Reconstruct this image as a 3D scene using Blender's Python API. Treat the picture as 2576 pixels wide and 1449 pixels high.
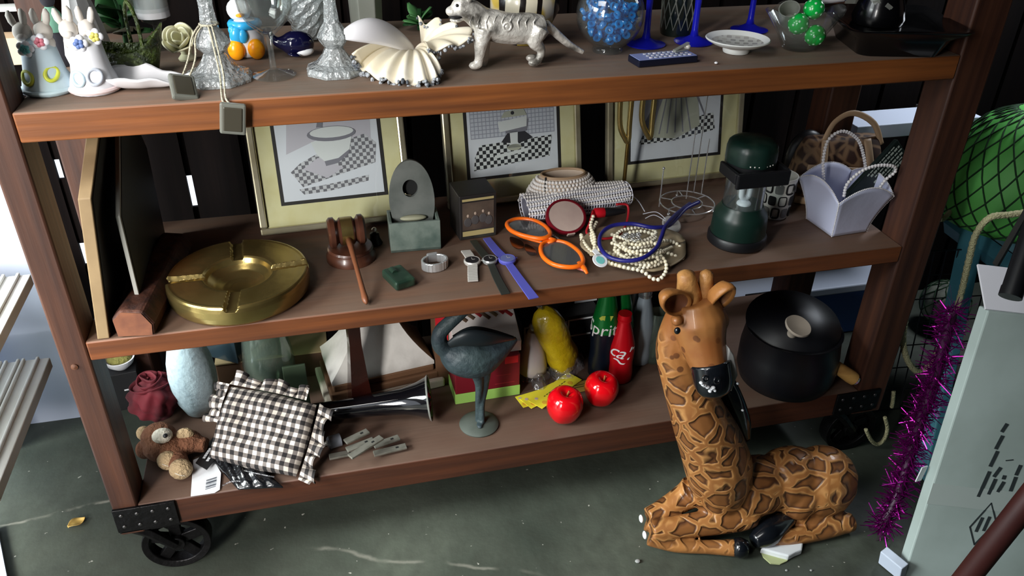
import bpy, bmesh, math, random
from mathutils import Vector, Matrix, Euler
random.seed(7)
PI = math.pi
R = math.radians
for o in list(bpy.data.objects): bpy.data.objects.remove(o)
COL = bpy.context.scene.collection
SC = bpy.context.scene

# ------------------------------------------------------------------ camera
FPX, IW, IH = 2033.12, 2576.0, 1449.0
CAM = Vector((0.39952, -1.18031, 1.32551))
ROT = (Matrix.Rotation(-0.249933, 3, 'Z') @ Matrix.Rotation(1.0184381, 3, 'X') @ Matrix.Rotation(0.0172262, 3, 'Z'))
cd = bpy.data.cameras.new('camera'); cam = bpy.data.objects.new('camera', cd); COL.objects.link(cam)
cd.sensor_width = 36.0; cd.lens = 36.0 * FPX / IW; cd.clip_start = 0.02
cam.matrix_world = Matrix.Translation(CAM) @ ROT.to_4x4()
SC.camera = cam

# ------------------------------------------------------------------ light
SC.view_settings.view_transform = 'Standard'; SC.view_settings.look = 'None'
SC.view_settings.gamma = 1.0; SC.view_settings.exposure = 0.28
w = bpy.data.worlds.new('sky'); SC.world = w; w.use_nodes = True
bg = w.node_tree.nodes['Background']; bg.inputs[0].default_value = (0.84, 0.90, 1.0, 1); bg.inputs[1].default_value = 1.3
def area(name, loc, target, sx, sy, power, col, spread=180):
    l = bpy.data.lights.new(name, 'AREA'); l.shape = 'RECTANGLE'; l.size = sx; l.size_y = sy; l.energy = power; l.color = col; l.spread = math.radians(spread)
    o = bpy.data.objects.new(name, l); COL.objects.link(o); o.location = loc
    o.rotation_euler = (Vector(target) - Vector(loc)).to_track_quat('-Z', 'Y').to_euler(); return o
area('daylight_from_open_door', (-1.22, -2.7, 1.65), (0.25, 0.0, 0.75), 1.3, 1.3, 165.0, (1.0, 0.97, 0.93), 150)
area('overhead_fill_light', (-0.55, -0.70, 2.35), (0.15, 0.1, 0.8), 1.0, 0.6, 4.0, (1.0, 0.99, 0.96), 90)  # added fill lamp under a closed ceiling, favours the upper shelf
area('daylight_from_side_door', (-1.95, -0.5, 1.5), (-0.6, -0.15, 0.0), 1.0, 1.4, 44.0, (0.90, 0.98, 0.96), 75)
area('back_right_fill_light', (2.35, 0.42, 1.5), (1.7, 0.5, 0.25), 0.3, 0.3, 3.5, (0.86, 0.92, 1.0), 110)  # added lamp inside the back wall, brightens the blue tub and planks
SC.cycles.max_bounces = 10; SC.cycles.transmission_bounces = 8; SC.cycles.glossy_bounces = 4; SC.cycles.diffuse_bounces = 3
SC.cycles.transparent_max_bounces = 12; SC.cycles.caustics_reflective = False; SC.cycles.caustics_refractive = False
SC.cycles.sample_clamp_indirect = 4.0
SC.cycles.use_denoising = True

# ------------------------------------------------------------------ pixel -> place
SH = (0.9441, 0.5650, 0.2); ZT, ZM, ZB, ZF = 0.9448, 0.5657, 0.2007, 0.0007          # upper faces of the three shelves
def ray(u, v): return ROT @ Vector(((u - 1288.0) / FPX, -(v - 724.5) / FPX, -1.0))
def at(u, v, z): d = ray(u, v); return CAM + d * ((z - CAM.z) / d.z)
def aty(u, v, y): d = ray(u, v); return CAM + d * ((y - CAM.y) / d.y)
def atx(u, v, x): d = ray(u, v); return CAM + d * ((x - CAM.x) / d.x)
def hz(u, v, y): return aty(u, v, y).z
def mpp(p): return -((ROT.transposed() @ (Vector(p) - CAM)).z) / FPX

# ------------------------------------------------------------------ materials
def lin(c):
    if max(c) > 1.001: c = [x / 255.0 for x in c]
    return tuple((x / 12.92 if x <= 0.04045 else ((x + 0.055) / 1.055) ** 2.4) for x in c)
MATS = {}
def mk(name, col, rough=0.5, metal=0.0, trans=0.0, ior=1.45, noise=None, bump=None, coat=0.0, alpha=1.0, spec=0.5, emit=None, sheen=0.0):
    """noise = (scale, colour2 or None, lo, hi[, stretch]) ; bump = (scale, strength)"""
    m = bpy.data.materials.new(name); m.use_nodes = True; nt = m.node_tree; b = nt.nodes['Principled BSDF']
    I = b.inputs
    I['Base Color'].default_value = (*lin(col), 1); I['Roughness'].default_value = rough; I['Metallic'].default_value = metal
    I['Transmission Weight'].default_value = trans; I['IOR'].default_value = ior; I['Coat Weight'].default_value = coat
    I['Alpha'].default_value = alpha; I['Specular IOR Level'].default_value = spec; I['Sheen Weight'].default_value = sheen
    if emit: I['Emission Color'].default_value = (*lin(emit[0]), 1); I['Emission Strength'].default_value = emit[1]
    N, L = nt.nodes.new, nt.links.new
    if noise or bump: tc = N('ShaderNodeTexCoord')
    if noise:
        mp = N('ShaderNodeMapping'); L(tc.outputs['Object'], mp.inputs[0])
        if len(noise) > 4: mp.inputs['Scale'].default_value = noise[4]
        n = N('ShaderNodeTexNoise'); n.inputs['Scale'].default_value = noise[0]; n.inputs['Detail'].default_value = 5; L(mp.outputs[0], n.inputs[0])
        r = N('ShaderNodeMapRange'); r.inputs[1].default_value = noise[2]; r.inputs[2].default_value = noise[3]; L(n.outputs['Fac'], r.inputs[0])
        x = N('ShaderNodeMix'); x.data_type = 'RGBA'; L(r.outputs[0], x.inputs[0])
        x.inputs[6].default_value = (*lin(col), 1); x.inputs[7].default_value = (*lin(noise[1]), 1); L(x.outputs[2], I['Base Color'])
    if bump:
        n2 = N('ShaderNodeTexNoise'); n2.inputs['Scale'].default_value = bump[0]; n2.inputs['Detail'].default_value = 4; L(tc.outputs['Object'], n2.inputs[0])
        bp = N('ShaderNodeBump'); bp.inputs['Strength'].default_value = bump[1]; bp.inputs['Distance'].default_value = 0.01; L(n2.outputs['Fac'], bp.inputs['Height']); L(bp.outputs[0], I['Normal'])
    MATS[name] = m; return m
def thin_glass(name, tint, body=0.1, rough=0.05, bcol=(235, 240, 240), bump=None, refl=1.0):
    """clear glass that lets light straight through: transparent + gloss + a little milky body"""
    m = bpy.data.materials.new(name); m.use_nodes = True; nt = m.node_tree; N, L = nt.nodes.new, nt.links.new
    b = nt.nodes['Principled BSDF']; b.inputs['Base Color'].default_value = (*lin(bcol), 1); b.inputs['Roughness'].default_value = max(rough, 0.15)
    tr = N('ShaderNodeBsdfTransparent'); tr.inputs[0].default_value = (*lin(tint), 1); gl = N('ShaderNodeBsdfGlossy'); gl.inputs['Roughness'].default_value = rough
    m1 = N('ShaderNodeMixShader'); m1.inputs[0].default_value = body; L(tr.outputs[0], m1.inputs[1]); L(b.outputs[0], m1.inputs[2])
    fr = N('ShaderNodeLayerWeight'); fr.inputs[0].default_value = 0.5; p3 = N('ShaderNodeMath'); p3.operation = 'POWER'; p3.inputs[1].default_value = 3.5; L(fr.outputs['Facing'], p3.inputs[0])
    k = N('ShaderNodeMath'); k.operation = 'MULTIPLY_ADD'; k.inputs[1].default_value = 0.5 * refl; k.inputs[2].default_value = 0.05 * refl; L(p3.outputs[0], k.inputs[0])
    m2 = N('ShaderNodeMixShader'); L(k.outputs[0], m2.inputs[0]); L(m1.outputs[0], m2.inputs[1]); L(gl.outputs[0], m2.inputs[2])
    L(m2.outputs[0], nt.nodes['Material Output'].inputs[0])
    if bump:
        tc = N('ShaderNodeTexCoord'); n2 = N('ShaderNodeTexNoise'); n2.inputs['Scale'].default_value = bump[0]; L(tc.outputs['Object'], n2.inputs[0])
        bp = N('ShaderNodeBump'); bp.inputs['Strength'].default_value = bump[1]; bp.inputs['Distance'].default_value = 0.01; L(n2.outputs['Fac'], bp.inputs['Height'])
        for q in (b.inputs['Normal'], gl.inputs['Normal'], fr.inputs['Normal']): L(bp.outputs[0], q)
    MATS[name] = m; return m
class NT:
    """small helper to write node graphs"""
    def __init__(s, m): s.t = m.node_tree; s.b = s.t.nodes['Principled BSDF']
    def n(s, typ, **kw):
        x = s.t.nodes.new('ShaderNode' + typ)
        for k, v in kw.items(): setattr(x, k, v)
        return x
    def l(s, a, b): s.t.links.new(a, b)
    def math(s, op, a, b=0.0, c=0.0):
        x = s.n('Math', operation=op)
        for i, q in enumerate((a, b, c)):
            if isinstance(q, (int, float)): x.inputs[i].default_value = q
            else: s.l(q, x.inputs[i])
        return x.outputs[0]
    def mix(s, f, a, b):
        x = s.n('Mix', data_type='RGBA')
        for i, q in ((0, f), (6, a), (7, b)):
            if isinstance(q, (int, float)): x.inputs[i].default_value = q
            elif isinstance(q, (tuple, list)): x.inputs[i].default_value = (*lin(q), 1)
            else: s.l(q, x.inputs[i])
        return x.outputs[2]
    def rng(s, f, a, b, c=0.0, d=1.0):
        x = s.n('MapRange'); s.l(f, x.inputs[0])
        for i, q in enumerate((a, b, c, d)): x.inputs[i + 1].default_value = q
        return x.outputs[0]
    def obj(s, scale=(1, 1, 1), rot=(0, 0, 0), out='Object'):
        tc = s.n('TexCoord'); mp = s.n('Mapping'); s.l(tc.outputs[out], mp.inputs[0])
        mp.inputs['Scale'].default_value = scale; mp.inputs['Rotation'].default_value = rot; return mp.outputs[0]
    def noise(s, vec, scale, detail=4):
        x = s.n('TexNoise'); x.inputs['Scale'].default_value = scale; x.inputs['Detail'].default_value = detail; s.l(vec, x.inputs[0]); return x.outputs['Fac']
    def bump(s, h, strength, dist=0.01):
        x = s.n('Bump'); x.inputs['Strength'].default_value = strength; x.inputs['Distance'].default_value = dist; s.l(h, x.inputs['Height']); s.l(x.outputs[0], s.b.inputs['Normal'])

# ------------------------------------------------------------------ shapes
def V(*a): return Vector(a[0]) if len(a) == 1 else Vector(a)
def cr(pts, k=6, closed=False):
    """smooth curve through points"""
    P = [Vector(p) for p in pts]; n = len(P); out = []
    rng = range(n if closed else n - 1)
    for i in rng:
        p0 = P[(i - 1) % n] if closed or i > 0 else P[0]; p1 = P[i]; p2 = P[(i + 1) % n]; p3 = P[(i + 2) % n] if closed or i + 2 < n else P[-1]
        for j in range(k):
            t = j / k
            out.append(0.5 * ((2 * p1) + (p2 - p0) * t + (2 * p0 - 5 * p1 + 4 * p2 - p3) * t * t + (3 * p1 - p0 - 3 * p2 + p3) * t ** 3))
    if not closed: out.append(P[-1].copy())
    return out
def crv(vals, k=6):
    return [p.x for p in cr([(v, 0, 0) for v in vals], k)]
class S:
    def __init__(s): s.v = []; s.f = []; s.mi = []
    def add(s, v, f, M=None, mi=0):
        b = len(s.v); s.v += [(M @ Vector(p)) if M is not None else Vector(p) for p in v]
        s.f += [tuple(i + b for i in q) for q in f]; s.mi += [mi] * len(f); return s
    def box(s, c, d, M=None, mi=0, taper=1.0):
        x, y, z = d[0] / 2, d[1] / 2, d[2] / 2; t = taper
        v = [(c[0] + a * x * (t if e > 0 else 1), c[1] + b * y * (t if e > 0 else 1), c[2] + e * z) for e in (-1, 1) for a, b in ((-1, -1), (1, -1), (1, 1), (-1, 1))]
        return s.add(v, [(3, 2, 1, 0), (4, 5, 6, 7), (0, 1, 5, 4), (1, 2, 6, 5), (2, 3, 7, 6), (3, 0, 4, 7)], M, mi)
    def loft(s, rings, caps=(True, True), closed=False, M=None, mi=0, flip=False):
        n = len(rings[0]); v = [p for r in rings for p in r]; f = []; m = len(rings)
        for i in range(m if closed else m - 1):
            for j in range(n):
                q = (i * n + j, i * n + (j + 1) % n, ((i + 1) % m) * n + (j + 1) % n, ((i + 1) % m) * n + j)
                f.append(q[::-1] if flip else q)
        if not closed:
            if caps[0]: f.append(tuple(range(n))[::-1] if not flip else tuple(range(n)))
            if caps[1]: f.append(tuple((m - 1) * n + j for j in range(n))[::(1 if not flip else -1)])
        return s.add(v, f, M, mi)
    def lathe(s, prof, n=32, M=None, mi=0, fr=None, ex=1.0, ey=1.0, caps=(True, True)):
        """prof = [(r, z)...] from bottom to top (or a closed wall going up outside and down inside)"""
        rings = []
        for i, (r, z) in enumerate(prof):
            rings.append([((max(r, 1e-5) * (fr(2 * PI * j / n, i, z) if fr else 1)) * math.cos(2 * PI * j / n) * ex,
                           (max(r, 1e-5) * (fr(2 * PI * j / n, i, z) if fr else 1)) * math.sin(2 * PI * j / n) * ey, z) for j in range(n)])
        return s.loft(rings, caps, M=M, mi=mi)
    def tube(s, pts, r, n=8, closed=False, M=None, mi=0, flat=1.0, up=None, caps=True):
        P = [Vector(p) for p in pts]; m = len(P); rr = r if isinstance(r, (list, tuple)) else [r] * m; rings = []
        T = [((P[(i + 1) % m] - P[(i - 1) % m]) if closed else (P[min(i + 1, m - 1)] - P[max(i - 1, 0)])).normalized() for i in range(m)]
        a = Vector(up) if up is not None else (Vector((0, 0, 1)) if abs(T[0].z) < 0.9 else Vector((1, 0, 0)))
        for i in range(m):
            if up is not None: a = Vector(up)
            a = a - T[i] * a.dot(T[i]); a = a.normalized() if a.length > 1e-6 else T[i].orthogonal().normalized(); b = T[i].cross(a)
            rings.append([P[i] + a * (math.cos(2 * PI * j / n) * rr[i] * flat) + b * (math.sin(2 * PI * j / n) * rr[i]) for j in range(n)])
        return s.loft(rings, (caps, caps), closed, M, mi)
    def ball(s, c, r, M=None, mi=0, n=16, k=10):
        if isinstance(r, (int, float)): r = (r, r, r)
        rings = []
        for i in range(k + 1):
            t = -PI / 2 + PI * i / k; q = max(math.cos(t), 1e-4)
            rings.append([(c[0] + r[0] * q * math.cos(2 * PI * j / n), c[1] + r[1] * q * math.sin(2 * PI * j / n), c[2] + r[2] * math.sin(t)) for j in range(n)])
        return s.loft(rings, M=M, mi=mi)
    def prism(s, poly, a, b, axis='z', M=None, mi=0):
        def P(p, h): return {'z': (p[0], p[1], h), 'y': (p[0], h, p[1]), 'x': (h, p[0], p[1])}[axis]
        n = len(poly); ar = sum(poly[i][0] * poly[(i + 1) % n][1] - poly[(i + 1) % n][0] * poly[i][1] for i in range(n))
        if (ar < 0) != (axis == 'y'): poly = poly[::-1]
        return s.loft([[P(p, a) for p in poly], [P(p, b) for p in poly]], M=M, mi=mi)
    def grid(s, fn, nu, nv, M=None, mi=0):
        v = [fn(i / nu, j / nv) for j in range(nv + 1) for i in range(nu + 1)]
        f = [(j * (nu + 1) + i, j * (nu + 1) + i + 1, (j + 1) * (nu + 1) + i + 1, (j + 1) * (nu + 1) + i) for j in range(nv) for i in range(nu)]
        return s.add(v, f, M, mi)
    def torus(s, c, Rr, r, n=32, k=8, M=None, mi=0, ex=1.0, ey=1.0):
        return s.tube([(c[0] + Rr * ex * math.cos(2 * PI * i / n), c[1] + Rr * ey * math.sin(2 * PI * i / n), c[2]) for i in range(n)], r, k, True, M, mi, up=(0, 0, 1))
    def beads(s, pts, r, n=8, k=6, M=None, mi=0):
        for p in pts: s.ball(p, r, M, mi, n, k)
        return s
def spaced(pts, d):
    """points at equal distance along a polyline"""
    P = [Vector(p) for p in pts]; out = [P[0].copy()]; need = d
    for a, b in zip(P, P[1:]):
        L = (b - a).length; pos = 0.0
        while L - pos >= need and L > 0:
            pos += need; out.append(a.lerp(b, pos / L)); need = d
        need -= (L - pos)
    return out
def xf(loc=(0, 0, 0), rot=(0, 0, 0), sc=1.0):
    s = (sc, sc, sc) if isinstance(sc, (int, float)) else sc
    return Matrix.Translation(Vector(loc)) @ Euler(rot).to_matrix().to_4x4() @ Matrix.Diagonal((*s, 1))
def along(a, b, roll=0.0):
    """matrix: local +z runs from a to b"""
    d = Vector(b) - Vector(a); return Matrix.Translation(Vector(a)) @ d.to_track_quat('Z', 'Y').to_matrix().to_4x4() @ Matrix.Rotation(roll, 4, 'Z')

# ------------------------------------------------------------------ objects
def obj(name, s, mat, parent=None, loc=None, rot=None, smooth=40, bev=0, seg=2, sub=0, solid=0, remesh=0, smit=0, label=None):
    me = bpy.data.meshes.new(name); me.from_pydata([tuple(p) for p in s.v], [], s.f); me.update()
    mats = mat if isinstance(mat, (list, tuple)) else [mat]
    for m in mats: me.materials.append(MATS[m] if isinstance(m, str) else m)
    if len(mats) > 1: me.polygons.foreach_set('material_index', s.mi)
    if smooth:
        me.shade_smooth()
        if smooth < 180: me.set_sharp_from_angle(angle=R(smooth))
    o = bpy.data.objects.new(name, me); COL.objects.link(o)
    if parent: o.parent = parent
    if loc is not None: o.location = loc
    if rot is not None: o.rotation_euler = rot
    if solid: m = o.modifiers.new('thick', 'SOLIDIFY'); m.thickness = solid; m.offset = 0
    if remesh:
        m = o.modifiers.new('skin', 'REMESH'); m.mode = 'VOXEL'; m.voxel_size = remesh; m.use_smooth_shade = True
    if smit: m = o.modifiers.new('soft', 'SMOOTH'); m.iterations = smit; m.factor = 0.5
    if bev: m = o.modifiers.new('edge', 'BEVEL'); m.width = bev; m.segments = seg; m.limit_method = 'ANGLE'; m.angle_limit = R(38)
    if sub: m = o.modifiers.new('round', 'SUBSURF'); m.levels = sub; m.render_levels = sub
    if label: o['label'] = label
    return o
def tag(o, label, cat, group=None):
    o['label'] = label; o['category'] = cat
    if group: o['group'] = group
    return o
def thing(name, label, cat, loc=(0, 0, 0), rotz=0.0, group=None, rot=None):
    o = bpy.data.objects.new(name, None); o.empty_display_size = 0.05; COL.objects.link(o); o.location = loc
    o.rotation_euler = rot if rot is not None else (0, 0, rotz); return tag(o, label, cat, group)
def struct(name, s, mat, **k):
    o = obj(name, s, mat, **k); o['kind'] = 'structure'; return o
def dup(root, loc, rotz=None, label=None, rot=None, sc=None):
    r = root.copy(); COL.objects.link(r); r.location = loc
    if rotz is not None: r.rotation_euler = (0, 0, rotz)
    if rot is not None: r.rotation_euler = rot
    if sc: r.scale = (sc, sc, sc)
    if label: r['label'] = label
    for ch in list(root.children):
        c = ch.copy(); COL.objects.link(c); c.parent = r
        for g in list(ch.children):
            d = g.copy(); COL.objects.link(d); d.parent = c
    return r
def text(name, body, size, mat, parent, loc, rot, ext=0.0003, shear=0.0, align='CENTER', sx=1.0, label=None, spacing=1.0):
    c = bpy.data.curves.new(name, 'FONT'); c.body = body; c.size = size; c.extrude = ext; c.shear = shear; c.align_x = align; c.align_y = 'CENTER'
    c.space_character = spacing
    c.materials.append(MATS[mat]); o = bpy.data.objects.new(name, c); COL.objects.link(o); o.parent = parent; o.location = loc; o.rotation_euler = rot; o.scale = (sx, 1, 1)
    return o
# ------------------------------------------------------------------ setting materials
def wood(name, c1, c2, axis, dust=None, rough=0.55, scale=1.0):
    m = mk(name, c1, rough); g = NT(m); st = {'x': (1.2, 26, 26), 'y': (26, 1.2, 26), 'z': (26, 26, 1.2)}[axis]
    v = g.obj(tuple(k * scale for k in st)); n1 = g.noise(v, 2.2, 6); n2 = g.noise(g.obj((3, 3, 3)), 1.6, 3)
    c = g.mix(g.rng(n1, 0.35, 0.68), c1, c2); c = g.mix(g.rng(n2, 0.3, 0.75, 0, 0.45), c, tuple(k * 0.55 for k in c1))
    if dust:
        geo = g.n('NewGeometry'); sp = g.n('SeparateXYZ'); g.l(geo.outputs['Normal'], sp.inputs[0])
        dn = g.rng(g.noise(g.obj((5, 9, 5)), 2.0, 5), 0.25, 0.75, 0.62, 1.0)
        f = g.math('MULTIPLY', g.rng(sp.outputs['Z'], 0.55, 0.95), dn); c = g.mix(f, c, dust)
        g.l(g.rng(sp.outputs['Z'], 0.5, 0.95, rough, 0.7), g.b.inputs['Roughness'])
    g.l(c, g.b.inputs['Base Color']); g.bump(n1, 0.25, 0.004); return m
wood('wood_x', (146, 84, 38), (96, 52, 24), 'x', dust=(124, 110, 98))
wood('wood_z', (84, 50, 34), (50, 28, 22), 'z')
wood('wood_y', (120, 74, 44), (74, 42, 28), 'y')
wood('dark_board', (15, 8, 7), (8, 4, 4), 'z', rough=0.9).node_tree.nodes['Principled BSDF'].inputs['Specular IOR Level'].default_value = 0.15
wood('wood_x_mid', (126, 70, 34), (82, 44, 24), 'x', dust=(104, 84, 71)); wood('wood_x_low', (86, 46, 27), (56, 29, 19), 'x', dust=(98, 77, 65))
mk('cast_iron', (30, 29, 30), 0.42, 0.75, bump=(60, 0.25))
mk('bolt_steel', (92, 90, 90), 0.4, 0.9)
mk('white_paint', (226, 228, 226), 0.5, noise=(6, (196, 196, 186), 0.5, 0.8))
mk('white_blue_paint', (205, 214, 232), 0.5)
mk('tan_paint', (208, 178, 146), 0.6)
mk('plaster_grey', (74, 72, 70), 0.8, noise=(4, (52, 50, 50), 0.4, 0.7))
mk('navy_dark', (16, 16, 30), 0.7)
def lineof(p, q): return (p.y, p.x, (q.y - p.y) / (q.x - p.x))
CRK = lineof(at(40, 1310, 0), at(235, 1272, 0)); CR2 = lineof(at(700, 1372, 0), at(1040, 1408, 0))
def concrete():
    m = mk('concrete', (98, 103, 92), 0.62); g = NT(m); v = g.obj()
    a = g.noise(v, 3.2, 8); b = g.noise(v, 26, 6); c = g.mix(g.rng(a, 0.3, 0.7), (52, 58, 51), (82, 87, 76)); c = g.mix(g.rng(b, 0.35, 0.75, 0, 0.55), c, (50, 52, 45))
    # worn pale line crossing the floor and a few scuffs
    sp = g.n('SeparateXYZ'); g.l(v, sp.inputs[0])
    wob = g.math('MULTIPLY', g.math('SUBTRACT', g.noise(v, 7, 5), 0.5), 0.075)
    d = g.math('ABSOLUTE', g.math('ADD', g.math('SUBTRACT', sp.outputs['Y'], CR2[0]), g.math('SUBTRACT', wob, g.math('MULTIPLY', g.math('SUBTRACT', sp.outputs['X'], CR2[1]), CR2[2]))))
    f = g.math('MULTIPLY', g.rng(d, 0.001, 0.007, 1, 0), g.math('MULTIPLY', g.rng(g.noise(v, 9, 3), 0.42, 0.56), g.math('MULTIPLY', g.rng(sp.outputs['X'], 0.22, 0.32), g.rng(sp.outputs['X'], 0.62, 0.75, 0.8, 0.0)))); c = g.mix(g.math('MULTIPLY', f, 0.7), c, (140, 137, 126))
    d2 = g.math('ABSOLUTE', g.math('ADD', g.math('SUBTRACT', sp.outputs['Y'], CRK[0]), g.math('SUBTRACT', wob, g.math('MULTIPLY', g.math('SUBTRACT', sp.outputs['X'], CRK[1]), CRK[2]))))
    f2 = g.math('MULTIPLY', g.math('MULTIPLY', g.rng(d2, 0.001, 0.006, 1, 0), g.rng(g.noise(v, 14, 4), 0.45, 0.58)), g.rng(sp.outputs['X'], 0.05, 0.12, 1, 0)); c = g.mix(g.math('MULTIPLY', f2, 0.7), c, (150, 146, 134))
    ch = g.noise(v, 60, 2); c = g.mix(g.rng(ch, 0.73, 0.76), c, (170, 168, 158))
    g.l(c, g.b.inputs['Base Color']); g.bump(b, 0.3, 0.006); g.l(g.rng(a, 0.3, 0.7, 0.5, 0.75), g.b.inputs['Roughness'])
concrete()

# ------------------------------------------------------------------ room shell
struct('floor', S().box((0.5, -1.46, -0.03), (7.0, 4.28, 0.06)), 'concrete', smooth=0)
s = S(); YW = 0.62          # wall of upright dark boards behind the cart, daylight in some joints
def slit(u, v0, v1): p, q = aty(u, v0, YW), aty(u, v1, YW); return ((p.x + q.x) / 2, (q.z, p.z))
g1, g2, g3 = slit(150, 402, 452), slit(325, 420, 545), slit(484, 442, 522)
lowz = hz(214, 668, YW), hz(214, 612, YW); g2m = (g2[1][0] + g2[1][1]) / 2
joints = [(g1[0], [g1[1], lowz]), (g2[0], [(g2[1][0], g2m - 0.004), (g2m + 0.004, g2[1][1])]), (g3[0], [g3[1]])]
xs = [-0.30] + [j[0] for j in joints] + [g3[0] + 0.125 * (i + 1) for i in range(19)]
for a, b in zip(xs, xs[1:]): s.box(((a + b) / 2, YW, 1.4), (b - a - 0.013, 0.012, 2.8))
for x in xs:
    cuts = [c for j, c in joints if abs(j - x) < 1e-6]; cuts = sorted(cuts[0]) if cuts else []
    z0 = 0.0
    for lo, hi in cuts + [(2.8, 2.8)]:
        if lo > z0: s.box((x, YW + 0.007, (z0 + lo) / 2), (0.03, 0.008, lo - z0))
        z0 = hi
struct('wall_back', s, 'dark_board', smooth=0)
struct('wall_back_outer', S().box((2.95, 0.66, 1.4), (1.2, 0.06, 2.8)), 'navy_dark', smooth=0).name = 'wall_back_corner'
struct('wall_right', S().box((3.5, -0.55, 1.4), (0.06, 2.5, 2.8)), 'navy_dark', smooth=0)
struct('ceiling', S().box((0.6, -0.55, 2.83), (5.8, 2.5, 0.06)), 'dark_board', smooth=0)
s = S().box((1.37, -1.78, 1.4), (4.26, 0.06, 2.8)); struct('wall_light_blocker', s, 'plaster_grey', smooth=0)  # unseen wall behind the camera, its edge placed to shade the right side
s = S().box((-2.23, -1.45, 1.4), (0.06, 0.7, 2.8)).box((-2.23, 0.0, 2.6), (0.06, 2.2, 0.4)); struct('wall_left', s, 'plaster_grey', smooth=0)
s = S().box((-0.345, 0.555, 0.44), (0.22, 0.02, 0.88)).box((-0.72, 0.66, 1.4), (0.05, 0.03, 2.8))
struct('trim_1', s, 'white_blue_paint', smooth=0)
# louvred window beside the post, tan sill below
s = S()
for i in range(14): s.box((-0.325, 0.56, 0.965 + 0.034 * i), (0.46, 0.03, 0.008), xf((0, 0, 0)))
s2 = S().box((-0.325, 0.56, 0.89), (0.46, 0.05, 0.05)); 
w1 = struct('window_1', s, 'white_paint', smooth=0); o = obj('window_sill', s2, 'tan_paint', w1, smooth=0); o['label'] = 'tan window sill'
# white stepped display ledges along the left
sh = thing('ledge_shelf', 'white painted ledge shelf with grooved boards left of the wooden cart', 'shelf', (-0.2, 0.0, 0.0))
for zz, y0, y1 in ((0.30, -0.22, 0.372), (0.475, -0.22, 0.42)):
    s = S().box((-0.20, (y0 + y1) / 2, zz - 0.012), (0.40, y1 - y0, 0.024))
    for gx in (-0.018, -0.045, -0.055, -0.078, -0.088): s.box((gx - 0.004, (y0 + y1) / 2, zz + 0.003), (0.006, y1 - y0, 0.007))
    obj('ledge_board', s, 'white_paint', sh, smooth=0, bev=0.002)
obj('upright', S().box((-0.20, 0.46, 0.42), (0.03, 0.03, 0.84)), 'white_blue_paint', sh, smooth=0, bev=0.002)
obj('side_panel', S().box((-0.31, 0.47, 0.42), (0.18, 0.02, 0.84)), 'white_blue_paint', sh, smooth=0)

# ------------------------------------------------------------------ the cart
cart = thing('shelf_cart', 'dark stained wooden shelf cart on cast iron wheels filled with bric-a-brac', 'shelf', (0.75, 0.2, 0))
def cp(name, s, mat, **k): o = obj(name, s, mat, cart, loc=(-0.75, -0.2, 0), **k); return o
for x0, x1, y0, y1 in ((-0.044, 0.0, 0.0, 0.071), (1.5, 1.573, 0.0, 0.071), (-0.060, 0.0, 0.34, 0.42), (1.5, 1.573, 0.33, 0.40)):
    cp('post', S().box(((x0 + x1) / 2, (y0 + y1) / 2, 1.03), (x1 - x0, y1 - y0, 1.80 if y0 == 0 else 1.66)), 'wood_z', bev=0.004)
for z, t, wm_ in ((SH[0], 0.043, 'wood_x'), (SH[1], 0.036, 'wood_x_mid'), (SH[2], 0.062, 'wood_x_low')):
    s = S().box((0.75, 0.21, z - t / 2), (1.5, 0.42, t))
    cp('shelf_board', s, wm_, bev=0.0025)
cp('back_rail', S().box((0.75, 0.453, 0.815), (1.62, 0.02, 0.05)), 'wood_x', bev=0.003)
s = S().lathe([(0.0055, 0), (0.0055, 0.002), (0, 0.004)], 10, xf((-0.026, 0.0, 0.522), (PI / 2, 0, 0)))
cp('dowel_plug', s, 'wood_y')
for x, y, f in ((0.010, 0.035, 1), (1.50, 0.035, 1), (0.010, 0.385, 0), (1.50, 0.385, 0)):
    zt = 0.138
    s = S().box((0.0, -0.038 if f else 0.038, 0.172), (0.108, 0.006, 0.056)) .box((0, 0, zt), (0.108, 0.07, 0.006))
    pl = cp('bracket_plate', s, 'cast_iron', bev=0.001); pl.location = Vector((-0.75 + x, -0.2 + y, 0))
    b = S()
    for i in range(4):
        for j in range(2): b.ball((-0.04 + 0.027 * i, (-0.0415 if f else 0.0415), 0.158 + 0.028 * j), (0.004, 0.002, 0.004), n=8, k=6)
    obj('bolt', b, 'bolt_steel', pl)
    s = S()
    for dy in (-0.021, 0.021):
        s.tube([(-0.035, dy, 0.135), (-0.01, dy, 0.115), (0.03, dy, 0.066)], [0.012, 0.011, 0.009], 6, flat=1, up=(0, 1, 0))
        s.box((-0.005, dy, 0.128), (0.075, 0.004, 0.014))
    obj('fork', s, 'cast_iron', pl, bev=0.001)
    wh = S(); M = xf((0.03, 0, 0.0635), (PI / 2, 0, 0))
    wh.lathe([(0.050, -0.013), (0.0635, -0.016), (0.0635, 0.016), (0.050, 0.013), (0.050, -0.013)], 40, M, caps=(False, False))
    wh.lathe([(0.0, -0.017), (0.016, -0.017), (0.016, 0.017), (0.0, 0.017)], 20, M)
    for i in range(5): wh.box((0.033, 0, 0), (0.040, 0.022, 0.012), M @ Matrix.Rotation(2 * PI * i / 5 + 0.3, 4, 'Z'))
    obj('wheel', wh, 'cast_iron', pl, bev=0.0015)
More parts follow.
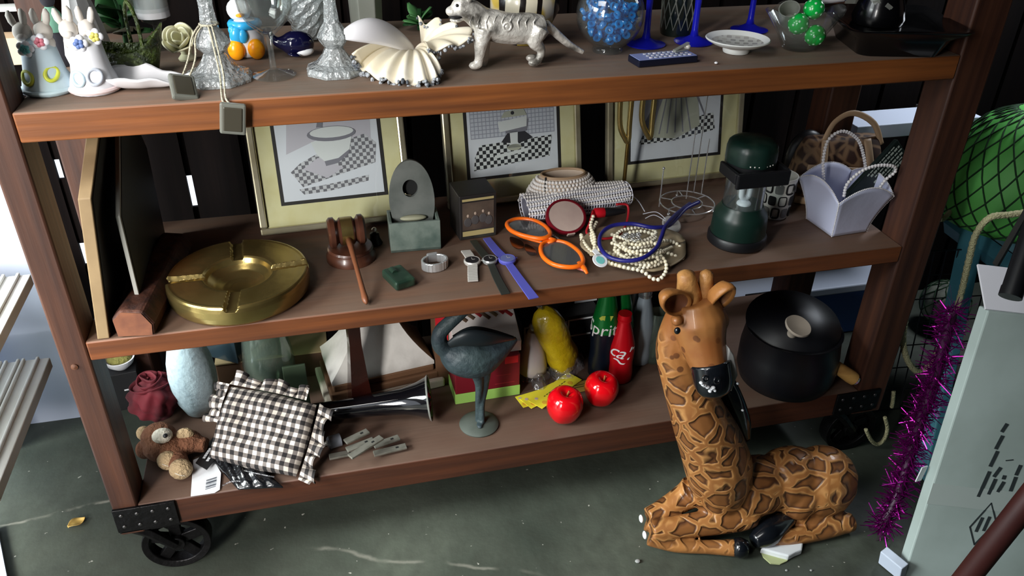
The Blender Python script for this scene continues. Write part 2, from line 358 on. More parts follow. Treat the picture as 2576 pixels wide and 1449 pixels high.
# ================================================================== TOP SHELF
thin_glass('glass', (248, 251, 250), 0.025, 0.03, refl=1.3)
thin_glass('glass_cast', (236, 240, 240), 0.34, 0.07, (226, 232, 234), (150, 0.5), 2.0)
thin_glass('glass_frost', (226, 228, 222), 0.42, 0.3, (176, 178, 170))
mk('glass_green', (92, 112, 44), 0.18, trans=0.55, ior=1.45, noise=(70, (40, 56, 18), 0.4, 0.6), bump=(160, 0.9))
thin_glass('glass_dark', (70, 86, 80), 0.45, 0.1, (34, 44, 40))
thin_glass('glass_blue_bead', (110, 205, 255), 0.70, 0.08, (30, 160, 250), refl=1.6)
mk('cobalt', (32, 36, 205), 0.22, trans=0.25, ior=1.4)
mk('porcelain_blue', (196, 216, 226), 0.35, noise=(9, (178, 200, 206), 0.4, 0.7))
mk('porcelain_white', (232, 234, 240), 0.3)
mk('porcelain_pink', (226, 208, 208), 0.4)
mk('white_gloss', (236, 236, 240), 0.2, coat=0.4)
mk('cream_gloss', (216, 212, 178), 0.3)
mk('fur_white', (220, 214, 206), 0.6)
mk('paint_yellow', (196, 204, 70), 0.45); mk('paint_teal', (96, 170, 172), 0.45); mk('paint_rose', (206, 120, 136), 0.45)
mk('paint_blue', (104, 128, 184), 0.45); mk('paint_lemon', (214, 206, 110), 0.45); mk('paint_grey_blue', (196, 204, 216), 0.45)
mk('leaf_dark', (22, 62, 28), 0.5, noise=(40, (38, 84, 40), 0.4, 0.6)); mk('leaf_grey', (84, 80, 62), 0.6); mk('leaf_green', (84, 140, 84), 0.5)
mk('teal_cloth', (92, 136, 116), 0.8); mk('dark_cloth', (28, 26, 34), 0.85); mk('pink_cloth', (208, 176, 164), 0.85, bump=(90, 0.4)); mk('tulle', (206, 204, 204), 0.8)
mk('orange_gloss', (252, 164, 20), 0.25, noise=(45, (226, 110, 10), 0.55, 0.75)); mk('sky_gloss', (52, 160, 214), 0.2)
mk('whale_blue', (14, 14, 46), 0.12, coat=0.5); mk('cord', (196, 190, 168), 0.85, bump=(300, 0.6)); mk('resin', (150, 152, 142), 0.15, trans=0.5); mk('resin_dark', (64, 60, 50), 0.3)
mk('shell_cream', (224, 214, 190), 0.4, noise=(14, (240, 234, 220), 0.4, 0.7)); mk('shell_white', (234, 232, 236), 0.3); mk('shell_crust', (168, 172, 178), 0.6, noise=(60, (90, 96, 104), 0.45, 0.6), bump=(120, 1.0))
mk('silver_cast', (222, 218, 210), 0.36, 0.3, noise=(30, (96, 92, 86), 0.5, 0.68), bump=(55, 0.5))
mk('black_gloss', (7, 7, 9), 0.2, coat=0.2); mk('black_plastic', (20, 20, 23), 0.4); mk('dark_navy', (18, 22, 40), 0.35)
mk('button_grey', (176, 180, 190), 0.5); mk('face_blue', (140, 152, 204), 0.4); mk('plastic_pearl', (216, 210, 216), 0.3)
mk('jade_ball', (20, 190, 76), 0.2, trans=0.1, coat=0.5); mk('dot_white', (190, 240, 200), 0.4)

def fan_z(o, t): return o
# --- rabbit bells
def bell(name, label, u, v, rpx, skirt, rim, H, heads, marks, flowers):
    c = at(u, v, ZT); r = rpx * mpp(c); t = thing(name, label, 'figurine', c, group=None)
    prof = [(r * 0.96, 0), (r, 0.003), (r * 0.97, 0.010), (r * 0.90, 0.020), (r * 0.80, H * 0.38), (r * 0.72, H * 0.6), (r * 0.64, H * 0.85), (r * 0.50, H), (r * 0.2, H * 1.05), (0.0005, H * 1.06)]
    obj('skirt', S().lathe(prof, 40, fr=lambda a, i, z: 1 + (0.012 * math.cos(18 * a) if i < 4 else 0)), skirt, t, smooth=60)
    obj('hem', S().torus((0, 0, 0.005), r * 0.985, 0.0036, 40, 8), rim, t)
    for hx, hy, hh, tilt in heads:
        h = S(); M = xf((hx, hy, hh), (0, tilt, 0))
        h.ball((0, 0, 0), (0.0125, 0.0125, 0.0145), M).ball((0, -0.009, -0.004), (0.007, 0.007, 0.006), M).ball((0, 0, -0.016), (0.013, 0.012, 0.012), M)
        hd = obj('rabbit_head', h, 'fur_white', t, smooth=180)
        for sx in (-1, 1):
            e = S().tube([(sx * 0.005, 0, 0.008), (sx * 0.0075, 0, 0.017), (sx * 0.0085, 0.001, 0.025), (sx * 0.008, 0.002, 0.031)], [0.004, 0.0052, 0.0048, 0.002], 8, M=M)
            obj('ear', e, 'fur_white', hd, smooth=180)
    for (fx, fz, rr, m) in flowers:
        q = r * (0.62 if fz > H * 0.9 else 0.7); y = -math.sqrt(max(q * q - fx * fx, 1e-6)); s = S()
        for k in range(5): s.ball((fx + rr * 0.62 * math.cos(k * 2 * PI / 5), y, fz + rr * 0.62 * math.sin(k * 2 * PI / 5)), (rr * 0.52, 0.004, rr * 0.52), n=10, k=6)
        f = obj('flower', s, 'porcelain_white', t, smooth=180)
        s = S()
        for k in range(5): s.ball((fx + rr * 0.36 * math.cos(k * 2 * PI / 5 + 0.6), y - 0.003, fz + rr * 0.36 * math.sin(k * 2 * PI / 5 + 0.6)), (rr * 0.33, 0.003, rr * 0.33), n=8, k=6)
        obj('flower_centre', s, m, f, smooth=180)
    for (mx, mz, rr, m) in marks:
        q = r * (0.86 - 0.1 * (mz / (H * 0.4))); s = S(); pts = []
        for k in range(20):
            px, pz = mx + rr * math.cos(2 * PI * k / 20), mz + rr * 1.1 * math.sin(2 * PI * k / 20); qq = r * (0.925 - 0.11 * (pz - 0.020) / (H * 0.38 - 0.02))
            pts.append((px, -math.sqrt(max(qq * qq - px * px, 1e-6)), pz))
        s.tube(pts, 0.0028, 6, True); obj('painted_ring', s, m, t, smooth=180)
    return t
bell('rabbit_bell', 'pale blue porcelain bell with two rabbits, yellow rings on its skirt', 127, 227, 61, 'porcelain_blue', 'porcelain_blue', 0.074,
     [(-0.014, 0.0, 0.083, -0.12), (0.012, 0.0, 0.083, 0.05)], [(-0.018, 0.026, 0.0075, 'paint_yellow'), (0.014, 0.030, 0.0075, 'paint_yellow')],
     [(-0.010, 0.066, 0.0105, 'paint_teal'), (0.010, 0.074, 0.0105, 'paint_rose')])
bell('rabbit_bell', 'white porcelain bell topped by white rabbits, with a blue flower and pink hem', 243, 225, 59, 'porcelain_white', 'porcelain_pink', 0.076,
     [(-0.016, 0.0, 0.086, -0.15), (0.006, 0.006, 0.084, 0.1)], [(0.008, 0.026, 0.009, 'paint_grey_blue'), (-0.014, 0.024, 0.008, 'porcelain_blue')],
     [(-0.002, 0.072, 0.011, 'paint_blue'), (0.018, 0.078, 0.0105, 'paint_lemon')])
# --- figures behind them
c = at(232, 160, ZT); t = thing('cloth_rabbit', 'pale pink cloth rabbit doll standing behind the white rabbit bell', 'doll', c)
obj('dress', S().lathe([(0.030, 0), (0.034, 0.02), (0.028, 0.06), (0.018, 0.105), (0.012, 0.12), (0.0005, 0.122)], 24, fr=lambda a, i, z: 1 + 0.06 * math.sin(9 * a)), 'tulle', t)
obj('head', S().ball((0, 0, 0.138), (0.022, 0.02, 0.022)), 'pink_cloth', t, smooth=180)
for sx in (-1, 1): obj('ear', S().tube([(sx * 0.008, 0, 0.155), (sx * 0.012, 0, 0.18), (sx * 0.014, 0, 0.205)], [0.007, 0.009, 0.004], 8), 'pink_cloth', t, smooth=180)
c = at(318, 130, ZT); t = thing('cloth_flower', 'drooping pink cloth flower on a stem behind the green glass basket', 'flower', c)
obj('stem', S().tube(cr([(0, 0, 0), (0.004, 0, 0.05), (-0.004, 0.0, 0.115)], 5), 0.0022, 6), 'leaf_dark', t)
s = S()
for k in range(6):
    a = k * PI / 3; s.add(*(lambda g: (g.v, g.f))(S().grid(lambda i, j: (-0.004 + math.cos(a + (i - 0.5) * 1.1) * j * 0.042, math.sin(a + (i - 0.5) * 1.1) * j * 0.034, 0.118 - 0.020 * j * j + 0.004 * math.sin(i * 9)), 6, 5)))
obj('petals', s, 'pink_cloth', t, solid=0.0016)
c = at(163, 160, ZT); t = thing('lady_figurine', 'small dark figurine in a teal shawl behind the blue rabbit bell', 'figurine', c)
obj('skirt', S().lathe([(0.020, 0), (0.021, 0.01), (0.016, 0.05), (0.010, 0.07), (0.0005, 0.072)], 20), 'dark_cloth', t)
obj('shawl', S().lathe([(0.017, 0.052), (0.019, 0.058), (0.013, 0.078), (0.006, 0.088), (0.0005, 0.089)], 16), 'teal_cloth', t)
obj('head', S().ball((0, 0, 0.100), (0.011, 0.011, 0.014)), 'dark_cloth', t, smooth=180)
# --- green glass basket
c = at(338, 188, ZT); t = thing('glass_basket', 'moss green textured glass basket with a looped handle', 'basket', c)
def bs(a, i, z): return 1.0
s = S(); n = 40; rings = []
for (k, rr, dz) in ((0, 0.026, 0.0), (1, 0.034, 0.006), (2, 0.043, 0.022), (3, 0.050, 0.040), (4, 0.0475, 0.040), (5, 0.040, 0.024), (6, 0.030, 0.009), (7, 0.0005, 0.006)):
    rings.append([(rr * 1.10 * math.cos(a), rr * 0.66 * math.sin(a), dz * (1 + (0.75 * math.cos(a) ** 2 * (1.2 if math.cos(a) > 0 else 0.5) if k in (2, 3, 4, 5) else 0))) for a in [2 * PI * j / n for j in range(n)]])
s.loft(rings); obj('bowl', s, 'glass_green', t, smooth=60)
obj('handle', S().tube(cr([(0.024, -0.02, 0.044), (0.022, -0.012, 0.085), (0.012, 0, 0.108), (0.004, 0.012, 0.085), (0.002, 0.022, 0.044)], 6), 0.0028, 8), 'glass_green', t, smooth=180)
# --- leaves
def leaf(L, W, curl=0.3, n=8):
    return S().grid(lambda i, j: ((i - 0.5) * W * math.sin(PI * min(max(j, 0.02), 0.98)) ** 0.8, abs(i - 0.5) * W * 0.25 + curl * L * j * j, L * j), 4, n)
def plant(name, label, cat, c, n, L, W, mats, h0, spread, seed):
    rr = random.Random(seed); t = thing(name, label, cat, c)
    obj('stem', S().tube([(0, 0, 0), (0.002, 0, h0 + 0.02)], 0.004, 6), 'leaf_dark', t)
    for k in range(n):
        a = 2 * PI * k / n + rr.uniform(-.3, .3); M = xf((0, 0, h0 * rr.uniform(0.5, 1.1))) @ Matrix.Rotation(a, 4, 'Z') @ Matrix.Rotation(-rr.uniform(0.3, spread), 4, 'X'); l = leaf(L * rr.uniform(.8, 1.15), W); s = S(); s.add(l.v, l.f, M)
        obj('leaf', s, mats[k % len(mats)], t, solid=0.001)
    return t
plant('silk_plant', 'dark green broad-leaved silk plant behind the glass basket', 'plant', at(320, 120, ZT), 9, 0.062, 0.05, ['leaf_dark', 'leaf_dark', 'leaf_grey'], 0.05, 1.2, 3)
plant('ivy_sprig', 'bright green ivy sprig behind the large seashells', 'plant', at(1055, 75, ZT), 9, 0.034, 0.030, ['leaf_green', 'leaf_green', 'leaf_dark'], 0.018, 1.5, 5)
# --- goblet with candle
c = at(402, 118, ZT); t = thing('candle_goblet', 'glass goblet with a white candle in it behind the cream rose', 'candle holder', c)
zc = hz(405, 40, c.y) - ZT
obj('glass', S().lathe([(0.0005, 0), (0.028, 0), (0.029, 0.003), (0.006, 0.008), (0.0045, 0.02), (0.0045, zc - 0.014), (0.020, zc - 0.006), (0.031, zc + 0.02), (0.034, zc + 0.07), (0.032, zc + 0.07), (0.0285, zc + 0.02), (0.017, zc - 0.002), (0.0005, zc - 0.004)], 28, caps=(False, False)), 'glass', t)
obj('candle', S().lathe([(0.0005, zc), (0.027, zc), (0.0262, zc + 0.02), (0.025, zc + 0.06), (0.0005, zc + 0.061)], 28), 'white_gloss', t)
# --- cream rose
c = at(472, 150, ZT); t = thing('ceramic_rose', 'cream ceramic rose beside the first glass candlestick', 'ornament', c)
obj('stem', S().lathe([(0.013, 0), (0.014, 0.003), (0.008, 0.010), (0.012, 0.022), (0.0005, 0.024)], 16), 'cream_gloss', t)
for lay, (nn, rr, hh, tl) in enumerate(((3, 0.009, 0.026, 0.02), (4, 0.016, 0.026, 0.2), (5, 0.022, 0.023, 0.5))):
    for k in range(nn):
        a = 2 * PI * (k + 0.4 * lay) / nn; wd = 2.4 / nn * 1.35
        g = S().grid(lambda i, j: (rr * (0.35 + 0.65 * math.sin(PI / 2 * j) + tl * 0.3 * j ** 3) * math.cos(a + (i - .5) * wd * 2), rr * (0.35 + 0.65 * math.sin(PI / 2 * j) + tl * 0.3 * j ** 3) * math.sin(a + (i - .5) * wd * 2), hh * j * (1 - 0.3 * abs(2 * i - 1) ** 2)), 8, 6)
        s = S(); s.add(g.v, g.f, xf((-0.002, -0.004, 0.026), (0.75, -0.25, 0)))
        obj('petal', s, 'cream_gloss', t, solid=0.0022, smooth=180)
# --- white ruffled dish
c = at(362, 216, ZT); k0 = mpp(c)
def ruf(i, j):
    a = 2 * PI * i; rr = 0.012 + 0.034 * j ** 0.8; e = j * j
    z = 0.002 + e * (0.017 + 0.010 * math.cos(a - PI) + 0.0035 * math.sin(4 * a + 1) + 0.002 * math.sin(9 * a))
    return (rr * 1.42 * math.cos(a) * (1 + 0.06 * e * math.sin(5 * a)), rr * 0.80 * math.sin(a) * (1 + 0.05 * e * math.sin(4 * a + 2)), z)
s = S().grid(ruf, 48, 10); s.add([(0.0, 0.0, 0.002)] + [ruf(q / 48, 0) for q in range(48)], [(0, 1 + q, 1 + (q + 1) % 48) for q in range(48)])
tag(obj('ruffled_dish', s, 'white_gloss', loc=c, solid=0.0025, smooth=60), 'white porcelain dish with a wavy torn-looking rim at the shelf edge', 'dish')
# --- glass candlesticks
def candlestick(label, u, v, rpx, vk, vn):
    c = at(u, v, ZT); r = rpx * mpp(c); zk = hz(u - 10, vk, c.y) - ZT; zn = hz(u, vn, c.y) - ZT
    t = thing('glass_candlestick', label, 'candlestick', c, group=None)
    oct8 = lambda a, i, z: 1 / math.cos(((a + PI / 8) % (PI / 4)) - PI / 8) * 0.96
    b = [(0.0005, 0.004), (r * 0.85, 0.002), (r * 0.99, 0.0), (r, 0.004), (r * 0.93, 0.010), (r * 0.62, zn * 0.42), (r * 0.42, zn * 0.72), (r * 0.30, zn)]
    obj('foot', S().lathe(b, 64, fr=lambda a, i, z: oct8(a, i, z) * (1 + 0.02 * math.sin(24 * a) * (1 if 2 < i < 6 else 0))), 'glass_cast', t, smooth=24)
    kn = [(r * 0.30, zn), (r * 0.42, zn + (zk - zn) * 0.5), (r * 0.50, zk), (r * 0.42, zk + 0.010), (r * 0.26, zk + 0.022)]
    obj('knop', S().lathe(kn, 48, fr=lambda a, i, z: 1 + 0.05 * math.cos(8 * a)), 'glass_cast', t, smooth=24)
    sh = [(r * 0.26, zk + 0.022), (r * 0.20, zk + 0.05), (r * 0.22, zk + 0.075), (r * 0.34, zk + 0.10), (r * 0.40, zk + 0.125), (r * 0.30, zk + 0.125), (r * 0.26, zk + 0.105), (0.0005, zk + 0.10)]
    obj('socket', S().lathe(sh, 48, fr=oct8), 'glass_cast', t, smooth=24)
    return t, c, r, zk, zn
cs1 = candlestick('pressed glass candlestick with a string of tags tied round its neck', 550, 200, 84, 108, 132)
candlestick('pressed glass candlestick between the wine glass and the big seashell', 846, 180, 74, 92, 118)
# --- cord with two tags
c1 = cs1[1]; zk = ZT + cs1[3] + 0.028; rr = 0.013
t = thing('tag_cord', 'cream cord with two square resin tags tied round a glass candlestick', 'cord', (c1.x, c1.y, ZT))
def lo(p): return Vector(p) - Vector((c1.x, c1.y, ZT))
A = at(461, 220, ZT + 0.012); B0 = at(560, 262, ZT + 0.002); Bp = aty(586, 300, -0.012)
s = S().torus((0, 0, zk - ZT), rr, 0.0018, 24, 6)
for d in (-0.0025, 0.0025):
    s.tube(cr([(-rr * 0.8 + d, -rr * 0.6, zk - ZT), lo(aty(487, 95, c1.y - 0.02)) + Vector((d, 0, 0)), lo(aty(482, 150, c1.y - 0.028)) + Vector((d * 2, 0, 0)), lo(A) + Vector((d * 2, 0.012, 0.004))], 6), 0.0015, 6)
    s.tube(cr([(rr * 0.2 + d, -rr, zk - ZT), lo(aty(545, 130, c1.y - 0.040)) + Vector((d, 0, 0)), lo(aty(558, 190, c1.y - 0.055)) + Vector((d, 0, 0)), lo(Vector((B0.x + d, 0.004, ZT + 0.003))), lo(Vector((B0.x + 0.004 + d * 1.5, -0.006, ZT - 0.004))), lo(Vector((Bp.x - 0.002 + d * 2, -0.009, ZT - 0.020)))], 6), 0.0015, 6)
obj('cord', s, 'cord', t, smooth=180)
def rtag(M):
    g = obj('resin_tag', S().box((0, 0, 0), (0.036, 0.009, 0.046), M), 'resin', t, bev=0.003, smooth=0); obj('dark_inlay', S().box((0, -0.0032, 0), (0.027, 0.005, 0.036), M), 'resin_dark', g, bev=0.002, smooth=0)
rtag(xf(lo(Vector((Bp.x, -0.0095, Bp.z))), (0, 0.16, 0)))
rtag(xf(lo(A), (-1.05, 0.25, 0.3)))
# --- wine coupe
c = at(690, 190, ZT); k0 = mpp(c); zb = hz(676, 82, c.y) - ZT; r = 55 * k0
tag(obj('wine_glass', S().lathe([(0.0005, 0.0), (r * 0.97, 0.0), (r, 0.002), (r * 0.6, 0.005), (r * 0.16, 0.011), (0.0048, 0.022), (0.0042, zb * 0.6), (0.0055, zb - 0.006), (0.014, zb + 0.002), (0.030, zb + 0.016), (0.0385, zb + 0.034), (0.042, zb + 0.06), (0.0408, zb + 0.06), (0.0372, zb + 0.034), (0.0285, zb + 0.0185), (0.012, zb + 0.005), (0.0005, zb + 0.003)], 40, caps=(False, False)), 'glass', loc=c, smooth=60),
    'clear stemmed wine glass between the two glass candlesticks', 'glass')
# --- ceramic bird
c = at(628, 140, ZT); k0 = mpp(c); t = thing('ceramic_bird', 'white ceramic duck with a blue scarf and two round orange feet', 'figurine', c)
hh = hz(612, 30, c.y) - ZT
obj('body', S().lathe([(0.0005, 0.002), (0.022, 0.002), (0.026, 0.012), (0.027, 0.03), (0.024, hh * 0.6), (0.017, hh * 0.82), (0.0005, hh * 0.9)], 28, ey=0.85), 'white_gloss', t, smooth=180)
obj('head', S().ball((-0.006, 0, hh + 0.004), (0.019, 0.018, 0.018)), 'white_gloss', t, smooth=180)
obj('beak', S().ball((-0.004, -0.018, hh - 0.001), (0.007, 0.009, 0.003)), 'orange_gloss', t, smooth=180)
s = S().torus((0, 0, hh * 0.74), 0.0205, 0.007, 28, 10, ey=0.9)
s.ball((-0.013, -0.021, hh * 0.55), (0.012, 0.006, 0.014)).ball((-0.004, -0.023, hh * 0.53), (0.008, 0.005, 0.011)).ball((-0.018, -0.016, hh * 0.66), (0.008, 0.008, 0.009))
obj('scarf', s, 'sky_gloss', t, smooth=180)
for sx in (-1, 1): obj('foot', S().ball((sx * 0.0155 - 0.002, -0.022, 0.016), (0.0138, 0.010, 0.0165)), 'orange_gloss', t, smooth=180)
# --- whale
c = at(742, 142, ZT); t = thing('glass_whale', 'small dark blue glass whale behind the wine glass', 'figurine', c)
s = S().ball((0.006, 0, 0.021), (0.028, 0.020, 0.021)).tube(cr([(-0.010, 0, 0.022), (-0.026, 0, 0.026), (-0.036, 0, 0.040)], 4), crv([0.016, 0.008, 0.004], 4), 10)
obj('body', s, 'whale_blue', t, smooth=180, remesh=0.0018, smit=4)
for sx in (-1, 1): obj('fluke', S().ball((-0.038, sx * 0.008, 0.043), (0.008, 0.011, 0.003)), 'whale_blue', t, smooth=180)
obj('belly', S().ball((0.014, -0.006, 0.010), (0.018, 0.013, 0.008)), 'white_gloss', t, smooth=180)
for sx in (-1, 1): obj('fin', S().ball((-0.002, sx * 0.020, 0.008), (0.011, 0.008, 0.003), xf((0, 0, 0), (0, 0.2, 0))), 'whale_blue', t, smooth=180)
# --- cut crystal bowl
c = at(778, 100, ZT); s = S(); n, m = 20, 8
def cb(a, i, z): return 1 + (0.05 if i % 2 else -0.02) * (1)
pr = [(0.020 + 0.020 * math.sin(PI / 2 * i / m), 0.004 + 0.085 * i / m) for i in range(m + 1)]; rings = []
for i, (r, z) in enumerate(pr): rings.append([(r * (1.07 if (i + j) % 2 else 0.95) * math.cos(2 * PI * (j + .5 * (i % 2)) / n), r * (1.07 if (i + j) % 2 else 0.95) * math.sin(2 * PI * (j + .5 * (i % 2)) / n), z) for j in range(n)])
for i in range(m, -1, -1): r, z = pr[i]; rings.append([(r * 0.84 * math.cos(2 * PI * j / n), r * 0.84 * math.sin(2 * PI * j / n), z + 0.003) for j in range(n)])
s.loft(rings)
tag(obj('crystal_vase', s, 'glass_cast', loc=c, smooth=0), 'cut crystal vase with a diamond pattern behind the second candlestick', 'vase')
c = at(925, 90, ZT); tag(obj('frosted_vase', S().lathe([(0.0005, 0), (0.026, 0), (0.028, 0.005), (0.031, 0.11), (0.028, 0.11), (0.025, 0.008), (0.0005, 0.007)], 6, caps=(False, False)), 'glass_frost', loc=c, smooth=0, bev=0.002), 'six-sided frosted glass vase behind the large seashell', 'vase')
# --- big sea shells
def clam(label, Hn, rim, crust_sz, flutes, depth, loc, smoothlip=None, z_lift=None):
    """Hn hinge point, rim list of points (world) along the scalloped edge"""
    t = thing('fluted_seashell', label, 'seashell', loc); Lc = Vector(loc); H = Vector(Hn) - Lc; Rm = [Vector(p) - Lc for p in cr(rim, 24)]; m = len(Rm)
    up = Vector((0, 0, 1))
    def fn(i, j):
        q = min(int(i * (m - 1)), m - 2); f = i * (m - 1) - q; p = Rm[q].lerp(Rm[q + 1], f); w = H.lerp(p, 0.04 + 0.96 * j); ph = i * flutes * 2 * PI
        return w + up * (depth * math.sin(PI * j) ** 0.8 * 0.8 + depth * 0.30 * j ** 1.3 * math.cos(ph)) + (p - H).normalized() * (0.0045 * j ** 3 * math.cos(ph))
    obj('fluted_valve', S().grid(fn, flutes * 10, 14), 'shell_cream', t, solid=0.0028, smooth=70)
    rr = random.Random(4); s = S()
    for k in range(flutes * 9):
        i = k / (flutes * 9 - 1); p = fn(i, 1.0); s.ball((p.x + rr.uniform(-.002, .002), p.y + rr.uniform(-.002, .002), p.z - 0.003 + rr.uniform(-.003, .002)), tuple(crust_sz * rr.uniform(0.6, 1.25) for _ in range(3)), n=7, k=5)
    obj('crusty_rim', s, 'shell_crust', t, smooth=180); return t
Hn = at(1040, 128, ZT + 0.022)
rim = [at(893, 146, ZT + 0.030), at(905, 172, ZT + 0.012), at(955, 198, ZT + 0.006), at(1015, 207, ZT + 0.005), at(1078, 207, ZT + 0.006), at(1106, 190, ZT + 0.010), at(1098, 152, ZT + 0.020)]
t = clam('cream fluted seashell with a grey crusty rim and a smooth white upper valve', Hn, rim, 0.0034, 8, 0.022, at(1000, 190, ZT))
Lc = Vector(at(1000, 190, ZT)); a = aty(868, 92, 0.055) - Lc; b = Hn - Lc
def dome(i, j):
    ax = a.lerp(b, i); w = math.sin(PI * (0.06 + 0.90 * i)) ** 0.6; an = PI * (j - 0.05) * 1.05
    return ax + Vector((0.0, -0.030 * math.cos(an) * w, 0.026 * math.sin(an) * w + 0.010 * math.sin(PI * i)))
obj('smooth_valve', S().grid(dome, 24, 16), 'shell_white', t, solid=0.002, smooth=180)
H2 = at(1060, 118, ZT + 0.024)
rim2 = [aty(1052, 52, 0.14), aty(1100, 56, 0.135), aty(1140, 66, 0.12), aty(1182, 78, 0.10), aty(1180, 100, 0.07), aty(1130, 118, 0.062), aty(1075, 128, 0.058)]
clam('second fluted seashell, its grey rim turned up behind the silver tiger', H2, rim2, 0.0030, 6, 0.012, at(1110, 120, ZT))
# --- silver tiger
y0 = at(1207, 176, ZT).y + 0.012; c0 = at(1280, 172, ZT + 0.0012); c0.y = y0
t = thing('silver_tiger', 'cast silver tiger figurine walking left with its tail down behind it', 'figurine', c0)
def P(u, v, dy=0): return aty(u, v, y0 + dy) - c0
k0 = mpp(c0); g = S()
g.tube(cr([P(1205, 45), P(1235, 62), P(1285, 72), P(1335, 70), P(1370, 65)], 5), crv([30 * k0, 38 * k0, 38 * k0, 37 * k0, 26 * k0], 5), 14, flat=1.0)
g.tube([P(1218, 55), P(1185, 28), P(1168, 22)], [32 * k0, 28 * k0, 26 * k0], 12)
g.ball(P(1165, 18), (30 * k0, 24 * k0, 25 * k0)).ball(P(1140, 28), (19 * k0, 17 * k0, 13 * k0)).ball(P(1148, 50), (17 * k0, 13 * k0, 6 * k0))
for sx in (-1, 1):
    g.ball(P(1183, -4, sx * 0.012), (6 * k0, 5 * k0, 8 * k0))
    f = 6 if sx > 0 else 0
    g.tube(cr([P(1218, 72, sx * 0.013), P(1210 + f, 110, sx * 0.014), P(1206 + f * 2, 145, sx * 0.012), P(1203 + f * 2, 165, sx * 0.012)], 4), crv([25 * k0, 18 * k0, 12 * k0, 11 * k0], 4), 10)
    q = P(1200 + f * 2, 168, sx * 0.012); g.ball((q.x - 0.003, q.y, 0.0065), (0.0105, 0.008, 0.0065))
    g.tube(cr([P(1358, 68, sx * 0.012), P(1345, 102, sx * 0.014), P(1362, 128, sx * 0.013), P(1352, 158, sx * 0.013)], 4), crv([28 * k0, 21 * k0, 11 * k0, 9 * k0], 4), 10)
    q = P(1348 - f, 164, sx * 0.013); g.ball((q.x - 0.003, q.y, 0.0062), (0.0105, 0.008, 0.0062))
g.tube(cr([P(1372, 58), P(1400, 85, 0.004), P(1432, 112, 0.004), P(1468, 132, 0.004)], 5), crv([11 * k0, 11 * k0, 9 * k0, 6 * k0], 5), 10)
obj('body', g, 'silver_cast', t, smooth=180, remesh=0.0016, smit=5)
s = S()
for k in range(9):
    u = 1190 + 20 * k; s.tube([P(u, 40 - 4 * (k > 2) + (k > 6) * 6, -0.018), P(u - 8, 56, -0.0215), P(u - 3, 76, -0.0235)], [0.0006, 0.0014, 0.0005], 6)
obj('mane_ridges', s, 'silver_cast', t, smooth=180)
obj('medallion', S().torus((0, 0, 0), 0.0062, 0.0022, 20, 8, xf(P(1276, 67, -0.0235), (PI / 2, 0, 0))).ball(P(1276, 67, -0.023), (0.005, 0.002, 0.005)), 'silver_cast', t, smooth=180)
obj('mouth', S().ball(P(1146, 43, -0.006), (0.011, 0.009, 0.0028)), 'black_plastic', t, smooth=180)
for v_, nm in ((14, 'eye'),): obj('eye', S().ball(P(1150, v_, -0.012), 0.0025), 'black_plastic', t, smooth=180)
# --- striped ceramic behind
m = mk('striped_ceramic', (214, 206, 184), 0.25, coat=0.3); g = NT(m); wv = g.n('TexWave'); wv.wave_type = 'BANDS'; wv.inputs['Scale'].default_value = 9; wv.inputs['Distortion'].default_value = 5; wv.inputs['Detail'].default_value = 1; g.l(g.obj((1, 1, 0.5)), wv.inputs[0])
yl = g.mix(g.rng(g.noise(g.obj(), 14, 2), 0.48, 0.54), (214, 206, 184), (206, 178, 84)); g.l(g.mix(g.rng(wv.outputs['Fac'], 0.74, 0.80), yl, (24, 20, 18)), g.b.inputs['Base Color'])
c = at(1318, 106, ZT); tag(obj('striped_jug', S().lathe([(0.0005, 0), (0.026, 0), (0.028, 0.004), (0.024, 0.010), (0.046, 0.030), (0.060, 0.058), (0.060, 0.080), (0.046, 0.104), (0.034, 0.115), (0.036, 0.13), (0.032, 0.13), (0.030, 0.115), (0.0005, 0.11)], 36, caps=(False, False)), m, loc=c, smooth=60), 'cream round ceramic jar with black and yellow stripes behind the silver tiger', 'jar')
# --- fish bowl with blue glass pieces
c = at(1528, 128, ZT); k0 = mpp(c); rb = 84 * k0; zc = rb + 0.005
t = thing('fish_bowl', 'round clear glass bowl holding blue glass pieces', 'bowl', c)
pr = [(0.0005, 0.0), (0.026, 0.0), (0.027, 0.003), (0.024, 0.008)]
for i in range(1, 13): a = -PI / 2 + 0.55 + (PI - 1.15) * i / 12; pr.append((rb * math.cos(a), zc + rb * math.sin(a)))
pr.append((pr[-1][0] + 0.003, pr[-1][1] + 0.004)); pr.append((pr[-1][0] - 0.004, pr[-1][1] + 0.001)); ri = rb - 0.0022
for i in range(12, 0, -1): a = -PI / 2 + 0.3 + (PI - 0.9) * i / 12; pr.append((ri * math.cos(a), zc + ri * math.sin(a)))
pr.append((0.0005, zc - ri + 0.001))
obj('glass_wall', S().lathe(pr, 48, caps=(False, False)), 'glass', t, smooth=60)
rr = random.Random(11); b0 = None; cnt = 0; pts = []
bead = S().lathe([(0.0025, -0.002), (0.0062, -0.0032), (0.0078, 0), (0.0062, 0.0032), (0.0025, 0.002), (0.0025, -0.002)], 12, caps=(False, False))
tries = 0
while len(pts) < 95 and tries < 20000:
    tries += 1; q = Vector((rr.uniform(-1, 1), rr.uniform(-1, 1), rr.uniform(-1, 0.42)))
    if q.length > 1 or (q.length < 0.62 and q.z < 0.2) : continue
    p = q * (ri - 0.0085)
    if all((p - o).length > 0.0098 for o in pts): pts.append(p)
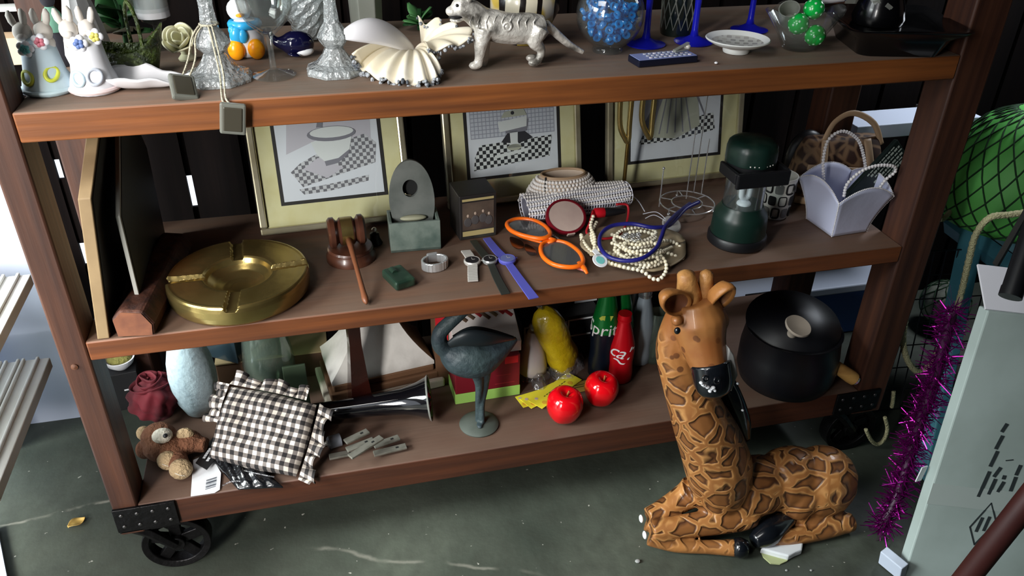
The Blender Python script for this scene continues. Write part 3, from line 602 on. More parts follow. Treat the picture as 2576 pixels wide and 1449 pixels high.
for p in pts:
    L = c + Vector((p.x, p.y, zc + p.z)); e = (rr.uniform(0, 3), rr.uniform(0, 3), 0)
    if b0 is None: b0 = obj('glass_piece', bead, 'glass_blue_bead', loc=L, rot=e, smooth=60); tag(b0, 'bright blue ring-shaped glass piece lying in the round glass bowl', 'glass bead', 'blue glass pieces in the bowl')
    else: o = b0.copy(); COL.objects.link(o); o.location = L; o.rotation_euler = e
# --- blue goblets
g0 = None
for u, v, lab in ((1624, 112, 'cobalt blue stemmed goblet standing beside the round glass bowl'), (1744, 106, 'cobalt blue stemmed goblet standing behind the remote control'), (1884, 76, 'cobalt blue stemmed goblet standing behind the white saucer')):
    c = at(u, v, ZT)
    if g0 is None:
        g0 = thing('blue_goblet', lab, 'glass', c, group='blue stemmed goblets on the top shelf')
        obj('foot', S().lathe([(0.0005, 0), (0.034, 0), (0.035, 0.002), (0.020, 0.005), (0.008, 0.012), (0.0005, 0.014)], 32), 'cobalt', g0, smooth=60)
        obj('stem', S().lathe([(0.0085, 0.009), (0.0058, 0.022), (0.0052, 0.06), (0.0065, 0.085), (0.010, 0.094), (0.0005, 0.096)], 16), 'cobalt', g0, smooth=180)
        obj('cup', S().lathe([(0.0005, 0.094), (0.012, 0.094), (0.028, 0.108), (0.036, 0.135), (0.034, 0.165), (0.032, 0.165), (0.034, 0.135), (0.026, 0.111), (0.0005, 0.100)], 32, caps=(False, False)), 'cobalt', g0, smooth=60)
    else: dup(g0, c, label=lab)
# --- dark tumbler
c = at(1702, 84, ZT); k0 = mpp(c); r = 44 * k0; s = S().lathe([(0.0005, 0), (r * 0.92, 0), (r * 0.97, 0.006), (r * 1.02, 0.10), (r * 0.93, 0.10), (r * 0.86, 0.012), (0.0005, 0.010)], 40, caps=(False, False))
t = thing('cut_tumbler', 'dark cut glass tumbler between two blue goblets', 'glass', c); obj('glass', s, 'glass_dark', t, smooth=60)
s = S()
for k in range(14):
    for sg in (-1, 1):
        a0 = 2 * PI * k / 14; s.tube([(r * (0.975 + 0.03 * q) * math.cos(a0 + sg * q * 0.7), r * (0.975 + 0.03 * q) * math.sin(a0 + sg * q * 0.7), 0.012 + 0.078 * q) for q in (0.0, 0.25, 0.5, 0.75, 1.0)], [0.0004, 0.0011, 0.0012, 0.0011, 0.0004], 5)
obj('cut_lines', s, 'glass_frost', t)
# --- remote control
a = at(1606, 171, ZT); b = at(1755, 157, ZT); d = at(1566, 151, ZT); ex = (b - a); L = ex.length; ang = math.atan2(ex.y, ex.x); W = 0.040
c = (a + b) / 2 + Vector((-math.sin(ang), math.cos(ang), 0)) * W / 2
t = thing('remote_control', 'slim black remote control lying at the edge of the top shelf', 'remote control', c, ang)
obj('case', S().box((0, 0, 0.0055), (L, W, 0.011)), 'dark_navy', t, bev=0.002, smooth=0)
obj('face_plate', S().box((0, 0, 0.0113), (L * 0.96, W * 0.90, 0.001)), 'face_blue', t, smooth=0)
for i in range(9):
    for j in range(3): obj('button', S().lathe([(0.0032, 0), (0.0030, 0.0014), (0.0005, 0.0016)], 10, xf((-L * 0.26 + i * L * 0.082, -0.011 + j * 0.011, 0.0116), (0, 0, 0), (1.15, 0.8, 1))), 'button_grey' if (i + j) % 4 else 'plastic_pearl', t)
c2 = c + Vector((L * 0.30, 0.004, 0.0134)); t = thing('hair_clip', 'small clear plastic hair clip resting on the remote control', 'hair clip', c2, 0.4)
obj('jaw', S().box((0, 0, 0.003), (0.034, 0.007, 0.003)), 'glass_frost', t, bev=0.001, smooth=0); obj('jaw', S().box((0.002, 0, 0.009), (0.034, 0.007, 0.002), xf((0, 0, 0), (0, -0.25, 0))), 'glass_frost', t, bev=0.0008, smooth=0)
obj('spring', S().ball((0.014, 0, 0.007), (0.005, 0.006, 0.005)), 'silver_cast', t, smooth=180)
# --- saucer
m = mk('saucer_pattern', (206, 208, 202), 0.3); g = NT(m); br = g.n('TexBrick'); br.inputs['Scale'].default_value = 34; br.inputs['Mortar Size'].default_value = 0.11; br.inputs['Color1'].default_value = (*lin((150, 148, 142)), 1); br.inputs['Color2'].default_value = (*lin((196, 192, 184)), 1); br.inputs['Mortar'].default_value = (*lin((206, 206, 198)), 1); br.inputs['Row Height'].default_value = 0.5
g.l(g.obj(rot=(0, 0, 0.5)), br.inputs[0]); g.l(br.outputs[0], g.b.inputs['Base Color'])
c = at(1851, 130, ZT); k0 = mpp(c); r = 80 * k0; hz_ = hz(1855, 97, c.y) - ZT
t = thing('saucer', 'small off-white footed saucer with grey square pattern', 'saucer', c)
obj('dish', S().lathe([(0.0005, 0.0), (r * 0.40, 0.0), (r * 0.42, 0.004), (r * 0.40, 0.008), (r * 0.75, 0.014), (r * 0.97, hz_ - 0.002), (r, hz_), (r * 0.97, hz_ + 0.0015), (r * 0.80, hz_ - 0.005)], 48, caps=(False, False)), 'white_paint', t, smooth=60)
obj('printed_well', S().lathe([(r * 0.80, hz_ - 0.005), (r * 0.70, hz_ - 0.0075), (0.0005, hz_ - 0.010)], 48, caps=(False, False)), m, t, smooth=60)
# --- glass bowl with green balls
c = at(2008, 122, ZT); k0 = mpp(c)
n = 48; rings = []
for (rr_, z, wv) in ((0.0005, 0.0, 0), (0.026, 0.0, 0), (0.030, 0.003, 0), (0.042, 0.026, 0.2), (0.058, 0.050, 0.7), (0.068, 0.064, 1), (0.066, 0.066, 1), (0.055, 0.052, 0.7), (0.039, 0.028, 0.2), (0.026, 0.006, 0), (0.0005, 0.005, 0)):
    rings.append([(rr_ * (1 + 0.07 * wv * math.cos(4 * a)) * math.cos(a), rr_ * 0.9 * (1 + 0.07 * wv * math.cos(4 * a)) * math.sin(a), z + 0.007 * wv * math.cos(4 * a) - 0.004 * wv * math.sin(a)) for a in [2 * PI * j / n for j in range(n)]])
tag(obj('glass_bowl', S().loft(rings), 'glass', loc=c, smooth=60), 'clear glass bowl with a wavy rim holding green spotted balls', 'bowl')
b0 = None
for (dx, dy, dz, lab) in ((-0.012, -0.004, 0.044, 'green ball with white spots, leaning on the left wall of the clear bowl'), (0.016, -0.018, 0.0265, 'lowest green ball with white spots in the clear bowl'), (0.018, 0.004, 0.066, 'topmost green ball with white spots in the clear bowl')):
    p = c + Vector((dx, dy, dz))
    if b0 is None:
        b0 = thing('spotted_ball', lab, 'ball', p, group='green spotted balls in the clear bowl'); obj('ball', S().ball((0, 0, 0), 0.0178, n=24, k=16), 'jade_ball', b0, smooth=180); s = S(); rr = random.Random(2)
        for k in range(26):
            z = 1 - 2 * (k + 0.5) / 26; a = k * 2.4; q = math.sqrt(1 - z * z); d = Vector((q * math.cos(a), q * math.sin(a), z)); M = Matrix.Translation(d * 0.0176) @ d.to_track_quat('Z', 'Y').to_matrix().to_4x4(); s.ball((0, 0, 0), (0.0024, 0.0024, 0.0007), M, n=8, k=4)
        obj('spots', s, 'dot_white', b0, smooth=180)
    else: dup(b0, p, label=lab, rot=(dx * 60, dy * 70, 1))
tag(obj('frosted_cup', S().lathe([(0.0005, 0), (0.014, 0), (0.015, 0.003), (0.018, 0.035), (0.016, 0.035), (0.013, 0.004), (0.0005, 0.003)], 24, xf((0, 0, 0), (0.5, -0.5, 0)), caps=(False, False)), 'glass_frost', loc=c + Vector((-0.012, 0.026, 0.040)), smooth=60), 'small frosted cup tipped at the back of the clear bowl', 'cup')
p = c + Vector((0.050, 0.018, 0.073)); t = thing('pen', 'pale pink and violet pen laid across the rim of the clear bowl', 'pen', p, 0.15)
obj('barrel', S().tube([(-0.034, 0, 0), (0.036, 0, 0.002)], 0.0038, 10), 'plastic_pearl', t); obj('tip', S().tube([(0.036, 0, 0.002), (0.046, 0, 0.0023)], [0.0034, 0.001], 10), 'paint_blue', t)
# --- far right
c = at(2160, 34, ZT); tag(obj('acrylic_block', S().box((0, 0, 0.028), (0.060, 0.03, 0.056)), 'glass_frost', loc=c, rot=(0, 0, 0.1), bev=0.003, smooth=0), 'clear acrylic block behind the glass bowl and black tray', 'block')
c = at(2306, 81, ZT + 0.050); c = Vector((c.x + 0.105 * math.sin(0.25), c.y + 0.105 * math.cos(0.25), ZT)); t = thing('black_tray', 'square black lacquer tray at the end of the top shelf', 'tray', c, -0.25)
rq = lambda w, d, r, n=6: [(sx * (w - r) + r * math.cos(a0 + PI / 2 * k / n), sy * (d - r) + r * math.sin(a0 + PI / 2 * k / n)) for sx, sy, a0 in ((1, 1, 0), (-1, 1, PI / 2), (-1, -1, PI), (1, -1, 3 * PI / 2)) for k in range(n + 1)]
s = S().loft([[(*p, z) for p in rq(w, d, 0.02)] for w, d, z in ((0.070, 0.070, 0), (0.082, 0.082, 0.030), (0.102, 0.102, 0.044), (0.105, 0.105, 0.048), (0.101, 0.101, 0.050), (0.078, 0.078, 0.038))])
obj('tray', s, 'black_gloss', t, smooth=50)
p = c + Vector((-0.020, 0.010, 0.0390)); t = thing('black_ornament', 'black glossy ornament set with pale glass chips, standing in the black tray', 'ornament', p)
obj('body', S().lathe([(0.0005, 0), (0.042, 0.0), (0.045, 0.01), (0.040, 0.03), (0.030, 0.06), (0.022, 0.10), (0.0005, 0.105)], 28), 'black_gloss', t, smooth=60)
s = S(); rr = random.Random(8)
for k in range(16): a = -2.6 + rr.uniform(0, 1.9); z = rr.uniform(0.03, 0.075); r = 0.043 - (z - 0.01) * 0.22; s.box((0, 0, 0), (0.012, 0.003, 0.007), xf((r * math.cos(a), r * math.sin(a), z), (rr.uniform(-.5, .5), rr.uniform(-.6, .6), a + PI / 2)))
obj('glass_chips', s, 'glass_frost', t, smooth=0)
tag(obj('pearl_bead', S().ball((0, 0, 0.002), (0.003, 0.003, 0.002)), 'white_gloss', loc=at(1801, 161, ZT), smooth=180), 'loose white bead on the shelf edge in front of the saucer', 'bead')
# ================================================================== MIDDLE SHELF
mk('brass', (186, 164, 104), 0.27, 0.9, noise=(7, (136, 116, 66), 0.42, 0.68), bump=(40, 0.06))
mk('brass_worn', (150, 124, 66), 0.34, 0.9, noise=(9, (106, 84, 44), 0.4, 0.66))
mk('mahogany', (82, 48, 34), 0.32, noise=(6, (50, 28, 22), 0.4, 0.7, (6, 6, 1.5)), coat=0.2)
mk('mahogany_light', (116, 70, 46), 0.4)
mk('board_edge', (150, 126, 92), 0.65, noise=(12, (122, 100, 72), 0.4, 0.7)); mk('board_face_unlit', (26, 22, 20), 0.6); mk('panel_edge', (186, 186, 178), 0.55); mk('panel_face', (60, 62, 60), 0.5)
mk('rough_log', (84, 48, 34), 0.7, noise=(10, (46, 26, 22), 0.4, 0.7, (8, 8, 1)), bump=(45, 0.4)); mk('log_end', (122, 74, 50), 0.8, noise=(30, (84, 46, 34), 0.4, 0.7))
mk('frame_gold', (206, 200, 172), 0.28, 0.75, noise=(8, (140, 126, 84), 0.45, 0.7)); mk('mat_board', (226, 218, 176), 0.85, noise=(30, (218, 208, 160), 0.4, 0.7)); mk('mat_bevel', (42, 38, 40), 0.6)
mk('print_paper', (226, 228, 242), 0.7); mk('ink_grey', (132, 130, 144), 0.8); mk('ink_dark', (52, 50, 58), 0.8); mk('ink_pale', (226, 228, 234), 0.8); mk('ink_mauve', (200, 195, 210), 0.8); mk('ink_sand', (184, 184, 172), 0.8)
def checker(name, a, b, sc):
    m = mk(name, a, 0.8); g = NT(m); c = g.n('TexChecker'); c.inputs['Scale'].default_value = sc; c.inputs['Color1'].default_value = (*lin(a), 1); c.inputs['Color2'].default_value = (*lin(b), 1)
    g.l(g.obj(out='Object'), c.inputs[0]); g.l(c.outputs[0], g.b.inputs['Base Color']); return m
checker('ink_check', (222, 224, 230), (44, 44, 50), 130); checker('ink_check_grey', (206, 206, 216), (118, 116, 126), 140)
m = mk('ink_tiles', (206, 208, 222), 0.8); g = NT(m); br = g.n('TexBrick'); br.offset = 0.0; br.inputs['Scale'].default_value = 60; br.inputs['Mortar Size'].default_value = 0.05; br.inputs['Row Height'].default_value = 0.5; br.inputs['Brick Width'].default_value = 0.5
br.inputs['Color1'].default_value = br.inputs['Color2'].default_value = (*lin((204, 206, 222)), 1); br.inputs['Mortar'].default_value = (*lin((156, 158, 178)), 1); g.l(g.obj(rot=(PI / 2, 0, 0)), br.inputs[0]); g.l(br.outputs[0], g.b.inputs['Base Color'])
thin_glass('picture_glass', (250, 252, 250), 0.0, 0.02, refl=0.8)
mk('soapstone', (112, 124, 116), 0.5, noise=(24, (72, 88, 82), 0.4, 0.66), bump=(60, 0.1)); mk('soapstone_grey', (108, 112, 108), 0.55, noise=(20, (80, 86, 82), 0.4, 0.7)); mk('stone_pale', (156, 156, 132), 0.6); mk('green_stone', (30, 48, 38), 0.3, noise=(30, (52, 74, 58), 0.5, 0.7)); mk('hole_dark', (14, 16, 16), 0.8)
mk('frame_black', (36, 33, 32), 0.5, noise=(14, (66, 66, 62), 0.5, 0.75)); mk('sepia', (92, 78, 66), 0.6, noise=(20, (56, 44, 42), 0.35, 0.65)); mk('photo_cream', (176, 160, 110), 0.7); mk('photo_grey', (74, 70, 70), 0.7); mk('photo_face', (176, 156, 140), 0.7)
mk('chrome', (226, 228, 230), 0.16, 0.75); mk('steel', (216, 212, 206), 0.28, 0.5); mk('dial_white', (222, 218, 210), 0.3); mk('dial_dark', (30, 30, 34), 0.25)
mk('strap_black', (40, 42, 38), 0.55); mk('rubber_violet', (82, 84, 172), 0.5); mk('dial_violet', (96, 104, 156), 0.3)
mk('orange_plastic', (246, 112, 26), 0.3); thin_glass('smoke_lens', (170, 170, 172), 0.55, 0.06, (112, 112, 114), refl=1.3); mk('coral', (196, 112, 104), 0.5); thin_glass('brown_lens', (150, 130, 114), 0.2, 0.05, (60, 46, 38))
mk('pearl', (222, 212, 184), 0.22, coat=0.5, noise=(8, (232, 226, 208), 0.4, 0.7)); mk('bead_grey', (222, 218, 214), 0.22, coat=0.5); mk('lining', (196, 178, 160), 0.8); mk('crochet', (226, 226, 236), 0.8); mk('crochet_inner', (120, 120, 134), 0.85); mk('velvet_black', (20, 20, 22), 0.8)
mk('red_compact', (112, 16, 30), 0.3); mk('powder', (188, 166, 156), 0.8, noise=(20, (174, 150, 142), 0.4, 0.7)); mk('red_plastic', (190, 20, 34), 0.35); mk('red_cord', (168, 26, 36), 0.5)
mk('abalone', (176, 158, 130), 0.3, noise=(12, (126, 112, 90), 0.4, 0.65)); mk('blue_rubber', (32, 32, 112), 0.35); mk('tag_white', (232, 234, 238), 0.4); mk('tag_teal', (120, 200, 196), 0.4)
mk('lantern_green', (16, 38, 32), 0.36, noise=(16, (52, 70, 60), 0.55, 0.8)); thin_glass('lantern_globe', (246, 250, 250), 0.025, 0.04, refl=1.6); mk('tube_white', (242, 244, 250), 0.4)
mk('mug_white', (222, 220, 212), 0.3); mk('mug_black', (26, 26, 28), 0.4); mk('mug_grey', (116, 114, 112), 0.5)
mk('tan_leather', (168, 140, 110), 0.55); mk('satin_lilac', (196, 200, 226), 0.42, sheen=0.2, bump=(26, 0.12)); mk('pearl_white', (214, 210, 210), 0.25, coat=0.4); mk('booklet', (22, 34, 32), 0.45); mk('booklet_ink', (176, 186, 178), 0.5)

# --- leaning boards at the left end
def leaning(name, label, cat, u0, v0, u1, v1, u2, v2, th, edge, face, y0, depth, bh=None):
    a = aty(u0, v0, y0); b = aty(u1, v1, y0); zt = b.z; c = None
    base = Vector((a.x, y0, ZM)); h1 = b.z - ZM; lean = max(0.02, (b.x - a.x) / max(b.z - a.z, 0.01))
    hgt = min(0.325, h1 + 0.10); poly = [(0, 0), (0, h1), (depth * 0.42, hgt), (depth * 0.75, hgt), (depth, h1), (depth, 0)]
    s = S(); s.prism(poly, -th / 2, th / 2, 'x'); s.v = [Vector((p.x + p.z * lean, p.y, p.z)) for p in s.v]
    t = thing(name, label, cat, base + Vector((0, 0, 0))); obj('board', s, edge, t, smooth=0, bev=0.0015)
    s = S(); s.prism([(0.006 + 0.012 * 0, 0.006), (0.006, h1 - 0.004), (depth * 0.43, hgt - 0.006), (depth * 0.74, hgt - 0.006), (depth - 0.006, h1 - 0.004), (depth - 0.006, 0.006)], th / 2, th / 2 + 0.0012, 'x'); s.v = [Vector((p.x + p.z * lean, p.y, p.z)) for p in s.v]
    obj('face', s, face, t, smooth=0); return t
leaning('leaning_plaque', 'eight-sided wooden plaque standing on edge beside the left post', 'plaque', 262, 858, 213, 500, 262, 350, 0.018, 'board_edge', 'board_face_unlit', 0.004, 0.33)  # black face colour holds the shade of the plaque's unlit side
leaning('leaning_plaque', 'eight-sided plaque with a pale grey edge, behind the rough wooden bar', 'plaque', 342, 740, 266, 548, 308, 400, 0.007, 'panel_edge', 'panel_face', 0.05, 0.30)
# --- rough wooden bar
a = at(336, 850, ZM) + Vector((0.003, 0.003, 0)); b = at(446, 640, ZM); b = Vector((b.x, b.y, ZM)); L = (b - a).length; ang = math.atan2(b.y - a.y, b.x - a.x)
hexp = [(0.030, 0.0), (0.033, 0.022), (0.020, 0.046), (-0.014, 0.050), (-0.031, 0.034), (-0.029, 0.0)]
t = thing('wooden_bar', 'rough dark wooden bar lying front to back left of the brass ashtray', 'bar', a, ang - PI / 2)
obj('bar', S().prism(hexp, 0.0, L, 'y'), 'rough_log', t, smooth=0, bev=0.005)
obj('cut_end', S().prism([(x * .9, 0.024 + (z - 0.024) * .9) for x, z in hexp], -0.0012, 0.0, 'y'), 'log_end', t, smooth=0)
# --- brass ashtray
ct = at(599, 688, ZM + 0.034); c = Vector((ct.x, ct.y, ZM)); k0 = mpp(ct); r = 174 * k0; H = 0.040
def ash(i, j):
    a = 2 * PI * i
    pr = [(0.0005, 0.0065), (0.14, 0.007), (0.24, 0.0095), (0.36, 0.0155), (0.44, 0.0245), (0.475, 0.0335), (0.50, 0.0362), (0.55, 0.0368), (0.65, 0.0372), (0.80, 0.0378), (0.92, 0.0388), (0.955, 0.0396), (0.975, 0.0385), (0.990, 0.035), (1.0, 0.028), (0.998, 0.016), (0.985, 0.006), (0.955, 0.001), (0.90, 0.0)]
    f = j * (len(pr) - 1); q = min(int(f), len(pr) - 2); f -= q; rr = (pr[q][0] * (1 - f) + pr[q + 1][0] * f) * r; z = pr[q][1] * (1 - f) + pr[q + 1][1] * f
    if z > 0.014 and rr > 0.40 * r:
        for a0 in (0.06, PI / 2 + 0.06, PI + 0.06, 3 * PI / 2 - 0.06):
            dl = math.cos(a - a0); off = abs(rr * math.sin(a - a0))
            if dl > 0 and off < 0.0115: z = min(z, 0.0385 - min(1.0, (0.0115 - off) / 0.003) * 0.0085)
    return (rr * math.cos(a), rr * math.sin(a), z)
tag(obj('ashtray', S().grid(ash, 360, 108), 'brass', loc=c, smooth=50), 'large round brass ashtray with four cigarette grooves', 'ashtray')
# --- gavel and its block
c = at(884, 648, ZM); k0 = mpp(c); r = 61 * k0; zb = 0.026
t = thing('gavel_block', 'round dark wooden sounding block under the gavel', 'block', c)
obj('block', S().lathe([(0.0005, 0), (r, 0), (r, 0.010), (r * 0.93, 0.014), (r * 0.90, 0.020), (r * 0.93, 0.022), (r * 0.88, zb), (0.0005, zb)], 40), 'mahogany', t, smooth=40)
gh = c + Vector((-0.004, 0.004, zb + 0.0295)); t = thing('gavel', 'wooden gavel with a brass band, its handle pointing to the shelf edge', 'gavel', gh, 0.06)
pr = [(0.0005, -0.034), (0.024, -0.034), (0.0285, -0.030), (0.0285, -0.022), (0.024, -0.019), (0.021, -0.016), (0.0245, -0.013), (0.026, -0.012), (0.026, 0.012), (0.0245, 0.013), (0.021, 0.016), (0.024, 0.019), (0.0285, 0.022), (0.0285, 0.030), (0.024, 0.034), (0.0005, 0.034)]
obj('head', S().lathe(pr, 32, xf((0, 0, 0), (0, PI / 2, 0))), 'mahogany', t, smooth=35)
obj('band', S().lathe([(0.0266, -0.0105), (0.0268, 0), (0.0266, 0.0105)], 32, xf((0, 0, 0), (0, PI / 2, 0)), caps=(False, False)), 'brass', t)
e = at(922, 764, ZM + 0.005); Mi = (Matrix.Translation(gh) @ Matrix.Rotation(0.06, 4, 'Z')).inverted(); e = Mi @ e
d = e.normalized(); obj('handle', S().tube([d * 0.024, d * 0.045, e * 0.5, e * 0.85, e * 0.93, e * 0.97, e], [0.0066, 0.0052, 0.0042, 0.0048, 0.0060, 0.005, 0.002], 14), 'mahogany_light', t, smooth=180)
c = at(944, 612, ZM); t = thing('metal_bell', 'small dark metal bell behind the gavel block', 'bell', c); obj('bell', S().lathe([(0.014, 0), (0.015, 0.002), (0.010, 0.012), (0.009, 0.022), (0.0005, 0.026)], 20), 'cast_iron', t); obj('handle', S().ball((0, 0, 0.030), 0.005), 'steel', t)
# --- framed prints
def pframe(label, ul, vl, ur, vr, draw):
    a = at(ul, vl, ZM); b = at(ur, vr, ZM); ex = b - a; w = ex.length; ang = math.atan2(ex.y, ex.x); H = 0.328
    top = 0.434; ym = max(a.y, b.y); tilt = math.asin(min(0.5, (0.455 - 0.5 * (a.y + b.y)) / H)) * 0.72
    t = thing('framed_print', label, 'picture', (a + b) / 2 + Vector((0, 0, 0.0035)), rot=(-tilt, 0, ang), group=None)
    fw = 0.014; s = S()
    s.box((0, 0, fw / 2), (w, 0.016, fw)).box((0, 0, H - fw / 2), (w, 0.016, fw)).box((-w / 2 + fw / 2, 0, H / 2), (fw, 0.016, H - 2 * fw)).box((w / 2 - fw / 2, 0, H / 2), (fw, 0.016, H - 2 * fw))
    obj('frame', s, 'frame_gold', t, smooth=0, bev=0.003)
    obj('mat', S().box((0, 0.002, H / 2), (w - 2 * fw + 0.002, 0.004, H - 2 * fw + 0.002)), 'mat_board', t, smooth=0)
    pw = w * 0.65; p0 = H * 0.185; ph = H * 0.72
    obj('border', S().box((0, -0.0005, p0 + ph / 2), (pw + 0.014, 0.0015, ph + 0.014)), 'mat_bevel', t, smooth=0)
    pp = obj('print', S().box((0, -0.0016, p0 + ph / 2), (pw, 0.0012, ph)), 'print_paper', t, smooth=0)
    def poly(name, pts, mat, lay=1):
        y = -0.0024 - 0.0003 * lay
        o = obj(name, S().prism([(x * pw, p0 + (z * 0.82 + 0.01) * ph) for x, z in pts], y - 0.0001, y + 0.0001, 'y'), mat, pp, smooth=0); return o
    draw(poly)
    obj('glass', S().box((0, -0.0062, H / 2), (w - 2 * fw + 0.002, 0.0008, H - 2 * fw + 0.002)), 'picture_glass', t, smooth=0)
    return t
def ell(cx, cz, rx, rz, a0=0, a1=2 * PI, n=20): return [(cx + rx * math.cos(a0 + (a1 - a0) * k / n), cz + rz * math.sin(a0 + (a1 - a0) * k / n)) for k in range(n + (0 if abs(a1 - a0 - 2 * PI) < 1e-6 else 1))]
def draw_tub(p):
    p('wall_shading', [(-.42, .46), (.0, .62), (.42, .52), (.45, .98), (-.35, .98)], 'ink_mauve', 0)
    p('checked_floor', [(-.40, .28), (-.30, .36), (.05, .52), (.36, .60), (.47, .50), (.44, .30), (.02, .20), (-.30, .12)], 'ink_check_grey', 1)
    p('checked_strip', [(-.34, .10), (.0, .13), (.36, .18), (.35, .12), (-.05, .055), (-.30, .045)], 'ink_check_grey', 1)
    p('rug', [(-.28, .30), (-.12, .40), (.12, .28), (-.05, .19)], 'ink_mauve', 2)
    p('tub_side', [(-.17, .56), (.25, .64), (.20, .46), (.08, .38), (-.06, .36), (-.13, .44)], 'ink_pale', 3)
    p('tub_shadow', [(-.06, .36), (.08, .38), (.20, .46), (.19, .42), (.07, .33), (-.05, .31)], 'ink_grey', 3)
    p('tub_rim', ell(.04, .63, .24, .075), 'ink_grey', 4); p('tub_inside', ell(.045, .645, .215, .055), 'ink_pale', 5)
    p('curtain', [(-.10, .70), (-.02, .98), (.02, .98), (-.04, .70)], 'ink_grey', 3); p('towel', [(.22, .80), (.30, .98), (.38, .98), (.30, .78)], 'ink_dark', 3)
def draw_sink(p):
    p('tiled_wall', [(-.47, .40), (.47, .40), (.47, .98), (-.47, .98)], 'ink_tiles', 0)
    p('checked_floor', [(-.46, .06), (.40, .14), (.44, .37), (-.38, .33), (-.44, .20)], 'ink_check', 1)
    p('bath_mat', [(-.22, .17), (.16, .22), (.16, .255), (-.22, .205)], 'ink_pale', 2)
    p('shadow', [(-.14, .34), (-.06, .44), (.13, .44), (.22, .36), (.05, .31)], 'ink_dark', 2)
    p('pedestal', [(-.04, .45), (.05, .45), (.045, .33), (.08, .27), (-.07, .27), (-.035, .33)], 'ink_pale', 3); p('pedestal_foot', ell(.005, .275, .08, .035), 'ink_sand', 3)
    p('basin_shadow', [(-.10, .55), (.18, .57), (.15, .44), (-.08, .43)], 'ink_grey', 3); p('basin', [(-.17, .56), (.16, .60), (.15, .49), (-.15, .45)], 'ink_pale', 4); p('basin_top', [(-.13, .60), (-.09, .66), (.12, .69), (.16, .61)], 'ink_sand', 4); p('tap', ell(.0, .645, .02, .02), 'ink_dark', 5)
    p('mirror', [(-.09, .72), (.10, .74), (.10, .98), (-.09, .98)], 'ink_sand', 2); p('mirror_top', [(-.07, .86), (.08, .87), (.08, .98), (-.07, .98)], 'ink_dark', 3); p('shelf_line', [(-.09, .715), (.10, .735), (.10, .72), (-.09, .70)], 'ink_dark', 4)
    p('plant', ell(-.22, .79, .045, .03), 'ink_grey', 2); p('towel', [(.16, .70), (.20, .98), (.27, .98), (.24, .70)], 'ink_pale', 2)
def draw_stool(p):
    p('checked_floor', [(-.42, .17), (-.34, .34), (.42, .46), (.45, .26), (.0, .18)], 'ink_check', 1)
    p('curtain', [(-.27, .24), (-.20, .55), (-.06, .93), (.10, .96), (.24, .60), (.27, .33), (.0, .20)], 'ink_sand', 2)
    for k in range(5): p('fold_line', [(-.20 + .09 * k, .27), (-.075 + .03 * k, .92), (-.065 + .03 * k, .92), (-.185 + .09 * k, .27)], 'ink_grey', 3)
    p('shadow', [(-.27, .26), (-.36, .40), (-.10, .93), (-.05, .92), (-.20, .55)], 'ink_grey', 1)
    p('knot', [(-.10, .90), (-.13, .985), (.16, .985), (.12, .88)], 'ink_dark', 3); p('side_line', [(.11, .90), (.33, .40), (.34, .41), (.13, .92)], 'ink_grey', 3)
pframe('framed bathtub drawing, the first print behind the gavel', 658, 597, 1040, 552, draw_tub)
pframe('framed washbasin drawing over a checked floor, behind the cube photo frame', 1128, 530, 1462, 488, draw_sink)
pframe('framed drawing of a draped curtain, the print behind the wire stand', 1524, 484, 1856, 444, draw_stool)
# --- soapstone box and its lid
a = at(984, 637, ZM); b = at(1110, 626, ZM); ex = b - a; w = ex.length; ang = math.atan2(ex.y, ex.x); dp = 0.062; h = hz(965, 566, a.y) - ZM; n = Vector((-math.sin(ang), math.cos(ang), 0)); c = (a + b) / 2 + n * dp / 2
t = thing('stone_box', 'open green soapstone box right of the gavel', 'box', c, ang); th = 0.006
s = S().box((0, 0, 0.003), (w, dp, 0.006)).box((0, -dp / 2 + th / 2, h / 2), (w, th, h)).box((0, dp / 2 - th / 2, h / 2), (w, th, h)).box((-w / 2 + th / 2, 0, h / 2), (th, dp - 2 * th, h)).box((w / 2 - th / 2, 0, h / 2), (th, dp - 2 * th, h))
obj('box', s, 'soapstone', t, smooth=0, bev=0.001)
c2 = c + n * (-0.002) + Vector((0, 0, 0.0066)); hh = hz(1022, 405, c2.y + 0.02) - c2.z; t = thing('stone_plaque', 'oval grey stone plaque with a round hole, standing in the soapstone box', 'plaque', c2, rot=(-0.14, 0, ang))
t.location.z += 0.003
ow = 0.043; s = S(); outer = [(ow * math.cos(q), hh / 2 + hh / 2 * math.sin(q)) for q in [2 * PI * k / 48 for k in range(48)]]; inner = [(-0.002 + 0.0145 * math.cos(q), hh * 0.66 + 0.017 * math.sin(q)) for q in [2 * PI * k / 48 for k in range(48)]]
s.loft([[(x, 0.005, z) for x, z in outer], [(x, -0.005, z) for x, z in outer], [(x, -0.005, z) for x, z in inner], [(x, 0.005, z) for x, z in inner]], closed=True)
obj('oval_slab', s, 'soapstone_grey', t, smooth=50); obj('hole_backing', S().lathe([(0.0005, 0), (0.016, 0), (0.016, 0.001), (0.0005, 0.001)], 24, xf((-0.002, 0.007, hh * 0.66), (PI / 2, 0, 0))), 'hole_dark', t)
obj('ledge', S().ball((0, -0.009, hh * 0.30), (0.026, 0.010, 0.006)), 'stone_pale', t, smooth=180)
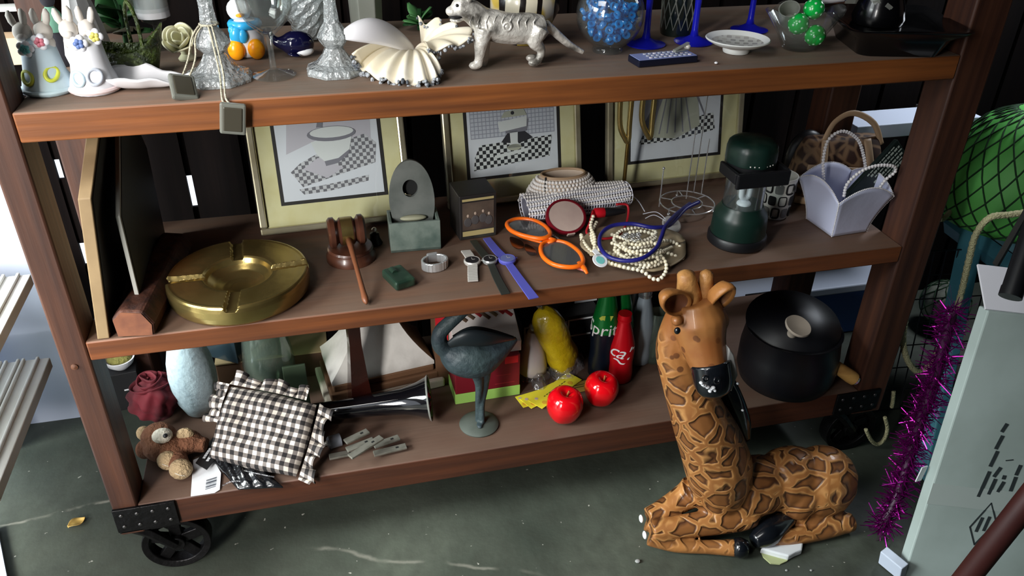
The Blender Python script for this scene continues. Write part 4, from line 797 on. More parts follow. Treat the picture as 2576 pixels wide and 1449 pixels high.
# --- cube photo frame
a = at(1157, 606, ZM); b = at(1249, 592, ZM); ex = b - a; w = ex.length; ang = math.atan2(ex.y, ex.x); h = hz(1150, 496, a.y) - ZM; dp = 0.072; n = Vector((-math.sin(ang), math.cos(ang), 0))
t = thing('photo_cube', 'black cube photo frame with a sepia group photograph', 'photo frame', (a + b) / 2 + n * dp / 2, ang)
obj('cube', S().box((0, 0, h / 2), (w, dp, h)), 'frame_black', t, smooth=0, bev=0.002)
ph = obj('photograph', S().box((0, -dp / 2 - 0.0004, h * 0.53), (w * 0.84, 0.0008, h * 0.62)), 'sepia', t, smooth=0)
s = S()
for k, (x, z) in enumerate(((-0.021, 0.40), (-0.006, 0.44), (0.010, 0.46), (0.022, 0.40))): s.ball((x, -dp / 2 - 0.0010, h * z), (0.0085, 0.0003, 0.010), n=10, k=6)
obj('seated_figures', s, 'photo_grey', ph, smooth=180); s = S()
for k, (x, z) in enumerate(((-0.021, 0.55), (-0.006, 0.59), (0.010, 0.62), (0.022, 0.55))): s.ball((x, -dp / 2 - 0.0012, h * z), (0.0026, 0.0004, 0.0034), n=10, k=6)
obj('faces', s, 'photo_face', ph, smooth=180)
obj('cream_strip', S().box((0, -dp / 2 - 0.0004, h * 0.14), (w * 0.84, 0.0009, h * 0.11)), 'photo_cream', t, smooth=0); obj('cream_strip', S().box((0, -dp / 2 - 0.0004, h * 0.90), (w * 0.84, 0.0009, h * 0.05)), 'photo_cream', t, smooth=0)
# --- green stone case
a = at(990, 740, ZM); b = at(1040, 728, ZM); d = at(968, 690, ZM); ang = math.atan2(b.y - a.y, b.x - a.x); c = (b + d) / 2
t = thing('stone_case', 'small dark green stone case lying in front of the soapstone box', 'case', c, ang + 0.12)
obj('case', S().box((0, 0, 0.009), (0.040, 0.060, 0.018)), 'green_stone', t, smooth=0, bev=0.005, seg=3); obj('inlay', S().tube([(-0.004, 0.004, 0.0172), (-0.004, 0.020, 0.0172)], 0.006, 10), 'green_stone', t)
# --- watches
c = at(1094, 672, ZM); t = thing('bracelet_watch', 'chrome stretch bracelet watch standing closed in front of the soapstone box', 'watch', c, 0.3)
n = 22
for k in range(n):
    a = 2 * PI * k / n
    if 0.9 < a < 1.9: continue
    obj('link', S().box((0, 0, 0.009), (0.0042, 0.0075, 0.017), xf((0.0235 * math.cos(a), 0.0185 * math.sin(a), 0), (0, 0, a))), 'chrome', t, smooth=0, bev=0.001)
obj('case', S().box((0, 0, 0.0105), (0.022, 0.006, 0.021), xf((0.0235 * math.cos(1.4), 0.0185 * math.sin(1.4), 0), (0, 0, 1.4 - PI / 2))), 'chrome', t, smooth=0, bev=0.003)
def wwatch(name, label, pts, wd, cu, cv, rr, strap, casem, dialm, links=False, zc=0.004):
    P = [at(u, v, ZM + zz) for u, v, zz in pts]; c = at(cu, cv, ZM); t = thing(name, label, 'watch', c); C = cr([p - c for p in P], 8)
    d0 = (C[-1] - C[0]); ang = math.atan2(d0.y, d0.x)
    half = min(range(len(C)), key=lambda i: C[i].xy.length)
    for seg_, nm in ((C[:max(half - 1, 2)], 'strap'), (C[half + 2:], 'strap')):
        if links:
            for q in spaced(seg_, 0.0052):
                obj('strap_link', S().box((0, 0, 0.0022), (0.0044, wd, 0.0036), xf((q.x, q.y, q.z - 0.0005), (0, 0, ang))), strap, t, smooth=0, bev=0.0008)
        else:
            ns = Vector((-math.sin(ang), math.cos(ang), 0)); s = S(); L = len(seg_); rings = []
            for i, q in enumerate(seg_):
                k = 1.0; 
                if nm: k = 0.8 + 0.2 * (i / (L - 1) if seg_ is not C[half + 2:] else 1 - i / (L - 1))
                rings.append([q + ns * wd / 2 * k, q + ns * wd / 2 * k + Vector((0, 0, 0.0022)), q - ns * wd / 2 * k + Vector((0, 0, 0.0022)), q - ns * wd / 2 * k])
            obj(nm, s.loft(rings), strap, t, smooth=0, bev=0.0006)
    M = xf((0, 0, zc + 0.0008))
    obj('case', S().lathe([(0.0005, -0.003), (rr * 0.9, -0.003), (rr, 0.0), (rr, 0.003), (rr * 0.88, 0.005), (rr * 0.8, 0.0042), (0.0005, 0.0042)], 32, M), casem, t)
    obj('dial', S().lathe([(0.0005, 0.0043), (rr * 0.78, 0.0043), (rr * 0.78, 0.0048), (0.0005, 0.005)], 32, M), dialm, t)
    obj('hands', S().box((0.0, rr * 0.22, 0.0052), (0.0008, rr * 0.5, 0.0004), M).box((rr * 0.15, 0, 0.0052), (rr * 0.34, 0.0009, 0.0004), M), 'steel', t, smooth=0)
    obj('crown', S().tube([(rr * math.cos(ang + PI / 2) * 0.98, rr * math.sin(ang + PI / 2) * 0.98, zc + 0.002), (rr * math.cos(ang + PI / 2) * 1.16, rr * math.sin(ang + PI / 2) * 1.16, zc + 0.002)], 0.0018, 8), casem, t)
    return t
wwatch('wrist_watch', 'silver wrist watch with a metal link strap', [(1172, 634, 0.003), (1180, 645, 0.004), (1188, 662, 0.004), (1189, 690, 0.003), (1190, 709, 0.0015)], 0.019, 1188, 664, 0.0160, 'steel', 'steel', 'dial_dark', True)
wwatch('wrist_watch', 'round steel wrist watch on a black strap hanging to the shelf edge', [(1190, 606, 0.002), (1208, 630, 0.004), (1232, 660, 0.004), (1250, 700, 0.002), (1272, 741, 0.0015)], 0.017, 1232, 661, 0.0145, 'strap_black', 'chrome', 'dial_dark')
wwatch('wrist_watch', 'violet rubber wrist watch, its strap jutting over the shelf edge', [(1224, 600, 0.002), (1248, 630, 0.004), (1276, 660, 0.004), (1306, 702, 0.002), (1343, 752, 0.0015)], 0.019, 1276, 660, 0.0170, 'rubber_violet', 'rubber_violet', 'dial_violet')
# --- orange sunglasses
c = at(1385, 615, ZM); zg = 0.016; t = thing('sunglasses', 'orange framed cat-eye sunglasses lying flat with smoky lenses', 'glasses', c)
def pl(u, v, z=zg): return at(u, v, ZM + z) - c
def lensring(pts, z): return cr([pl(u, v, z) for u, v in pts], 5, closed=True)
for pts, z in (([(1276, 562), (1300, 551), (1340, 554), (1372, 570), (1384, 590), (1360, 600), (1315, 592), (1285, 579)], 0.022), ([(1362, 618), (1385, 606), (1425, 612), (1458, 636), (1466, 662), (1440, 672), (1395, 666), (1366, 645)], 0.014)):
    ring = lensring(pts, z); fr_ = obj('rim', S().tube(ring, 0.0046, 8, True, up=(0, 0, 1)), 'orange_plastic', t, smooth=180)
    obj('lens', S().prism([(p.x, p.y) for p in ring], z - 0.0006, z + 0.0006), 'smoke_lens', fr_, smooth=0)
obj('bridge', S().tube([pl(1372, 596, 0.020), pl(1388, 602, 0.018), pl(1398, 604, 0.016), pl(1378, 612, 0.014)], [0.003, 0.0042, 0.0045, 0.003], 8), 'orange_plastic', t, smooth=180)
obj('wing_tip', S().tube([pl(1458, 660, 0.014), pl(1470, 675, 0.012), pl(1477, 688, 0.010)], [0.0065, 0.0055, 0.003], 8, flat=0.6), 'orange_plastic', t, smooth=180)
obj('temple_arm', S().tube(cr([pl(1470, 680, 0.008), pl(1440, 668, 0.005), pl(1410, 640, 0.004), pl(1400, 622, 0.004)], 4), 0.0028, 8), 'coral', t, smooth=180)
obj('temple_arm', S().tube(cr([pl(1276, 566, 0.018), pl(1300, 590, 0.008), pl(1340, 604, 0.004), pl(1372, 612, 0.003)], 4), 0.0028, 8), 'orange_plastic', t, smooth=180)
# --- rhinestone spectacles
c = at(1320, 625, ZM); t = thing('spectacles', 'rimless spectacles with sparkling wire arms in front of the orange sunglasses', 'glasses', c)
for nm, pts in (('arm', [(1274, 580, .010), (1300, 592, .010), (1325, 600, .008), (1345, 615, .006)]), ('arm', [(1316, 612, .012), (1322, 626, .010), (1340, 640, .007), (1364, 655, .004)]), ('brow_wire', [(1284, 602, .010), (1292, 614, .010), (1302, 622, .010)])):
    C = cr([pl(u, v, z) + (at(1385, 615, ZM) - c) for u, v, z in pts], 6); ar = obj(nm, S().tube(C, 0.0012, 6), 'chrome', t, smooth=180)
    if nm == 'arm': obj('rhinestones', S().beads(spaced(C, 0.0042), 0.0019), 'bead_grey', ar, smooth=180)
for pts in ([(1284, 596), (1312, 606), (1318, 622), (1300, 626), (1286, 614)], [(1322, 614), (1342, 624), (1350, 640), (1334, 642), (1322, 630)]):
    obj('lens', S().prism([(p.x, p.y) for p in cr([at(u, v, ZM + .008) - c for u, v in pts], 4, True)], 0.0075, 0.0085), 'brown_lens', t, smooth=0)
# --- beaded purse
c = at(1412, 528, ZM); k0 = mpp(c); t = thing('beaded_purse', 'small purse covered in pearl beads with a black drawstring', 'purse', c)
rb = 86 * k0; zt = hz(1410, 437, c.y) - ZM; prof = [(0.75, 0), (0.96, 0.12), (1.06, 0.36), (1.0, 0.62), (0.82, 0.86), (0.66, 1.0)]
obj('pouch', S().lathe([(0.0005, 0)] + [(rb * a_, zt * z_) for a_, z_ in prof] + [(rb * 0.60, zt * 0.99), (rb * 0.7, zt * 0.7), (0.0005, zt * 0.5)], 36, ey=0.55, caps=(False, False)), 'lining', t, smooth=180)
s = S(); rows = 12
for i in range(rows):
    f = 0.04 + 0.88 * i / (rows - 1); q = next(j for j in range(len(prof) - 1) if prof[j + 1][1] >= f); g_ = (f - prof[q][1]) / (prof[q + 1][1] - prof[q][1]); rr = rb * (prof[q][0] * (1 - g_) + prof[q + 1][0] * g_)
    for k in range(46):
        a = 2 * PI * (k + 0.5 * (i % 2)) / 46
        if math.sin(a) < 0.35: s.ball(((rr + .001) * math.cos(a), (rr + .001) * 0.55 * math.sin(a), zt * f), 0.0038, n=8, k=5)
obj('beads', s, 'bead_grey', t, smooth=180)
obj('rim', S().torus((0, 0, zt), rb * 0.64, 0.0028, 32, 8, ey=0.55), 'tan_leather', t)
obj('drawstring', S().tube(cr([(-rb * 0.58, -0.016, zt + 0.002), (-rb * 0.62, -0.024, zt * 0.8), (-rb * 0.66, -0.034, zt * 0.45), (-rb * 0.70, -0.038, zt * 0.2)], 5), 0.0018, 6), 'velvet_black', t, smooth=180)
# --- crocheted bag lying in front
a = at(1318, 560, ZM) + Vector((0, 0, 0.030)); b = at(1570, 522, ZM) + Vector((0, 0, 0.034)); c = at(1440, 545, ZM); t = thing('crochet_bag', 'white crocheted bag with pearl beads lying rolled before the beaded purse', 'bag', c)
ax = b - a; ex = ax.normalized(); ez = Vector((0, 0, 1)); ey = ez.cross(ex)
def cro(i, j, o=0.0): q = 2 * PI * j; rr = 0.0265 * (1 + 0.10 * math.sin(9 * i + 2 * q)) + o; return a - c + ax * i + ey * math.cos(q) * rr * 1.2 + ez * (math.sin(q) * rr)
o = obj('crochet_net', S().grid(cro, 40, 18), 'crochet', t, smooth=180); m_ = o.modifiers.new('net', 'WIREFRAME'); m_.thickness = 0.0030
obj('inner_lining', S().grid(lambda i, j: cro(0.02 + 0.96 * i, j, -0.005), 24, 14), 'crochet_inner', t, smooth=180)
s = S()
for i in range(38):
    for j in range(9):
        s.ball(cro((i + 0.5 * (j % 2)) / 38.5, j / 18 + 0.03, 0.001), 0.0031, n=7, k=5)
obj('beads', s, 'bead_grey', t, smooth=180)
obj('loose_thread', S().tube(cr([b - c, b - c + Vector((0.012, -0.006, -0.004)), b - c + Vector((0.026, -0.014, -0.016)), b - c + Vector((0.026, -0.05, -0.022))], 6), 0.0011, 5), 'crochet', t, smooth=180)
# --- red compact
c = at(1436, 600, ZM) + Vector((0, 0.004, 0.005)); t = thing('compact', 'round red compact with a pale disc, tilted up on edge', 'compact', c, rot=(0.70, 0.0, 0.12))
r = 0.0385; obj('case', S().lathe([(0.0005, -0.004), (r * 0.97, -0.004), (r, 0), (r * 0.98, 0.005), (r * 0.88, 0.0062), (r * 0.86, 0.004), (0.0005, 0.004)], 40, xf((0, r, 0.004), sc=(1.12, 1, 1))), 'red_compact', t)
obj('powder_disc', S().lathe([(0.0005, 0.0042), (r * 0.85, 0.0042), (r * 0.85, 0.005), (0.0005, 0.0058)], 40, xf((0, r, 0.004), sc=(1.12, 1, 1))), 'powder', t); obj('hinge', S().box((0.0, 0.002, 0.004), (0.016, 0.007, 0.010)), 'powder', t, smooth=0, bev=0.001)
# --- red pen torch & red cord
a = at(1496, 536, ZM + 0.036); b = at(1572, 530, ZM + 0.036); c = (a + b) / 2; t = thing('pen_torch', 'short red and black torch lying over the crocheted bag', 'torch', c)
M = along(a - c, b - c); L = (b - a).length
obj('head', S().lathe([(0.0005, 0), (0.0098, 0.0), (0.0105, 0.003), (0.0105, L * 0.30), (0.0095, L * 0.32), (0.0005, L * 0.33)], 20, M), 'red_plastic', t); obj('grip', S().lathe([(0.0092, L * 0.31), (0.0098, L * 0.42), (0.0078, L * 0.72), (0.005, L), (0.0005, L * 1.01)], 20, M), 'black_plastic', t)
c = at(1530, 590, ZM); t = thing('red_lanyard', 'red cord looped among the pearl necklaces', 'lanyard', c)
C = cr([at(u, v, ZM + z) - c for u, v, z in ((1492, 530, .040), (1484, 560, .030), (1476, 586, .018), (1505, 600, .016), (1548, 596, .016), (1570, 575, .022), (1580, 545, .030), (1578, 516, .046), (1550, 514, .05))], 6); obj('cord', S().tube(C, 0.0026, 7), 'red_cord', t, smooth=180)
# --- shell plate
c = at(1598, 634, ZM); t = None
def shp(i, j): a = 2 * PI * i; rr = (0.012 + 0.076 * j) * (1 + 0.05 * math.sin(3 * a) + 0.02 * math.sin(7 * a) * j); return (rr * 1.18 * math.cos(a), rr * 0.98 * math.sin(a), 0.002 + 0.012 * j * j * (1 + 0.4 * math.cos(a - 2.2)))
s = S().grid(shp, 48, 8); s.add([(0, 0, 0.0018)] + [shp(q / 48, 0) for q in range(48)], [(0, 1 + q, 1 + (q + 1) % 48) for q in range(48)])
tag(obj('shell_dish', s, 'abalone', loc=c, solid=0.003, smooth=180), 'brown mother-of-pearl shell dish under the heap of pearls', 'dish')
pc = c
def necklace(label, pts, r=0.0036, closed=False):
    r *= 1.14
    c = at(pts[0][0], pts[0][1], ZM); t = thing('pearl_necklace', label, 'necklace', c, group=None); C = cr([at(u, v, ZM + z) - c for u, v, z in pts], 8, closed); obj('cord', S().tube(C, 0.0007, 5, closed), 'cord', t, smooth=180); obj('pearls', S().beads(spaced(C, r * 2.05), r, n=10, k=7), 'pearl', t, smooth=180); return t
necklace('pearl necklace coiled in the shell dish, its loop hanging over the shelf edge', [(1500, 560, .026), (1488, 590, .022), (1500, 622, .018), (1545, 640, .020), (1600, 645, .020), (1650, 640, .020), (1672, 655, .018), (1676, 680, .010), (1660, 702, .003), (1640, 700, .004), (1615, 682, .014), (1570, 672, .018), (1530, 660, .016)])
necklace('pearl necklace whose right loop spills past the shell dish', [(1540, 612, .028), (1580, 624, .030), (1630, 618, .028), (1670, 606, .022), (1700, 612, .012), (1718, 632, .005), (1716, 650, .004), (1690, 640, .010), (1650, 628, .022), (1600, 636, .028), (1560, 650, .024), (1600, 664, .020), (1640, 668, .018)], 0.0034)
necklace('pearl necklace twined in the middle of the heap', [(1585, 585, .030), (1620, 582, .030), (1650, 596, .028), (1625, 612, .032), (1590, 604, .034), (1570, 622, .032), (1610, 640, .030), (1655, 648, .024), (1640, 662, .020), (1590, 655, .024), (1555, 634, .028), (1575, 612, .034)], 0.0033)
necklace('pearl strand hanging from the torch down into the heap', [(1492, 545, .036), (1486, 570, .028), (1496, 600, .024), (1492, 634, .016), (1470, 612, .016), (1462, 590, .014), (1468, 616, .012), (1490, 642, .012)], 0.0036)
necklace('pearl necklace winding along the near rim of the shell dish', [(1556, 668, .016), (1590, 676, .014), (1630, 672, .014), (1662, 660, .016), (1650, 646, .022), (1610, 652, .024), (1570, 646, .026), (1546, 628, .026), (1566, 612, .030), (1606, 616, .034), (1640, 610, .034), (1660, 622, .028)], 0.0034)
necklace('pearl necklace looped under the silver filigree brooch', [(1540, 590, .026), (1568, 600, .030), (1600, 608, .032), (1634, 600, .032), (1650, 584, .028), (1622, 572, .028), (1590, 574, .028), (1560, 582, .028), (1545, 606, .026), (1580, 632, .030), (1625, 630, .034), (1660, 634, .028), (1690, 622, .014)], 0.0033)
c = at(1590, 596, ZM + 0.044); s = S(); rr = random.Random(5)
for k in range(22): s.torus((rr.uniform(-.016, .016), rr.uniform(-.012, .012), rr.uniform(-.003, .004)), 0.0035, 0.0008, 10, 5)
tag(obj('filigree_brooch', s, 'chrome', loc=c, smooth=180), 'silver filigree brooch lying on top of the pearls', 'brooch')
# --- blue cord with tag
c = at(1590, 620, ZM); t = thing('blue_necklace', 'thick blue cord necklace with a white and turquoise round tag', 'necklace', c)
C = cr([at(u, v, ZM + z) - c for u, v, z in ((1758, 508, .026), (1725, 525, .026), (1700, 552, .024), (1680, 568, .034), (1640, 572, .040), (1590, 563, .042), (1540, 568, .040), (1512, 590, .036), (1510, 620, .032), (1530, 645, .030), (1570, 656, .030), (1615, 650, .034), (1650, 625, .038), (1664, 596, .042), (1674, 570, .044), (1700, 540, .034), (1735, 512, .020))], 6)
obj('cord', S().tube(C, 0.0041, 10), 'blue_rubber', t, smooth=180)
p = at(1509, 656, ZM + 0.022) - c; M = xf(p, (0.5, -0.1, 0.5)); tg = obj('tag', S().lathe([(0.0005, 0), (0.0142, 0), (0.015, 0.001), (0.0142, 0.002), (0.0005, 0.002)], 28, M).box((0.006, 0.016, 0.001), (0.010, 0.016, 0.002), M), 'tag_white', t); obj('sticker', S().lathe([(0.0005, 0.0021), (0.0085, 0.0021), (0.0085, 0.0025), (0.0005, 0.0025)], 28, M), 'tag_teal', tg)
c = at(1692, 584, ZM); t = thing('silver_pendant', 'round silver pendant with clear threads, right of the pearls', 'pendant', c, rot=(0.55, 0.1, 0)); obj('disc', S().lathe([(0.0005, 0), (0.019, 0), (0.0205, 0.002), (0.018, 0.004), (0.016, 0.003), (0.0005, 0.0045)], 32, xf((0, 0.016, 0.002))), 'steel', t); obj('boss', S().ball((0, 0.016, 0.007), (0.005, 0.005, 0.003)), 'chrome', t); obj('threads', S().tube(cr([(-0.012, 0.024, 0.005), (-0.035, 0.036, 0.008), (-0.055, 0.03, 0.005)], 6), 0.0008, 5).tube(cr([(-0.010, 0.028, 0.005), (-0.03, 0.042, 0.010), (-0.058, 0.04, 0.006)], 6), 0.0008, 5), 'crochet', t)
# --- chrome wire stand
c = at(1726, 524, ZM); k0 = mpp(c); t = thing('wire_stand', 'round chrome wire stand with upright rods between the pearls and the lantern', 'stand', c)
r = 68 * k0; zr = 0.014
obj('base_ring', S().torus((0, 0, zr), r, 0.0016, 40, 6).torus((0, 0, zr), r * 0.56, 0.0014, 32, 6), 'chrome', t)
for k in range(6): a = k * PI / 3 + 0.4; obj('spoke', S().tube([(r * .56 * math.cos(a), r * .56 * math.sin(a), zr), (r * math.cos(a), r * math.sin(a), zr)], 0.0013, 6), 'chrome', t)
for k in range(3): a = k * 2 * PI / 3 + 3.6; obj('foot', S().ball((r * math.cos(a), r * math.sin(a), 0.0036), 0.0036).tube([(r * math.cos(a), r * math.sin(a), 0.003), (r * math.cos(a), r * math.sin(a), zr)], 0.0014, 6), 'chrome', t)
for (u0, v0, u1, v1, kn) in ((1658, 520, 1663, 424, 1), (1726, 500, 1745, 330, 0), (1745, 484, 1764, 232, 0), (1764, 488, 1772, 350, 0)):
    p = at(u0, v0, ZM + zr) - c; z1 = min(hz(u1, v1, p.y + c.y) - ZM, 0.33); s = S().tube([p, (p.x, p.y, z1)], 0.0013, 6)
    if kn: s.ball((p.x, p.y, z1), 0.003, n=8, k=6)
    obj('rod', s, 'chrome', t)
# --- brass hook stand
c = at(1566, 500, ZM); t = thing('brass_hooks', 'tall brass rod stand with two drooping U hooks under the top shelf', 'hook stand', c)
obj('foot', S().lathe([(0.0005, 0), (0.026, 0), (0.027, 0.003), (0.008, 0.008), (0.0005, 0.01)], 28), 'brass_worn', t)
zt = 0.325; obj('rod', S().tube([(0, 0, 0.006), (0.0, 0, zt)], 0.0042, 10), 'brass_worn', t)
for (ul, ur, vb, dy) in ((1562, 1588, 356, -0.03), (1617, 1645, 346, -0.05)):
    pa = aty(ul, 262, c.y + dy) - c; pb = aty(ur, 262, c.y + dy) - c; pm = aty((ul + ur) / 2 + 2, vb, c.y + dy) - c
    C = cr([(0, 0, zt - 0.01), (pa.x, dy, zt - 0.004), (pa.x, dy, pm.z + 0.05), (pm.x - 0.004, dy, pm.z + 0.006), (pm.x + 0.003, dy, pm.z + 0.004), (pb.x, dy, pm.z + 0.05), (pb.x, dy, zt - 0.02)], 6)
    obj('hook', S().tube(C, 0.0056, 10), 'brass', t, smooth=180)
# --- lantern
c = at(1851, 606, ZM); k0 = mpp(c); t = thing('camping_lantern', 'dark green camping lantern with a clear globe and white tube', 'lantern', c)
def zz(u, v): return hz(u, v, c.y) - ZM
z1, z2, z3, z4 = zz(1858, 512), zz(1872, 440), zz(1875, 408), zz(1890, 350)
obj('base', S().lathe([(0.0005, 0), (0.053, 0), (0.0575, 0.004), (0.0575, 0.018), (0.0545, 0.022), (0.0005, 0.023)], 40), 'black_plastic', t)
obj('battery_housing', S().lathe([(0.0535, 0.0225), (0.0535, 0.026), (0.053, z1 * 0.5), (0.0525, z1 * 0.66), (0.050, z1 * 0.80), (0.042, z1 * 0.92), (0.040, z1), (0.0005, z1)], 40), 'lantern_green', t)
obj('globe', S().lathe([(0.0385, z1), (0.0385, z2 + 0.004), (0.0372, z2 + 0.004), (0.0372, z1 + 0.001)], 40, caps=(False, False)), 'lantern_globe', t)
g_ = obj('tube_lamp', S().tube(cr([(-0.008, -0.004, z2 + 0.002), (-0.008, -0.004, z1 + 0.022), (-0.004, -0.004, z1 + 0.014), (0.004, -0.004, z1 + 0.014), (0.008, -0.004, z1 + 0.022), (0.008, -0.004, z2 + 0.002)], 6), 0.0058, 10), 'tube_white', t, smooth=180)
obj('tube_seat', S().ball((0, -0.004, z1 + 0.001), (0.014, 0.014, 0.008)), 'tube_white', t, smooth=180)
obj('collar', S().lathe([(0.039, z2), (0.047, z2 + 0.001), (0.047, z3 + 0.004), (0.039, z3 + 0.004)], 40), 'black_plastic', t)
s = S().box((0, -0.054, (z2 + z3) / 2), (0.108, 0.009, z3 - z2 + 0.004)).box((-0.052, -0.020, (z2 + z3) / 2 + 0.004), (0.008, 0.066, z3 - z2 - 0.004)).box((0.052, -0.020, (z2 + z3) / 2 + 0.004), (0.008, 0.066, z3 - z2 - 0.004))
obj('bail_handle', s, 'black_plastic', t, smooth=0, bev=0.003)
obj('cap', S().lathe([(0.044, z3), (0.0475, z3 + 0.004), (0.0475, z3 + (z4 - z3) * 0.62), (0.045, z3 + (z4 - z3) * 0.84), (0.040, z4 - 0.002), (0.030, z4 + 0.001), (0.0005, z4 + 0.002)], 40, fr=lambda a, i, z: 1 + 0.018 * math.cos(8 * a)), 'lantern_green', t)
s = S()
for k in range(7): a = -PI / 2 - 0.5 + k * 0.17; s.ball((0.0465 * math.cos(a), 0.0465 * math.sin(a), z3 + 0.008), 0.0018, n=7, k=5)
obj('studs', s, 'steel', t)
# --- patterned mug
c = at(1946, 540, ZM); k0 = mpp(c); r = 38 * k0; zt = zz(1955, 442); t = thing('patterned_mug', 'white beaker with black rounded-square pattern behind the lantern', 'mug', c)
zt = hz(1955, 440, c.y) - ZM
obj('beaker', S().lathe([(0.0005, 0), (r * 0.80, 0), (r * 0.84, 0.003), (r * 1.08, zt), (r * 1.02, zt), (r * 0.79, 0.006), (0.0005, 0.005)], 36, caps=(False, False)), 'mug_white', t)
rr = random.Random(9)
for i in range(3):
    for k in range(9):
        a0 = 2 * PI * k / 9 + 0.35 * (i % 2); z0 = zt * (0.12 + 0.30 * i); rad = r * (0.84 + 0.24 * (z0 / zt + 0.1)) + 0.0004; w = 0.26; h = zt * 0.115; kind = (i * 3 + k * 2) % 4
        sq = [(math.copysign(abs(math.cos(q)) ** 0.5, math.cos(q)), math.copysign(abs(math.sin(q)) ** 0.5, math.sin(q))) for q in [2 * PI * j / 20 for j in range(20)]]
        P3 = lambda x, z, o=0.0: Vector(((rad + o) * math.cos(a0 + w * x), (rad + o) * math.sin(a0 + w * x), z0 + zt * 0.06 + h * z))
        if math.sin(a0) > 0.5: continue
        s = S()
        if kind in (0, 3): s.tube([P3(x, z) for x, z in sq], 0.0013 if kind else 0.002, 5, True)
        else: s.add([P3(x, z, 0.0006) for x, z in sq], [tuple(range(20))])
        obj('printed_square', s, 'mug_grey' if kind == 2 else 'mug_black', t, smooth=0)
# --- giraffe print bag
m = mk('giraffe_cloth', (62, 38, 28), 0.7); g = NT(m); vo = g.n('TexVoronoi'); vo.feature = 'DISTANCE_TO_EDGE'; vo.inputs['Scale'].default_value = 34; g.l(g.obj(), vo.inputs[0]); g.l(g.mix(g.rng(vo.outputs['Distance'], 0.05, 0.14), (126, 98, 72), (56, 34, 26)), g.b.inputs['Base Color'])
c = at(2090, 500, ZM) + Vector((0, 0.012, 0)); t = thing('print_bag', 'giraffe print handbag with tan straps behind the lilac basket purse', 'bag', c, -0.1)
s = S(); n = 28; rings = []
for z, wx, wy in ((0, 0.088, 0.034), (0.006, 0.098, 0.04), (0.05, 0.100, 0.046), (0.10, 0.092, 0.040), (0.135, 0.084, 0.022), (0.142, 0.080, 0.014)): rings.append([(wx * math.copysign(abs(math.cos(a)) ** .5, math.cos(a)), wy * math.copysign(abs(math.sin(a)) ** .6, math.sin(a)), z) for a in [2 * PI * j / n for j in range(n)]])
obj('body', s.loft(rings), m, t, smooth=60)
for sx in (-0.055, 0.05): obj('strap', S().tube(cr([(sx * 1.25, -0.045, 0.01), (sx * 1.18, -0.051, 0.05), (sx * 1.0, -0.044, 0.10), (sx * 0.9, -0.022, 0.142)], 5), 0.0085, 8, flat=0.25, up=(0, 1, 0)), 'tan_leather', t, smooth=180)
obj('cross_strap', S().tube(cr([(-0.088, -0.042, 0.092), (-0.03, -0.049, 0.088), (0.04, -0.050, 0.082), (0.09, -0.030, 0.078)], 5), 0.0062, 8, flat=0.3, up=(0, 1, 0)), 'tan_leather', t, smooth=180)
obj('handle', S().tube(cr([(-0.05, -0.018, 0.14), (-0.03, -0.01, 0.178), (0.01, -0.006, 0.194), (0.06, -0.008, 0.17), (0.085, -0.014, 0.125)], 6), 0.0065, 8, flat=0.45, up=(0, 1, 0)), 'tan_leather', t, smooth=180)
obj('hem', S().tube(cr([(-0.094, -0.030, 0.012), (-0.05, -0.043, 0.010), (0.0, -0.045, 0.010), (0.06, -0.042, 0.010)], 5), 0.009, 8, flat=0.4, up=(0, 1, 0)), 'tan_leather', t, smooth=180)
c = at(2008, 462, ZM + 0.006); t = thing('dark_handbag', 'dark handbag with a gold clasp at the back, left of the giraffe print bag', 'bag', c); obj('body', S().ball((0, 0, 0.066), (0.048, 0.026, 0.064)).box((0, 0, 0.02), (0.07, 0.04, 0.04)), 'black_plastic', t, smooth=180, remesh=0.004, smit=6); obj('clasp', S().ball((-0.008, -0.020, 0.118), (0.005, 0.004, 0.005)).ball((0.008, -0.021, 0.116), (0.006, 0.004, 0.005)).box((0, -0.024, 0.100), (0.016, 0.004, 0.006)), 'brass', t)
# --- lilac basket purse
fr = at(2092, 596, ZM); rt = at(2180, 582, ZM); ang = math.atan2(rt.y - fr.y, rt.x - fr.x); sd = (rt - fr).length; ex = Vector((math.cos(ang), math.sin(ang), 0)); ey = Vector((-math.sin(ang), math.cos(ang), 0)); c = fr + ex * sd / 2 + ey * sd / 2
t = thing('basket_purse', 'lilac satin basket purse with two pearl bead handles', 'purse', c, ang)
hc = hz(2108, 500, fr.y) - ZM; b0 = sd / 2; tp = b0 * 1.52
def face(i, j, o=0.0):
    w = b0 + (tp - b0) * j ** 1.5; x = (2 * i - 1) * w; hh = hc * j + 0.026 * j * j * (1 - (2 * i - 1) ** 2)
    return Vector((x, -(w + o) - 0.002 * math.sin(PI * i) * j, 0.001 + hh))
for k in range(4):
    s = S(); g_ = S().grid(face, 14, 12); M = Matrix.Rotation(k * PI / 2, 4, 'Z'); s.add(g_.v, g_.f, M); pnl = obj('panel', s, 'satin_lilac', t, solid=0.0022, smooth=180)
    tr = [M @ face(i / 20, 1.0) for i in range(21)] ; ed = [M @ face(0, j / 12) for j in range(13)]
    obj('bead_trim', S().beads(spaced(tr, 0.0036), 0.0016, 7, 5).beads(spaced(ed, 0.0036), 0.0016, 7, 5), 'pearl_white', pnl, smooth=180)
obj('bottom', S().box((0, 0, 0.001), (sd * 0.98, sd * 0.98, 0.002)), 'satin_lilac', t, smooth=0)
Mi = (Matrix.Translation(c) @ Matrix.Rotation(ang, 4, 'Z')).inverted()
yb = c.y + 0.035
